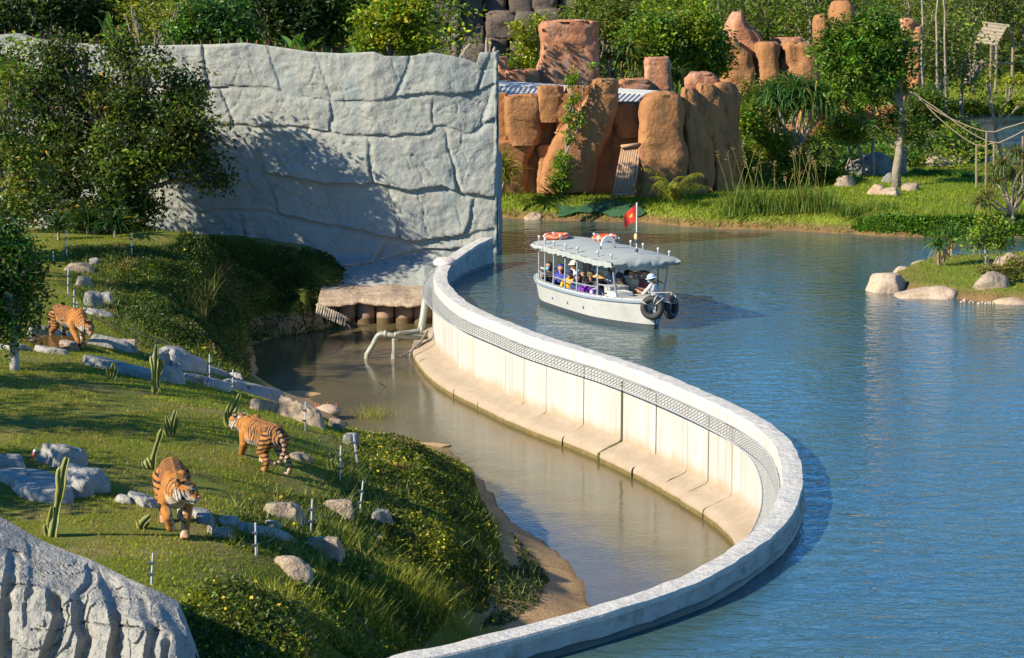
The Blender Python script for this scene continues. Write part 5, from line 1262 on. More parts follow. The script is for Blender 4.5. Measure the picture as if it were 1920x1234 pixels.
tiger('biggest tiger striding towards the camera with head turned aside and one front paw lifted', (347, 1012), (.62, .10), (.20, -.98),
      dict(fl=[(.44,.13,.60),(.42,.15,.42),(.50,.12,.20),(.55,.11,.09),(.60,.10,.06)],
           fr=[(.46,-.13,.60),(.48,-.17,.44),(.64,-.12,.33),(.58,-.10,.23),(.55,-.09,.16)],
           hl=[(-.50,.12,.64),(-.38,.15,.40),(-.66,.13,.24),(-.60,.13,.08),(-.53,.13,.055)],
           hr=[(-.50,-.12,.64),(-.30,-.15,.42),(-.46,-.13,.25),(-.36,-.13,.09),(-.28,-.13,.055)]),
      (.80, .10, .70), .95, -.14, [(-.62,0,.78),(-.80,.02,.70),(-.92,.04,.50),(-.98,.04,.30),(-1.08,.02,.20)], 3, 0, 1.04)
tiger('tiger seen from behind walking away up the lawn with tail hanging', (512, 890), (-.52, .05), (-.52, .85),
      dict(fl=[(.44,.13,.60),(.44,.16,.42),(.60,.13,.22),(.68,.12,.09),(.74,.12,.06)],
           fr=[(.44,-.13,.60),(.36,-.16,.42),(.30,-.13,.20),(.26,-.12,.09),(.32,-.12,.055)],
           hl=[(-.50,.13,.64),(-.34,.17,.40),(-.52,.16,.25),(-.42,.16,.08),(-.34,.16,.055)],
           hr=[(-.52,-.12,.64),(-.44,-.15,.40),(-.76,-.14,.28),(-.80,-.14,.13),(-.76,-.14,.07)]),
      (.82, .10, .74), .25, -.20, [(-.66,0,.78),(-.76,-.03,.70),(-.80,-.05,.55),(-.80,-.03,.40),(-.80,.06,.28),(-.76,.16,.25),(-.70,.24,.30)], 8, 0, .94)
tiger('tiger stepping through the drinking pool with its head lowered behind the small tree', (151, 653), (.72, -.10), (.62, -.78),
      dict(fl=[(.44,.13,.60),(.40,.15,.42),(.42,.13,.20),(.40,.12,.08),(.46,.12,.055)],
           fr=[(.46,-.13,.60),(.48,-.15,.42),(.62,-.12,.20),(.68,-.11,.07),(.74,-.10,.05)],
           hl=[(-.50,.13,.64),(-.38,.16,.40),(-.60,.15,.25),(-.52,.15,.08),(-.45,.15,.055)],
           hr=[(-.50,-.13,.64),(-.42,-.15,.40),(-.66,-.14,.25),(-.64,-.14,.09),(-.56,-.14,.055)]),
      (.90, .0, .52), .35, -.55, [(-.64,0,.78),(-.84,.0,.66),(-.98,.0,.46),(-1.02,.0,.28)], 15, 0, .94, (.03, 0))
# ================================================================== PLANTS
M_leafm = mat_leaf('foliage', .42, .42, .30); M_grass = mat_leaf('grass_blades', .6, .42, .12)
M_bark = mat_rock('grey_bark', (.20, .16, .11), (.30, .25, .19), (.12, .09, .06), 3, .9, .9, None, True)
M_bark2 = mat_rock('pale_bark', (.25, .20, .14), (.33, .28, .21), (.15, .11, .07), 3, .9, .8, None, True)
M_wbark = mat_rock('whitewashed_bark', (.42, .40, .38), (.48, .46, .44), (.18, .15, .13), 4, .9, .9, None, True)
DK = (.034, .058, .010); MID = (.092, .142, .012); BRT = (.165, .222, .012); YEL = (.235, .250, .015); OLV = (.105, .128, .015); GLS = (.068, .148, .013)
def leaves(g, C, L, col, w=.45, up=.5, droop=.25, var=.28, ccol=None, rng=RNG):
    C = np.asarray(C, float); n = len(C)
    if n == 0: return
    d = rng.normal(size=(n, 3)); d[:, 2] = d[:, 2] * .6 - droop; d /= np.linalg.norm(d, axis=1)[:, None]
    nn = rng.normal(size=(n, 3)) * .6; nn[:, 2] += up; s = np.cross(d, nn); s /= np.linalg.norm(s, axis=1)[:, None] + 1e-6
    l = (L * rng.uniform(.65, 1.35, n))[:, None] if np.isscalar(L) else (L * rng.uniform(.65, 1.35, n))[:, None]
    up_ = np.cross(s, d) * l * .08
    V = np.stack([C, C + d * l * .45 + s * l * w * .5 + up_, C + d * l, C + d * l * .45 - s * l * w * .5 + up_], 1).reshape(-1, 3)
    c = np.broadcast_to(np.asarray(col, float), (n, 3)) if ccol is None else ccol
    k = np.exp(rng.normal(size=n) * var)[:, None]; hue = 1 + rng.normal(size=(n, 1)) * .18
    cc = np.clip(c * k * np.concatenate([np.maximum(.4, hue), np.ones((n, 1)), np.ones((n, 1))], 1), .004, .6)
    g.add(V, np.arange(4 * n).reshape(n, 4), np.repeat(cc, 4, 0))
def blades(g, B, h, col, w=.02, lean=.5, var=.25, rng=RNG, seg=False):
    """grass: one narrow triangle per blade"""
    B = np.asarray(B, float); n = len(B)
    if n == 0: return
    a = rng.uniform(0, 6.283, n); hh = (h * rng.uniform(.5, 1.4, n)) if np.isscalar(h) else h * rng.uniform(.5, 1.4, n)
    ln = rng.normal(size=(n, 2)) * lean; s = np.stack([np.cos(a), np.sin(a), 0 * a], 1) * (w * .5)
    tip = B + np.concatenate([ln * hh[:, None], hh[:, None]], 1)
    V = np.stack([B - s, B + s, tip], 1).reshape(-1, 3)
    c = np.asarray(col, float); c = np.broadcast_to(c, (n, 3)); k = np.exp(rng.normal(size=n) * var)[:, None]
    g.add(V, np.arange(3 * n).reshape(n, 3), np.repeat(np.clip(c * k, .004, .7), 3, 0))
def strap(g, o, az, el, L, w, droop, col, seg=5, fold=.25):
    """a long arching leaf"""
    o = np.asarray(o, float); V = []; p = o.copy(); e = el; hz = np.array([math.cos(az), math.sin(az), 0]); sd = np.array([-math.sin(az), math.cos(az), 0])
    for k in range(seg + 1):
        t = k / seg; ww = w * (.55 + 1.2 * t if t < .35 else 1.0) * (1 - max(0, t - .35) / .65) ** .8 + .002
        V += [p - sd * ww / 2 + [0, 0, fold * ww], p, p + sd * ww / 2 + [0, 0, fold * ww]]
        p = p + (hz * math.cos(e) + np.array([0, 0, math.sin(e)])) * L / seg; e -= droop / seg * (1 + t)
    Fc = [(3*k+j, 3*k+j+1, 3*k+j+4, 3*k+j+3) for k in range(seg) for j in (0, 1)]
    g.add(np.array(V), Fc, np.asarray(col) * random.uniform(.65, 1.35))
def ell_pts(px, py, rx, ry, D, n, shell=.5, rng=RNG, dd=.85):
    c = P(px, py, D); s = ppm(c); v = rng.normal(size=(n, 3)); v /= np.linalg.norm(v, axis=1)[:, None]
    r = rng.uniform(0, 1, n) ** shell; rx_, ry_ = rx / s, ry / s
    return c + v * r[:, None] * np.array([rx_, (rx_ + ry_) / 2 * dd, ry_])
def limb(a, b, ra, rb, wob=.12, n=6):
    a = np.asarray(a, float); b = np.asarray(b, float); L = np.linalg.norm(b - a); t = np.linspace(0, 1, n)[:, None]
    p = a + (b - a) * t; p[1:-1] += RNG.normal(size=(n - 2, 3)) * wob * L / n; p[:, 2] += np.sin(t[:, 0] * math.pi) * .05 * L
    return tube(p, np.linspace(ra, rb, n), 6)
def tree(label, base, crowns, leaf=.16, ncl=40, per=60, cr=.45, cols=(MID,), trunk=.12, hz=far_z, D=None, name='tree', cat='tree', group=None, bark=None, up=.5, droop=.25, w=.5, forks=6, shell=.45, stems=1, fill=1.0, zbase=None, dead=0.0, lean=None, dd=.85, straight=False):
    """trunk and limbs reach into crowns given as (px, py, rx, ry); leaves hang in clumps round the limb ends"""
    b = hit(*base, hz) if D is None else P(base[0], base[1], D)
    if D is not None: b[2] = float(hz(b[0], b[1])) if zbase is None else zbase
    Dc = b[1]; root = thing(name, label, cat, b, 0, group); tg = Geo(); lg = Geo(); ends = []
    for (px, py, rx, ry, *dz) in crowns:
        wgt = rx * ry / sum(c[2] * c[3] for c in crowns); Dk = Dc + (dz[0] if dz else 0)
        cc = ell_pts(px, py, rx * .9, ry * .9, Dk, max(2, int(ncl * wgt)), shell, dd=dd); ends.append((P(px, py, Dk), cc))
        for c in cc:
            m = int(per * random.uniform(.6, 1.4)); q = c + RNG.normal(size=(m, 3)) * cr * np.array([1, 1, .7]) * .6
            base_c = np.array(cols[random.randrange(len(cols))]) * math.exp(random.gauss(0, .22))
            cl = np.tile(base_c, (m, 1))
            if dead: k = RNG.uniform(size=m) < dead; cl[k] = np.array([.30, .17, .03]) * RNG.uniform(.5, 1.4, (int(k.sum()), 1))
            leaves(lg, q, leaf, None, w, up, droop, .25, cl)
    for s in range(stems):
        bb = b + np.array([random.uniform(-.25, .25), random.uniform(-.2, .2), -.1]) * (stems > 1) + np.array([0, 0, -.08])
        mainc = ends[s % len(ends)][0]; knee = bb + (mainc - bb) * .55; knee[2] = bb[2] + (mainc[2] - bb[2]) * .5
        if straight: knee = bb + np.array([.05, 0, .62 * (mainc[2] - bb[2])])
        tg.add(*limb(bb, knee, trunk, trunk * .7, .08)); tg.add(*limb(knee, mainc, trunk * .7, trunk * .3, .15))
    for (c0, cc) in ends:
        j = knee if len(ends) > 1 else b + (c0 - b) * .6
        if len(ends) > 1: tg.add(*limb(knee, c0, trunk * .55, trunk * .28, .15))
        for c in cc[:forks]: tg.add(*limb(c0 * .6 + j * .4, c, trunk * .30, trunk * .08, .2, 5))
    obj('trunk', tg, bark or M_bark, root, True); obj('crown', lg, M_leafm, root); return root
def straps(label, base, heads, L, w=.07, n=60, col=GLS, hz=far_z, D=None, name='pandanus', cat='plant', trunk=.07, droop=1.6, el=(.1, 1.35), yellow=.06, dead=0, group=None, bark=None):
    b = hit(*base, hz) if D is None else P(base[0], base[1], D); Dc = b[1]; root = thing(name, label, cat, b, 0, group); tg = Geo(); lg = Geo(); zz = len(heads)
    for (px, py) in heads:
        c = P(px, py, Dc); c = c if c[2] > b[2] + .02 else b + np.array([0, 0, .03])
        if c[2] - b[2] > .25: tg.add(*limb(b - [0, 0, .1], c, trunk, trunk * .6, .12))
        for k in range(n):
            cl = (.30, .26, .03) if random.random() < yellow else col
            strap(lg, c + RNG.normal(size=3) * .04, random.uniform(0, 6.283), random.uniform(*el), L * random.uniform(.6, 1.15), w, droop * random.uniform(.6, 1.4), cl)
        for k in range(int(dead)): strap(lg, c - [0, 0, .05], random.uniform(0, 6.283), random.uniform(-.9, -.2), L * random.uniform(.5, .9), w, 1.2, (.36, .26, .15))
    if tg.n: obj('trunk', tg, bark or M_bark2, root, True)
    obj('leaves', lg, M_leafm, root); return root
def poly_pts(pxpoly, n, hz, rng=RNG, world=False):
    """n ground points inside a patch outlined in the picture"""
    poly = np.array([(x, y) if abs(x) < 40 and y < 100 else hit(x, y, hz)[:2] for x, y in pxpoly]); out = []; lo, hi = poly.min(0), poly.max(0); tot = 0
    while tot < n:
        q = rng.uniform(lo, hi, (n * 2, 2)); q = q[in_poly(poly, q[:, 0], q[:, 1])]; out.append(q); tot += len(q)
    q = np.concatenate(out)[:n]; return np.c_[q, hz(q[:, 0], q[:, 1])], poly

# ---- grass of the tiger lawn
g = Geo(); n = 380000; q = np.c_[RNG.uniform(-17, 2.5, n), 25 + 46 * RNG.uniform(0, 1, n) ** 1.25]
q = q[(np.abs(q[:, 0]) < q[:, 1] * .235)]; z = lawn_z(q[:, 0], q[:, 1]); B = np.c_[q, z]; m = (z > -.62 + .25 * fbm(B * 1.1, 2, 2)) & ~in_poly(LAKE, q[:, 0], q[:, 1]); B = B[m]
pt = fbm(B * .55, 4, 61); dry = fbm(B * .8 + 5, 4, 62); keep = RNG.uniform(size=len(B)) < np.clip(1.3 - 1.9 * sstep(.15, .5, dry), .1, 1); B, pt, dry = B[keep], pt[keep], dry[keep]
c = np.array([.175, .215, .016]) * (1 + .7 * pt)[:, None]; c = c * (1 - sstep(-.1, .4, dry)[:, None]) + np.array([.27, .215, .055]) * sstep(-.1, .4, dry)[:, None]
blades(g, B - [0, 0, .01], .050, c, .019, .6); tag(obj('lawn_grass', g, M_grass), 'short sunlit grass covering the tiger lawn', 'grass', kind='stuff')
# ---- leafy cover on the two banks, with yellow flowers
def cover(name, label, poly, n, hmax, leaf, cols, hz, flowers=0, tall=0, seed=0, lumps=1.1, mat=None, wb=.55, pts=None):
    if pts is None: pts, pl = poly_pts(poly, n, hz); inn = seg_dist(pl, pts[:, 0], pts[:, 1], True)
    else: inn = np.full(n, 9.0)
    k = (.35 + .65 * sstep(-.35, .45, fbm(pts * lumps, 3, seed))) * sstep(0, 1.5, inn) + .04; rel = RNG.uniform(0, 1, n) ** .6
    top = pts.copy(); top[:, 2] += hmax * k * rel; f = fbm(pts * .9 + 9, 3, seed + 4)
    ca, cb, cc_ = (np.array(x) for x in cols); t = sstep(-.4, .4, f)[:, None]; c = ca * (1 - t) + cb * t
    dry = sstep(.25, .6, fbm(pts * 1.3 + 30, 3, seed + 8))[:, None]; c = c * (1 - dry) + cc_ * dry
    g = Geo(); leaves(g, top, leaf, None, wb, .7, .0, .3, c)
    if flowers:
        ff = top[RNG.choice(n, flowers)]; ff[:, 2] += .05; leaves(g, ff, .05, (.75, .50, .02), 1.0, 1.2, 0, .1)
    if tall: b = pts[RNG.choice(n, tall)]; blades(g, b, .20, (.15, .18, .04), .018, .6)
    return tag(obj(name, g, M_leafm), label, 'ground cover', kind='stuff')
bank1 = [(640,806),(700,818),(770,838),(830,852),(880,880),(912,962),(936,1008),(950,1060),(925,1100),(900,1150),(800,1205),(740,1232),(640,1236),(560,1238),(480,1238),(330,1242),(370,1160),(520,1110),(600,1070),(660,1030),(720,1010),(720,940),(690,880),(655,840)]
cover('ground_cover', 'low green ground cover with yellow flowers on the bank above the moat', bank1, 130000, .33, .062, ((.050, .080, .010), (.165, .190, .016), (.21, .17, .05)), lawn_z, 1300, 3000, 3)
bank2 = [(262,462),(330,455),(400,455),(500,470),(560,486),(592,520),(628,606),(560,640),(505,652),(470,672),(462,712),(440,708),(400,690),(340,650),(270,620),(215,590),(215,520)]
cover('ground_cover', 'dark green creeping plants on the slope beside the grey wall', bank2, 90000, .50, .075, ((.034, .066, .011), (.090, .130, .015), (.16, .13, .04)), lawn_z, 500, 3500, 13)
_X = RNG.uniform(-4.6, 1.6, 150000); _Y = RNG.uniform(26.5, 38.5, 150000); _Z = lawn_z(_X, _Y); _m = (_Z > -1.25) & (_Z < 1.45) & ~in_poly(LAKE, _X, _Y) & (seg_dist(DAM[:, :2], _X, _Y) > .4) & (_X > -4.6 + (_Y - 26.5) * .12) & (_Y < 29.4 + (_X + 4.6) * 1.1)
cover('ground_cover', 'dense low shrubs between the bank and the near end of the dam wall', None, int(_m.sum()), .34, .062, ((.060, .090, .010), (.150, .175, .016), (.17, .14, .04)), lawn_z, 300, 600, 63, pts=np.c_[_X, _Y, _Z][_m])
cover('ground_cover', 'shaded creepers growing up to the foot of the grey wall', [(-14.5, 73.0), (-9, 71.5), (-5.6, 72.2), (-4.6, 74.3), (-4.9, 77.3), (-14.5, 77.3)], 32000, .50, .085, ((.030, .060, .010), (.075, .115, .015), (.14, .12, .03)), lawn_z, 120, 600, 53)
cover('ground_cover', 'patchy low weeds on the slope behind the drinking pool', [(120,462),(262,462),(215,530),(215,590),(300,640),(270,652),(180,600),(130,540)], 26000, .16, .06, ((.055, .090, .014), (.10, .135, .02), (.20, .13, .06)), lawn_z, 80, 1500, 23)
cover('ground_cover', 'thin weeds among the stones at the lower edge of the lawn', [(380,1010),(480,1040),(600,1070),(720,1010),(720,940),(660,860),(620,850),(610,930),(500,920),(440,950)], 16000, .10, .055, ((.050, .085, .012), (.095, .130, .02), (.18, .12, .05)), lawn_z, 60, 1500, 33)
cover('ground_cover', 'sparse creepers trailing onto the sand spit', [(960,1000),(1000,1045),(1030,1085),(1010,1130),(960,1165),(900,1180),(930,1110),(975,1060)], 5000, .05, .055, ((.020, .045, .010), (.035, .065, .012), (.05, .06, .02)), lawn_z, 20, 100, 43)
g = Geo(); 
for (px, py, rr, nn, hh) in ((770, 1115, .5, 900, .28), (690, 1150, .4, 400, .22), (640, 1010, .3, 300, .2), (700, 800, .35, 250, .5), (740, 812, .3, 150, .45), (560, 1140, .4, 300, .2)):
    c = on_lawn(px, py); B = np.c_[c[:2] + RNG.normal(size=(nn, 2)) * rr * .6, np.zeros(nn)]; B[:, 2] = lawn_z(B[:, 0], B[:, 1]); blades(g, B, hh, (.22, .235, .04), .02, .55)
tag(obj('tall_grass', g, M_grass), 'tufts of long yellow green grass among the ground cover', 'grass', kind='stuff')
for k, (px, py, hh) in enumerate(((362, 590, .75), (392, 575, 1.25), (375, 600, .6))):
    c = on_lawn(px, py); g = Geo(); 
    for j in range(34 if k != 1 else 18): strap(g, c + RNG.normal(size=3) * [.12, .12, 0], random.uniform(0, 6.28), random.uniform(1.05, 1.5), hh * random.uniform(.5, 1.2), .022, .5, (.22, .21, .07))
    tag(obj('reed_clump', g, M_grass), ['dry straw coloured reed clump on the bank by the moat', 'tallest single reed stalks rising over the dark bank', 'short reed clump just below the dry one'][k], 'reeds', kind='thing')

# ---- trees of the enclosure
tree('large loose dark leaved tree standing in front of the grey wall', (215, 430), [(150,190,105,110,.5),(255,170,85,110,0),(320,250,75,110,-.3),(230,300,120,100,-.8),(130,330,90,80,-.6),(370,270,52,70,0),(350,160,42,60,.3),(225,90,45,45,.3),(95,270,60,60,0),(160,400,80,50,-.6),(270,390,60,45,-.4),(60,370,60,60,-.3),(60,180,60,80,.2),(395,330,30,60,.1),(20,120,60,50,.3),(110,110,60,50,.3),(0,260,50,80,0)],
     .165, 600, 66, .42, (DK, (.034,.070,.012), OLV, MID, (.045, .062, .020), DK),   .15, lawn_z, D=74.3, forks=16, shell=.55, stems=3, dead=.008, droop=.5)
tree('green leaved bushy tree filling the left border above the pool', (-30, 470), [(10,230,70,90,0),(40,320,70,80,0),(-10,400,70,70,0),(20,150,40,60,0)], .15, 110, 55, .4, ((.075,.115,.014), OLV, MID), .14, lawn_z, D=66, dead=.02, forks=10)
tree('small glossy green tree with a white painted trunk beside the lawn', (28, 694), [(20,480,72,70,0),(38,545,46,60,0),(-20,560,70,70,0),(10,612,62,38,0),(-30,450,70,70,0)], .11, 150, 62, .30, ((.035,.100,.012), (.055,.135,.014), DK), .115, lawn_z, bark=M_wbark, forks=9, dead=.015)
for k, (px, py, L) in enumerate(((215, 425, 1.2), (165, 420, 1.0), (250, 410, .9), (110, 430, .9))):
    straps(['dark arching leaf clump at the foot of the large tree', 'dark leaf clump left of the large tree foot', 'short dark leaf clump right of the large tree foot', 'leafy dark clump behind the green border tree'][k], (px, py + 20), [(px, py)], L, .07, 70, (.022, .060, .014), lawn_z, None, 'leafy_clump', 'plant', .05, 1.5, (.2, 1.4), .01)
# trees beyond the left border whose shade falls across the lawn
for k, (X, Y, hh, rr) in enumerate(((-15.5, 36.5, 5.2, 1.5), (-17.5, 41.5, 6.2, 1.8), (-14.8, 45.5, 4.6, 1.0), (-14.0, 31.0, 4.4, 1.0), (-21, 58, 7.0, 2.0), (-16.2, 39.2, 3.4, .8), (-15.0, 43.0, 3.0, .6), (-13.2, 34.0, 3.2, .7))):
    base = np.array([X, Y, float(lawn_z(X, Y))]); root = thing('shade_tree', 'tree beyond the left border shading the lawn', 'tree', base, 0, 'trees shading the lawn'); tg = Geo(); lg = Geo()
    top = base + [0, 0, hh]; tg.add(*limb(base, top, .16, .06, .1))
    for j in range(26): c = top + RNG.normal(size=3) * rr * np.array([.6, .6, .45]); leaves(lg, c + RNG.normal(size=(50, 3)) * .35, .2, MID, .5); tg.add(*limb(top - [0, 0, .8], c, .04, .015, .2, 4))
    obj('trunk', tg, M_bark, root, True); obj('crown', lg, M_leafm, root)

# ---- behind the grey wall
W = 'trees behind the grey wall'
tree('very dark dense tree in the upper left corner', (30, 330), [(40,25,95,60),(-20,60,70,70),(110,10,70,50)], .22, 110, 60, .55, (DK, (.014,.034,.01)), .2, D=90, group=W)
tree('tree with a straight brown trunk and thin feathery yellow green sprays', (272, 330), [(300,45,42,40),(335,15,40,30),(250,20,30,40)], .20, 26, 40, .45, (YEL, OLV), .22, D=87, group=W, w=.18)
tree('round dark tree with glossy small leaves behind the wall', (395, 330), [(395,40,80,58),(350,70,45,35),(440,60,45,40)], .17, 110, 70, .45, (GLS, (.022,.07,.016)), .15, D=86, group=W)
tree('dark shadowy tree behind the banana leaves', (530, 330), [(500,10,70,50),(560,40,60,60),(600,10,60,40)], .2, 100, 60, .5, (DK, (.018,.045,.012)), .16, D=89, group=W)
tree('dark green tree left of the bright yellow green bush', (630, 330), [(620,50,50,50),(650,15,60,45)], .2, 80, 60, .5, (MID, DK), .16, D=90, group=W)
tree('bright yellow green bush behind the middle of the wall', (745, 300), [(735,40,75,48),(700,75,40,30),(790,80,45,30),(760,15,60,35)], .19, 120, 60, .42, (YEL, (.12,.20,.016), BRT), .12, D=84, group=W)
tree('dark tree mass above the round glossy tree', (200, 320), [(190,10,80,50),(150,40,60,50),(230,60,40,30)], .22, 80, 60, .5, (DK, MID), .2, D=92, group=W)
for k, (px, py, nn, L) in enumerate(((552, 96, 5, 1.5), (575, 98, 4, 1.3), (448, 92, 3, .9), (612, 100, 3, .7), (480, 92, 4, 1.0), (205, 70, 4, 1.7), (660, 105, 4, .9))):
    b = P(px, py + 20, 79.5); root = thing('banana_plant', ['tall banana plant with split upright leaves behind the wall', 'second banana plant with folded bright leaves', 'single banana leaf peeping over the wall', 'small upright banana leaf right of the tall plants', 'drooping pale frond on the wall top', 'dark banana leaves behind the large tree', 'short banana leaves before the yellow green bush'][k], 'plant', b); g = Geo()
    for j in range(nn): strap(g, b, random.uniform(0, 6.28), random.uniform(.9, 1.45), L * random.uniform(.7, 1.1), .34 if k != 4 else .12, .7, (.075, .150, .025), 7, .30)
    obj('leaf', g, M_leafm, root); obj('stem', Geo().add(*tube([b - [0, 0, .9], b + [0, 0, .1]], [.09, .06], 7)), mat_plain('banana_stem', (.12, .16, .05), .6) if k == 0 else bpy.data.materials['banana_stem'], root)
for k, (x0, y0, x1, y1) in enumerate(((862,104,882,82),(872,108,866,92),(912,96,913,70),(925,98,928,88))):
    tag(obj('dead_branch', Geo().add(*tube([P(x0, y0 + 8, 78), P((x0+x1)/2, (y0+y1)/2, 78), P(x1, y1, 78)], [.07, .06, .04], 6)), M_bark2), ['forked dead branch behind the wall end', 'short dead stub beside the forked branch', 'upright dead branch on the wall corner', 'small dead twig at the wall corner'][k], 'branch', kind='thing')

# ---- round the rock house
tree('light green shrub between the dark cliff and the tall red rock', (985, 200), [(985,70,32,42),(1000,110,30,26),(965,115,24,18),(1020,50,24,20)], .17, 60, 45, .35, (BRT, YEL), .08, D=104)
tree('thin sapling with leafy tufts growing before the rock house', (1052, 366), [(1068,215,7,30),(1074,150,9,24),(1056,305,17,26),(1086,225,6,18),(1108,125,6,9),(1050,342,20,24),(1062,255,7,12),(1078,180,8,14)],   .13, 84, 36, .16, ((.10,.19,.02), BRT), .06, D=89.9, forks=3, bark=M_bark2)
straps('yellow green palm at the left corner of the rock house', (938, 362), [(940,328),(930,312),(946,338)], 1.35, .07, 50, (.17, .19, .02), D=88.5, name='palm', cat='palm', droop=1.3, yellow=.3)
g = None
pr_ = hit(1262, 384, far_z); root = thing('palm', 'young palm with arching yellow green fronds in front of the rock house', 'palm', pr_); lg = Geo()
for k in range(16):
    az = k * 2.4 + random.uniform(-.3, .3); el = random.uniform(.75, 1.45); L = random.uniform(1.3, 1.95); p = pr_ + np.array([0, 0, .15]); e = el; hz_ = np.array([math.cos(az), math.sin(az), 0]); pts = [p]
    for j in range(9): p = p + (hz_ * math.cos(e) + np.array([0, 0, math.sin(e)])) * L / 9; e -= .10 + .018 * j; pts.append(p)
    lg.add(*tube(pts, np.linspace(.018, .005, 10), 4), (.26, .24, .04))
    for j in range(2, 10):
        for s in (1, -1):
            for q_ in (0, .5): strap(lg, pts[j] - (pts[j] - pts[j-1]) * q_, az + s * 1.0, e + .3 - .3 * random.random(), .42 * (1 - abs(j - 5) * .09), .035, .7, random.choice(((.16, .20, .02), (.30, .25, .02), (.11, .17, .02))), 3)
obj('fronds', lg, M_leafm, root)
Bk = 'dense greenery behind the rock house'
for k, (px, py, rx, ry, D, cols, lf, lab) in enumerate([
    (1290,60,60,70,104,(BRT,MID),.2,'tall bright green bushy tree right of the tall red rock'), (1215,70,60,60,103,(BRT,MID,GLS),.2,'mid green bushy tree between the two red rock towers'),
    (1330,100,35,60,105,(MID,BRT),.18,'narrow green bush at the right end of the dense greenery'), (1150,30,45,45,106,((.085,.14,.02),OLV),.16,'feathery olive green bush beside the tall red rock'),
    (1120,10,40,30,110,(MID,OLV),.18,'small olive tree at the top behind the tall red rock'), (1260,20,70,40,108,(MID,BRT),.2,'leafy tree top at the upper edge above the dense greenery')]):
    tree(lab, (px, 300), [(px, py, rx, ry), (px - rx * .5, py + ry * .4, rx * .6, ry * .5), (px + rx * .45, py + ry * .3, rx * .6, ry * .55)], lf, 100, 60, .5, cols, .12, D=D, group=Bk)
for k, (px, py) in enumerate(((1168,118),(1190,130),(1252,140),(1270,150),(1140,110),(1068,30),(1180,95))):
    straps(['strap leaved plant with yellow edges left of the small rock tower', 'low yellowish strap leaved plant behind the roof', 'green strap leaved plant right of the small rock tower', 'drooping strap leaved plant above the right roof end', 'strap leaved plant beside the tall red rock', 'spiky plant on top of the dark cliff edge', 'upper strap leaved plant in the dense greenery'][k], (px, py + 30), [(px, py)], 1.1, .075, 60, (.075, .14, .03), D=100.5 if k != 5 else 112, droop=1.7, yellow=.25, name='strap_plant')
for k, (px, py, rx, ry, D, cols, lab, lf) in enumerate([
    (1408,185,32,34,100,(OLV,(.07,.11,.02)),'thin leaved olive shrub behind the right pillars',.12), (1455,190,40,50,99,(MID,OLV),'dark bush behind the arching strap palm',.15), (1405,230,34,50,97,(BRT,GLS),'glossy green shrub at the right side of the rock house',.16),
    (1440,270,50,34,95.5,(MID,BRT),'broad green shrub under the arching strap palm',.14), (1500,310,60,34,95,(DK,MID),'dark feathery bush behind the tall grasses',.11),
    (1398,322,26,30,94.5,(BRT,MID),'bright leafy shrub beside the last rock pillar',.13), (1590,235,40,40,98,(MID,BRT),'bushy green shrub left of the slender twin tree',.14), (1735,200,34,50,104,(MID,DK),'tall dark green bush right of the tall tree crown',.16),
    (1560,330,30,24,95.5,(DK,GLS),'dark bush left of the orange boulder',.13), (1322,60,22,50,108,(MID,DK),'dark tree edge left of the red peak rock',.18), (1478,165,34,20,112,(OLV,MID),'olive bush at the foot of the red outcrop',.16)]):
    tree(lab, (px, py + ry), [(px, py, rx, ry), (px + rx * .4, py + ry * .35, rx * .6, ry * .5)], lf, 60, 60, .35, cols, .05, D=D, name='shrub', cat='shrub', stems=2, forks=6)
straps('large arching strap leaved palm with many heads behind the tall grasses', (1486, 290), [(1455,190),(1490,175),(1530,185),(1510,205),(1550,200)], 2.0, .085, 85, (.045, .115, .025), D=96, name='strap_palm', cat='palm', trunk=.10, droop=1.9, yellow=.05)
Gr = 'clumps of tall grass on the far shore'
for k, (px, py, hh) in enumerate(((1385,392,1.7),(1412,396,1.9),(1440,398,1.6),(1470,398,1.2),(1492,398,2.0),(1520,396,1.9),(1545,396,1.5),(1372,404,.8),(1585,404,.7),(1660,392,.6),(1610,398,.6))):
    c = hit(px, py, far_z); g = Geo()
    for j in range(110): strap(g, c + RNG.normal(size=3) * [.28, .28, 0], random.uniform(0, 6.28), random.uniform(1.0, 1.5), hh * random.uniform(.3, .75), .03, .55, random.choice(((.10,.17,.03), (.16,.20,.04), (.07,.14,.02))), 4)
    root = tag(obj('tall_grass', g, M_grass), f"{['widest tall grass clump at the house corner','tall grass clump with pale seed heads by the pillars','grass clump in the middle of the far shore','lower grass clump left of the double stalks','grass clump with the tallest leaning stalks','grass clump of straight stalks before the dark bush','right end clump of the tall grasses','small grass clump left of the tall grasses','short grass clump at the edge of the far lawn','small grass tuft on the sunny far lawn','short grass tuft in front of the boulders'][k]}", 'grass', Gr, 'thing')
    if k < 7:
        sg = Geo()
        for j in range(4):
            a = random.uniform(-.35, .35); b_ = c + np.array([random.uniform(-.3, .3), random.uniform(-.3, .3), 0]); t_ = b_ + np.array([a * hh, random.uniform(-.2, .2), hh * random.uniform(.95, 1.25)]); m_ = (b_ + t_) / 2 + [-.08 * a, 0, .05]
            sg.add(*tube([b_, m_, t_], [.014, .011, .008], 4), (.24, .24, .06)); leaves(sg, t_ + RNG.normal(size=(14, 3)) * [.03, .03, .10], .09, (.34, .26, .14), .25)
        o = obj('seed_stalks', sg, M_grass); o.parent = root
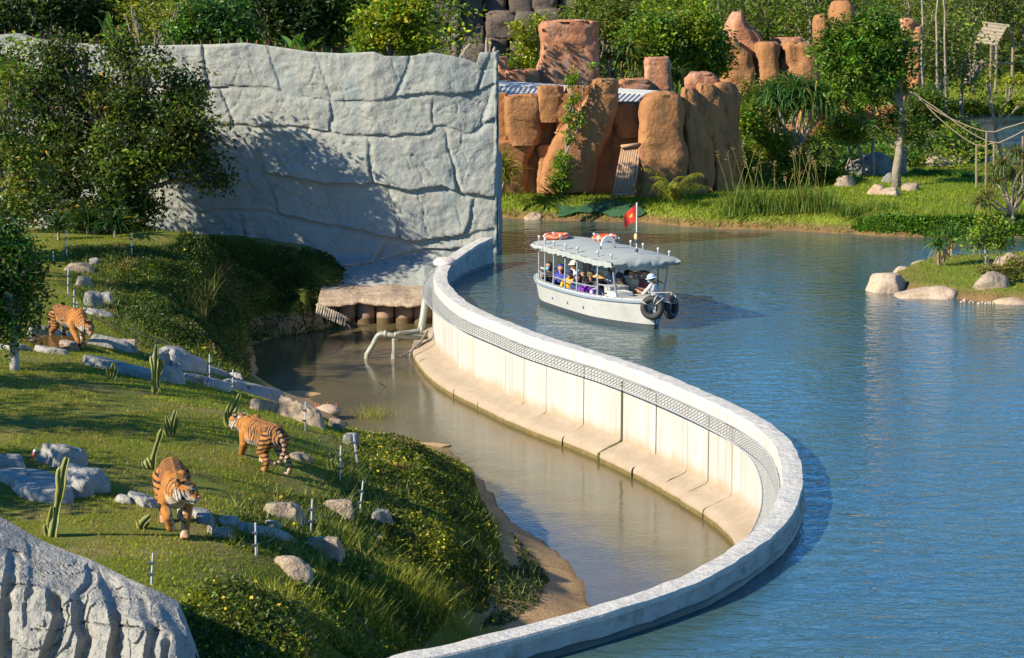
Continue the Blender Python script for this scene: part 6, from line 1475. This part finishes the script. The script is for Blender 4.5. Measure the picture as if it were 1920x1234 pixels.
# ---- the tall tree, its hedge and neighbours
tree('tall tree with a broad glossy green crown and pale trunk on the far lawn', (1682, 352), [(1615,105,82,72,0),(1665,80,62,55,.3),(1580,70,50,40,.5),(1610,165,65,45,-.4),(1690,130,32,50,0),(1560,110,38,42,0),(1640,45,50,32,.4)], .20, 200, 62, .36, ((.070,.140,.012), (.050,.120,.012), (.095,.160,.014)), .20, bark=M_bark2, forks=8, straight=True)
tree('lower green branches round the trunk of the tall tree', (1672, 352), [(1700,240,48,26),(1640,235,42,18),(1720,262,34,22),(1665,215,40,14)], .20, 50, 42, .3, (MID,(.05,.12,.018)), .06, name='young_tree', forks=6, bark=M_bark2, w=.3)
tree('slender twin stemmed tree left of the tall tree', (1628, 275), [(1600,180,36,22),(1640,185,30,20),(1570,165,30,24)], .16, 36, 50, .3, (BRT, MID), .10, D=98, stems=2, bark=M_bark2)
c = hit(1690, 326, far_z); tag(obj('tree_stump', Geo().add(*tube([c - [0, 0, .1], c + [0, 0, .5], c + [.02, 0, 1.0], c + [.05, 0, 1.15]], [.24, .2, .19, .12], 10)), M_bark2), 'pale dead stump just right of the tall tree trunk', 'stump', kind='thing')
def hedge(label, poly, n, hmax, leaf, cols, hz=far_z, seed=0, wb=.7, ht=None):
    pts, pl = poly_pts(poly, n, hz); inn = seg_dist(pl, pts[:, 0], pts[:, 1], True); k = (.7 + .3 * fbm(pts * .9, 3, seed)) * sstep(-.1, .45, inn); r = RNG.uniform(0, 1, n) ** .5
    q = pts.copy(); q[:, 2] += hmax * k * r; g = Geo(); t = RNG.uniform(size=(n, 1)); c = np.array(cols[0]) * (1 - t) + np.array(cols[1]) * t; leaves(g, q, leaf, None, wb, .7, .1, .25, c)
    st = Geo(); 
    for j in range(24): p = pts[RNG.integers(n)]; st.add(*tube([p - [0, 0, .1], p + [random.uniform(-.2, .2), 0, hmax * .6]], [.015, .006], 4))
    root = thing('hedge', label, 'hedge', pts.mean(0)); obj('foliage', g, M_leafm, root); obj('stems', st, M_bark, root)
hedge('long bright green hedge along the far shore behind the island', [(1598,428),(1660,436),(1740,443),(1960,446),(1960,410),(1880,408),(1700,412),(1610,412)], 15000, .55, .12, ((.045, .130, .012), (.105, .20, .018)), seed=3)
hedge('bright round leaved hedge behind the large grey boulder', [(1560,300),(1580,318),(1640,318),(1720,316),(1725,300),(1690,285),(1560,285)], 9000, .95, .14, ((.045, .130, .012), (.100, .20, .018)), seed=5)
hedge('sunlit yellow green hedge on the far side of the pond', [(1768,217),(1920,216),(1990,216),(1990,205),(1770,205)], 9000, 1.3, .22, ((.085, .155, .012), (.165, .22, .018)), seed=7)
hedge('low plants along the water inlet on the far lawn', [(1705,322),(1745,330),(1830,334),(1830,330),(1745,326),(1710,318)], 2500, .3, .11, ((.05, .15, .014), (.09, .20, .02)), seed=9)
hedge('dark bushes on the point between inlet and pond', [(1735,245),(1800,250),(1850,268),(1866,290),(1840,303),(1800,304),(1740,290),(1725,262)], 8000, .75, .16, ((.016, .055, .012), (.035, .085, .016)), seed=11)
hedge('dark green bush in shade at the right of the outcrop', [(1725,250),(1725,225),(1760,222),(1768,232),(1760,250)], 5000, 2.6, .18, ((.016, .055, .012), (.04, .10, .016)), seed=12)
# island plants
straps('strap leaved plant with dry hanging leaves on the small island', (1762, 498), [(1762,462),(1786,448)], .85, .055, 60, (.075, .16, .03), isle_z, None, 'pandanus', 'plant', .05, 1.3, (.2, 1.45), .06, 22)
tree('low spreading shrub with bare lower twigs on the small island', (1862, 512), [(1850,432,42,20),(1825,455,34,14),(1875,452,34,16),(1845,412,30,12),(1890,420,25,16)], .12, 60, 34, .18, ((.11,.20,.02), BRT), .03, isle_z, name='shrub', cat='shrub', stems=5, forks=10, bark=M_bark2)
tree('small dry bush over the brown mound at the right border', (1890, 530), [(1865,512,40,20),(1905,500,34,22)], .08, 70, 40, .16, (OLV, (.14,.11,.03)), .02, isle_z, name='shrub', cat='shrub', stems=4, forks=8, bark=M_bark2)
b = hit(1900, 470, isle_z); root = thing('pandanus_tree', 'branching screw pine with spiky leaf heads at the right border', 'tree', b); tg = Geo(); lg = Geo(); D0 = b[1]
fork = P(1898, 402, D0); tg.add(*limb(b - [0, 0, .1], fork, .07, .06, .05))
for (px, py, k) in ((1838,383,0),(1870,345,1),(1900,330,1),(1880,310,1),(1925,320,1),(1925,365,1),(1850,372,2),(1905,290,1),(1865,325,1),(1930,290,1)):
    e = P(px, py, D0 + random.uniform(-.6, .6)); tg.add(*limb(fork, e, .05, .03, .15))
    for j in range(80): strap(lg, e, random.uniform(0, 6.28), random.uniform(-.1, 1.4), random.uniform(.45, .80), .05, 1.5, random.choice(((.075,.13,.03), (.11,.15,.04), (.24,.18,.08))))
obj('trunk', tg, M_bark2, root, True); obj('leaves', lg, M_leafm, root)
e1 = P(1872, 394, D0); sw = thing('swing', 'little rope swing with an orange plank hanging from the screw pine', 'swing', P(1886, 431, D0))
for x in (1872, 1898): obj('rope', Geo().add(*tube([P(1882, 396, D0), P(x, 430, D0)], .008, 4)), M_rope, sw)
V, Fc = box(P(1884, 431, D0), (.55, .12, .03)); obj('plank', Geo().add(V, Fc), mat_plain('orange_plank', (.45, .12, .03), .7), sw)
b = hit(1890, 350, far_z); tree('thin pale forked tree by the pond at the right', (1887, 340), [(1850,148,18,10),(1905,150,26,14),(1880,205,16,8),(1920,190,16,10)], .14, 30, 26, .2, (BRT, YEL), .085, far_z, bark=M_bark2, forks=4, shell=.7)

# ---- wooded background
Bg = 'trees of the wooded background'
def bgtree(px, D, hh, w_, cols, lf, lab, grp=Bg):
    b = P(px, 200, D); b[2] = float(far_z(b[0], b[1])); s = ppm(b); root = thing('tree', lab, 'tree', b, 0, grp); lg = Geo(); tg = Geo(); top = b + [0, 0, hh * .62]
    tg.add(*limb(b, top, .14, .06, .1))
    for j in range(34):
        v = RNG.normal(size=3); v /= np.linalg.norm(v); c = top + v * (random.random() ** .45) * np.array([w_, w_, hh * .36]); m = 46; leaves(lg, c + RNG.normal(size=(m, 3)) * .5, lf, None, .5, .5, .25, .25, np.tile(np.array(cols[random.randrange(len(cols))]) * math.exp(random.gauss(0, .25)), (m, 1)))
        if j < 7: tg.add(*limb(top - [0, 0, hh * .2], c, .05, .02, .2, 4))
    obj('trunk', tg, M_bark, root, True); obj('crown', lg, M_leafm, root)
kinds = [((MID, OLV), 'mid green tree of the wooded background'), ((BRT, (.09,.16,.02)), 'bright green tree of the wooded background'), ((OLV, (.09,.12,.025)), 'olive feathery tree of the wooded background'), ((DK, MID), 'dark tree of the wooded background')]
for (x0, x1, D, hh, step) in ((-60, 860, 97, 9.5, 62), (1100, 1560, 128, 8.6, 52), (1320, 1760, 142, 8.8, 50), (1730, 1830, 138, 7.4, 34), (1700, 1990, 172, 9.0, 44), (1560, 1990, 190, 11, 46)):
    for px in np.arange(x0, x1, step):
        if D < 185 and 1620 < px < 1765 and D > 140: continue
        k = random.randrange(4); spot = 'hidden behind the grey wall' if D < 100 else 'behind the rock house' if D < 135 else 'behind the red outcrop' if D < 140 or D == 142 else 'at the top right beyond the hut' if D > 165 else 'between the pond and the hut'
        bgtree(px + random.uniform(-15, 15), D + random.uniform(-4, 4), hh * random.uniform(.85, 1.15), random.uniform(1.5, 2.3), kinds[k][0], .24, kinds[k][1].replace('of the wooded background', spot), kinds[k][1].split(' tree')[0] + ' trees ' + spot)
for k, (px, py, x1, y1) in enumerate(((1730,40,1728,-12),(1775,25,1768,-12),(1190,30,1188,-12),(1752,50,1760,-10))):
    D = 131; tag(obj('bare_trunk', Geo().add(*limb(P(px, py + 190, D), P(x1, y1, D), .085, .06, .08)), M_bark2), ['bare pale trunk right of the tall tree crown at the top', 'slanting pale trunk top right before the hut', 'thin bare trunk above the dense greenery', 'pale trunk between the two others at the top right'][k], 'tree trunk', 'bare trunks in the background', 'thing')
g = Geo(); n = 90000; X = RNG.uniform(-75, 105, n); Y = RNG.uniform(175, 340, n); z = far_z(X, Y); q = np.c_[X, Y, z + RNG.uniform(0, 5.5, n) * (.5 + .5 * fbm(np.c_[X, Y, 0*X] * .15, 2, 3))]; m = sdist(POND2, X, Y) < -4; q = q[m]
t = sstep(-.3, .3, fbm(q * .12, 2, 5))[:, None]; leaves(g, q, .75, None, .6, .5, .1, .3, np.array(DK) * (1 - t) + np.array(OLV) * t); tag(obj('woodland', g, M_leafm), 'far wooded slope closing off the view', 'woodland', kind='stuff')
# undergrowth behind the house and outcrop, grass of the far lawn and island
def scatter(name, label, n, box_, fn, h, col, hz, leaf=None, cat='grass', w=.03):
    X = RNG.uniform(box_[0], box_[1], n); Y = RNG.uniform(box_[2], box_[3], n); m = fn(X, Y); X, Y = X[m], Y[m]; z = hz(X, Y); q = np.c_[X, Y, z]; f = fbm(q * .6, 3, 8)
    c = np.array(col[0]) * (1 - sstep(-.4, .4, f)[:, None]) + np.array(col[1]) * sstep(-.4, .4, f)[:, None]; g = Geo()
    if leaf: q[:, 2] += RNG.uniform(0, h, len(q)) * (.5 + .5 * f); leaves(g, q, leaf, None, .5, .6, 0, .3, c)
    else: blades(g, q - [0, 0, .02], h, c, w, .5)
    tag(obj(name, g, M_leafm if leaf else M_grass), label, cat, kind='stuff')
pxof = lambda X, Y: CX + X * F / (Y * cP + 8.8 * sP)
scatter('undergrowth', 'tangled green undergrowth behind the rock house and outcrop', 60000, (-6, 34, 94, 126), lambda X, Y: (sdist(A_far, X, Y) > 1) & (sdist(POND, X, Y) < -.6) & ((Y > 101) | (pxof(X, Y) < 1560)) & ~((pxof(X, Y) > 930) & (pxof(X, Y) < 1400) & (Y < 96)) & ~((Y < 99) & (pxof(X, Y) > 1550)), 1.6, (DK, BRT), far_z, .2, 'undergrowth')
scatter('undergrowth', 'low green plants between the pond and the far trees', 26000, (10, 40, 126, 176), lambda X, Y: (sdist(POND, X, Y) < -1) & (sdist(A_far, X, Y) > 1) & ~((pxof(X, Y) > 1770) & (Y > 148) & (Y < 168)), .9, (MID, BRT), far_z, .28, 'undergrowth')
scatter('far_grass', 'bright sunlit grass of the far lawn', 70000, (-2, 26, 82, 104), lambda X, Y: (far_z(X, Y) > .30), .10, ((.145, .215, .014), (.20, .25, .022)), far_z, None, 'grass', .045)
scatter('far_grass', 'grassy clearing round the wooden hut', 16000, (26, 42, 130, 172), lambda X, Y: (far_z(X, Y) > .35), .16, ((.16, .21, .02), (.22, .25, .03)), far_z, None, 'grass', .09)
scatter('shore_grass', 'shaggy grass hanging over the far shore', 22000, (-1.5, 22, 81, 92), lambda X, Y: (far_z(X, Y) > .02) & (sdist(A_far, X, Y) < 1.6), .26, ((.11, .165, .016), (.18, .22, .03)), far_z, None, 'grass', .04)
scatter('island_grass', 'short grass covering the small island', 22000, (8, 20, 62, 78), lambda X, Y: (isle_z(X, Y) > .12), .09, ((.14, .19, .016), (.20, .21, .03)), isle_z, None, 'grass', .03)
# ================================================================== SMALL THINGS
# ---- cactuses: each stem is a ribbed column of its own
M_cact = mat_vcol('cactus_skin', .5, .2, .35)
def cact_stem(pts, r, parent):
    pts = catmull(pts, .05); n = 10; m = len(pts); T = np.gradient(pts, axis=0); T /= np.linalg.norm(T, axis=1)[:, None]; V = []; C = []
    for i in range(m):
        x = np.cross(T[i], [0, 1., 0]); x /= np.linalg.norm(x); y = np.cross(T[i], x); rr = r * .85 * (1 + .16 * math.sin(i * .55) + .06 * math.sin(i * 1.7)) * (min(1, (m - i) / 2.5) ** .6)
        for k in range(n): a = 2 * math.pi * k / n; q = rr * (1.25 if k % 2 == 0 else .5); V.append(pts[i] + q * (math.cos(a) * x + math.sin(a) * y)); C.append((.27, .27, .05) if k % 2 == 0 else (.045, .07, .018))  # yellow-lit rib edges and shaded grooves are painted into the stem colour
    Fc = [(i*n+k, i*n+(k+1)%n, (i+1)*n+(k+1)%n, (i+1)*n+k) for i in range(m-1) for k in range(n)] + [tuple((m-1)*n+k for k in range(n))]
    obj('stem', Geo().add(np.array(V), Fc, np.array(C)), M_cact, parent)
for lab, base, stems in [
    ('tallest cactus column with side arms on the upper lawn', (290, 740), [((290,742),(291,700),(294,646)), ((290,735),(287,690),(284,668)), ((294,735),(299,690),(302,674)), ((298,700),(303,690),(303,675))]),
    ('small cactus tuft left of the tallest cactus', (209, 713), [((206,714),(204,700),(202,690)), ((208,713),(211,692),(213,680)), ((211,713),(216,700),(219,690))]),
    ('leaning cactus clump in front of the walking tiger', (432, 803), [((428,800),(426,775),(434,752)), ((432,800),(438,770),(450,738)), ((435,802),(440,780),(447,760)), ((430,803),(424,790),(425,770)), ((428,806),(420,808),(416,812))]),
    ('cactus clump with curved stems in the middle of the lawn', (320, 818), [((318,820),(316,800),(312,780)), ((320,818),(322,795),(330,768)), ((323,818),(328,800),(333,785)), ((316,820),(312,805),(309,790))]),
    ('single leaning cactus stem with a dark bushy foot', (283, 880), [((284,884),(290,850),(304,805)), ((280,884),(278,870),(274,860)), ((286,884),(288,870),(290,862)), ((278,884),(272,876),(268,866))]),
    ('tall bent cactus standing behind the cleft corner rock', (97, 1005), [((98,1008),(108,950),(116,905),(120,880),(126,858)), ((100,1008),(94,985),(98,950)), ((112,915),(111,890),(114,876)), ((94,1008),(87,995),(86,985))]),
    ('short dark cactus in the shade left of the biggest tiger', (265, 992), [((262,994),(268,980),(282,966)), ((266,994),(262,984),(258,975)), ((264,994),(272,985),(278,980))])]:
    b = on_lawn(*base); root = thing('cactus', lab, 'cactus', b, 0, 'cactuses on the lawn'); D = b[1]
    for st in stems:
        p = [P(x, y, D + random.uniform(-.04, .04)) for x, y in st]; L = sum(np.linalg.norm(p[i+1] - p[i]) for i in range(len(p)-1)); cact_stem(p, .045 if L < .9 else .058, root)
# ---- electric fence stakes with insulators, and the wires between them
M_stake = mat_plain('galvanised_stake', (.50, .52, .55), .45, .1, 8, .4); M_ins = mat_plain('dark_insulator', (.05, .06, .08), .5)
stakes = [((125,431),(125,483),'stake beside the top of the slope near the border tree'), ((247,436),(247,479),'stake standing before the dark leaf clump'), ((100,471),(100,491),'short stake half hidden by the border tree'), ((128,503),(127,551),'stake left of the two boulders above the pool'), ((139,544),(138,583),'thicker stake just behind the pool tiger'), ((145,565),(143,584),'short stake touching the back of the pool tiger'), ((158,576),(158,593),'small stake right of the pool tiger shoulder'),
          ((393,664),(393,721),'thin stake standing on the white slabs'), ((437,693),(435,734),'second stake on the white slabs nearer the moat'), ((573,753),(572,808),'stake in front of the long brown log shaped boulder'), ((639,836),(637,901),'stake on the grass right of the flat tan stone'), ((663,813),(671,868),'tilted stake leaning against the grey slab'), ((681,902),(673,963),'stake beside the small grey boulder'), ((586,936),(582,999),'stake right of the flat topped tan boulder'), ((287,1037),(283,1097),'lowest stake near the cleft corner rock'), ((479,980),(480,1044),'stake in front of the long flat pale slab')]
tops = []
for k, ((x0, y0), (x1, y1), lab) in enumerate(stakes):
    b = on_lawn(x1, y1); t = P(x0, y0, b[1]); root = thing('fence_stake', 'thin grey metal ' + lab, 'stake', b, 0, 'fence stakes round the lawn'); tops.append((b, t))
    obj('rod', Geo().add(*tube([b - [0, 0, .12], t], .016 if k != 11 else .02, 6)), M_stake, root)
    for f in (.35, .7):
        p = b + (t - b) * f; obj('insulator', Geo().add(*tube([p + [-.05, -.01, 0], p + [.02, -.01, 0]], [.022, .022], 6)), M_ins, root)
for a, c, lab in ((15, 13, 'thin fence wire between the two stakes near the flat slab'), (13, 12, 'thin fence wire running up to the grey boulder stake'), (10, 11, 'thin fence wire between the grass stake and the tilted stake'), (9, 10, 'thin fence wire running down from the log shaped boulder'), (7, 8, 'thin fence wire over the white slabs'), (5, 7, 'thin fence wire from the pool tiger to the white slabs')):
    g = Geo()
    for f in (.35, .7): p = tops[a][0] + (tops[a][1] - tops[a][0]) * f; q = tops[c][0] + (tops[c][1] - tops[c][0]) * f; g.add(*tube([p, (p + q) / 2 - [0, 0, .03], q], .003, 4))
    tag(obj('fence_wire', g, M_ins), lab, 'wire', 'wires between the stakes', 'thing')
# ---- pipes by the dam
M_pvc = mat_plain('grey_plastic_pipe', (.28, .29, .24), .45, .12, 5, bs=.1, dirt=(.24, .19, .11)); Dp = 67.6
pp = thing('pipe_assembly', 'grey plastic pump pipes bending down into the moat beside the dam', 'pipe', G(735, 690, MOAT_Z))
pz = lambda x, y, d=0: P(x, y, Dp + d)
obj('main_pipe', Geo().add(*tube(catmull([pz(797,562,.6), pz(794,590,.4), pz(789,618,.3)], .1), .10, 10)), M_pvc, pp, True)
obj('inlet_pipe', Geo().add(*tube(catmull([pz(800,632,.8), pz(770,633,.4), pz(740,630), pz(718,626), pz(708,630), pz(700,645), pz(691,660), pz(688,666), pz(687,690)], .08), .075, 10)), M_pvc, pp, True)
obj('upper_pipe', Geo().add(*tube(catmull([pz(792,619,.5), pz(765,623,.3), pz(745,626), pz(739,632), pz(739,650), pz(739,690)], .08), .062, 10)), M_pvc, pp, True)
obj('side_pipe', Geo().add(*tube([pz(800,626,.9), pz(745,636,.3)], .05, 8)), M_pvc, pp, True); obj('support_leg', Geo().add(*tube([pz(738,648), pz(733,690)], .035, 8)), M_pvc, pp, True)
for (x, y, r) in ((741,628,.085), (722,626,.10), (790,618,.12)): obj('pipe_collar', Geo().add(*tube([pz(x-2,y), pz(x+3,y)], r, 10)), M_pvc, pp, True)
tag(obj('driftwood', Geo().add(*tube([pz(802,620,-.3), pz(790,640,-.5), pz(768,660,-.7), pz(750,668,-.9)], [.04, .035, .03, .02], 5)).add(*tube([pz(772,656,-.7), pz(768,672,-.8), pz(776,690,-.9)], [.03, .02, .012], 5)).add(*tube([pz(776,652,-.7), pz(760,675,-.8)], [.02, .01], 5)), M_bark), 'tangle of dark driftwood caught at the start of the dam toe', 'driftwood', kind='thing')
c = G(726, 727, MOAT_Z); tag(obj('twig', Geo().add(*tube([c + [.1, .2, -.1], P(709, 717, c[1])], [.022, .014], 5)).add(*tube([c, P(734, 731, c[1])], [.02, .012], 5)), M_bark), 'thin twig sticking out of the moat water', 'twig', kind='thing')
# broken bamboo fence at the water's edge
M_bam = mat_plain('pale_bamboo', (.52, .42, .28), .7, .2, 10, bs=.2); bf = thing('bamboo_panel', 'broken panel of pale bamboo sticks lying at the moat edge under the dark bank', 'fence', G(628, 612, MOAT_Z)); Dq = 72.0
for k in range(13): t = k / 12; x = 596 + 52 * t; y = 578 + 24 * t; obj('slat', Geo().add(*tube([P(x, y - 9, Dq + .1), P(x + random.uniform(-5, -2), y + 10, Dq - .2)], .025, 5)), M_bam, bf)
for o_ in (-6, 5): obj('rail', Geo().add(*tube([P(592, 577 + o_, Dq), P(651, 604 + o_, Dq)], .02, 5)), M_bam, bf)
tag(obj('stick', Geo().add(*tube([G(661, 617, MOAT_Z) - [0, 0, .1], P(652, 609, G(661,617,MOAT_Z)[1])], [.03, .025], 5)), M_bam), 'short pale stick poking out of the water beside the bamboo panel', 'stick', kind='thing')
# rusty stakes in a mortar block
bl = on_lawn(612, 772); bl[2] = max(bl[2], MOAT_Z + .05); rs = thing('stake_row', 'row of rusty brown stakes set in a stone block at the moat edge', 'stakes', bl)
obj('block', boulder_geo(bl + [0, 0, .02], (.42, .3, .18), 601, 8, .12), M_pink, rs, True)
for k, x in enumerate((590,593,597,608,611,614,618,622,627,630)): b_ = P(x, 770 + (x - 610) * .06, bl[1]); obj('stake', Geo().add(*tube([b_ - [0, 0, .1], b_ + [random.uniform(-.02, .02), 0, random.uniform(.10, .24)]], .018, 5)), mat_plain('rust', (.34, .12, .05), .85) if k == 0 else bpy.data.materials['rust'], rs)
sp_ = G(560, 740, MOAT_Z); V, Fc = ico(3); tag(obj('sand_spit', Geo().add(V * np.array([.62, .42, .07]) * (1 + .15 * fbm(V * 2, 2, 3))[:, None] + sp_, Fc), mat_plain('wet_sand', (.38, .24, .11), .9, .15, 4, bs=.3), None, True), kind='structure')
sp_ = G(800, 836, MOAT_Z); tag(obj('sand_spit', Geo().add(V * np.array([.55, .3, .06]) * (1 + .2 * fbm(V * 2, 2, 4))[:, None] + sp_, Fc), bpy.data.materials['wet_sand'], None, True), kind='structure')
# little bird on the ledge
bp = on_lawn(62, 868); bp = P(62, 862, bp[1] - .2); br = thing('bird', 'little bird with white head and reddish breast perched on the flat grey ledge', 'bird', bp)
def bcf(V, nr, ti, t): 
    c = np.tile([.03, .025, .025], (len(V), 1)); c[(V[:, 2] > .13)] = (.75, .72, .70); c[(V[:, 2] < .12) & (V[:, 0] > .0)] = (.50, .10, .06); return c
skin('body', [((0,0,.06),(.02,0,.10),.038,.032,'b'), ((.025,0,.12),(.035,0,.145),.026,.026,'b'), ((-.02,0,.06),(-.09,0,.0),.026,.012,'b'), ((.05,0,.145),(.078,0,.14),.009,.004,'b'), ((0,.015,.04),(0,.015,-.03),.007,.006,'b'), ((0,-.015,.04),(0,-.015,-.03),.007,.006,'b')], .008, 1, bcf, mat_vcol('feathers', .7), br)
# green shade net on the far bank
gx = np.linspace(0, 1, 40); V = []
for u in gx:
    for v in np.linspace(0, 1, 16):
        x = 1036 + 160 * u + 14 * math.sin(v * 3); y = 388 + 20 * v + 5 * math.sin(u * 7 + v * 2); q = hit(x, y, far_z); V.append(q + [0, 0, .07 + .07 * abs(math.sin(u * 11 + v * 5))])
tag(obj('shade_net', Geo().add(np.array(V), grid_faces(40, 16)[:, ::-1]), mat_plain('green_net', (.012, .060, .018), .8, .25, 5, bs=.3), None, True), 'dark green net draped over the far bank behind the boat', 'net', kind='thing')
# ---- rope walk and posts right of the tall tree
M_post = mat_plain('weathered_post', (.20, .15, .10), .85, .25, 8, bs=.4); M_rp = mat_plain('brown_rope', (.34, .25, .15), .9, .15, 20, bs=.3); Dr = 93.5
for k, (x, y0, y1, lab) in enumerate(((1831,273,352,'nearest wooden post carrying the rope walk'), (1850,246,306,'taller post where the two upper ropes meet'), (1864,267,304,'short post under the lowest sag of the rope walk'), (1918,255,300,'post with a cap board at the right border'))):
    b = hit(x, y1, far_z) if y1 > 330 else P(x, y1, Dr); t = P(x, y0, b[1]); tag(obj('wooden_post', Geo().add(*tube([b - [0, 0, .15 if y1 > 330 else 1.2], t], [.05, .045], 7)), M_post), lab, 'post', 'posts of the rope walk', 'thing')
for pts, lab in (([(1700,168),(1766,214),(1848,247),(1885,240),(1925,228)], 'upper rope from the tall tree to the right border'), ([(1708,172),(1760,206),(1815,246),(1864,268),(1895,258),(1925,242)], 'lower sagging rope from the tall tree past the short post'), ([(1716,176),(1770,230),(1831,273),(1864,267)], 'thin rope from the tall tree to the nearest post'), ([(1668,148),(1640,175),(1612,196)], 'short rope slanting down left from the tall tree')):
    tag(obj('rope', Geo().add(*tube(catmull([P(x, y, Dr) for x, y in pts], .4), .022, 5)), M_rp), lab, 'rope', 'ropes of the rope walk', 'thing')
# ---- wooden hut on legs
Dh = 160.0; hb = P(1865, 155, Dh); hut = thing('wooden_hut', 'open wooden hut on posts with a slatted plank roof in the far clearing', 'hut', (hb[0], Dh, float(far_z(hb[0], Dh))))
M_plank = mat_plain('bleached_plank', (.35, .28, .18), .85, .2, 4, bs=.4)
for k in range(11):
    t = k / 11; a, b = P(1847 - 21 * t, 44 + 35 * t, Dh - 1.2 * t), P(1889 - 19 * t, 50 + 34 * t, Dh - 1.2 * t); d = P(1847 - 21 * (t + .085), 44 + 35 * (t + .085), Dh - 1.2 * (t + .085)) - a; up_ = np.array([0, 0, .07]); g = Geo()
    V = np.array([a, b, b + d, a + d]); g.add(np.concatenate([V + up_ * (k % 2 + .2), V + up_ * (k % 2 + .2) - [0, 0, .06]]), [(0,3,2,1),(4,5,6,7),(0,1,5,4),(1,2,6,5),(2,3,7,6),(3,0,4,7)]); obj('plank', g, M_plank, hut)
g = Geo(); V = np.array([P(1847,44,Dh), P(1889,50,Dh), P(1902,74,Dh + 1.6), P(1862,68,Dh + 1.6)]); g.add(np.concatenate([V, V - [0, 0, .08]]), [(0,1,2,3),(7,6,5,4),(0,4,5,1),(1,5,6,2),(2,6,7,3),(3,7,4,0)]); obj('rear_roof', g, M_post, hut)
for (x, y0, d) in ((1829,80,-1.1), (1859,84,-1.1), (1869,86,1.2), (1900,74,1.5)): t = P(x, y0, Dh + d); obj('leg', Geo().add(*tube([np.array([t[0], t[1], float(far_z(t[0], t[1])) - .2]), t], .10, 7)), M_post, hut)
for (x0, x1, y) in ((1856,1900,119), (1828,1862,122)): obj('platform_beam', Geo().add(*tube([P(x0, y, Dh), P(x1, y, Dh + .3)], .10, 7)), M_post, hut)
g = Geo(); obj('ridge_pole', g.add(*tube([P(1843,43,Dh), P(1892,49,Dh)], .10, 6)), M_plank, hut)
lp = thing('log_pile', 'leaning stack of dark logs beside the wooden hut', 'log pile', P(1822, 158, Dh - 3))
for k in range(11): x = 1806 + k * 1.8; obj('log', Geo().add(*tube([P(x, 158, Dh - 3 + random.uniform(-.5, .5)), P(x + 22, 116 + random.uniform(-3, 3), Dh - 2.5)], .10, 6)), M_bark, lp)
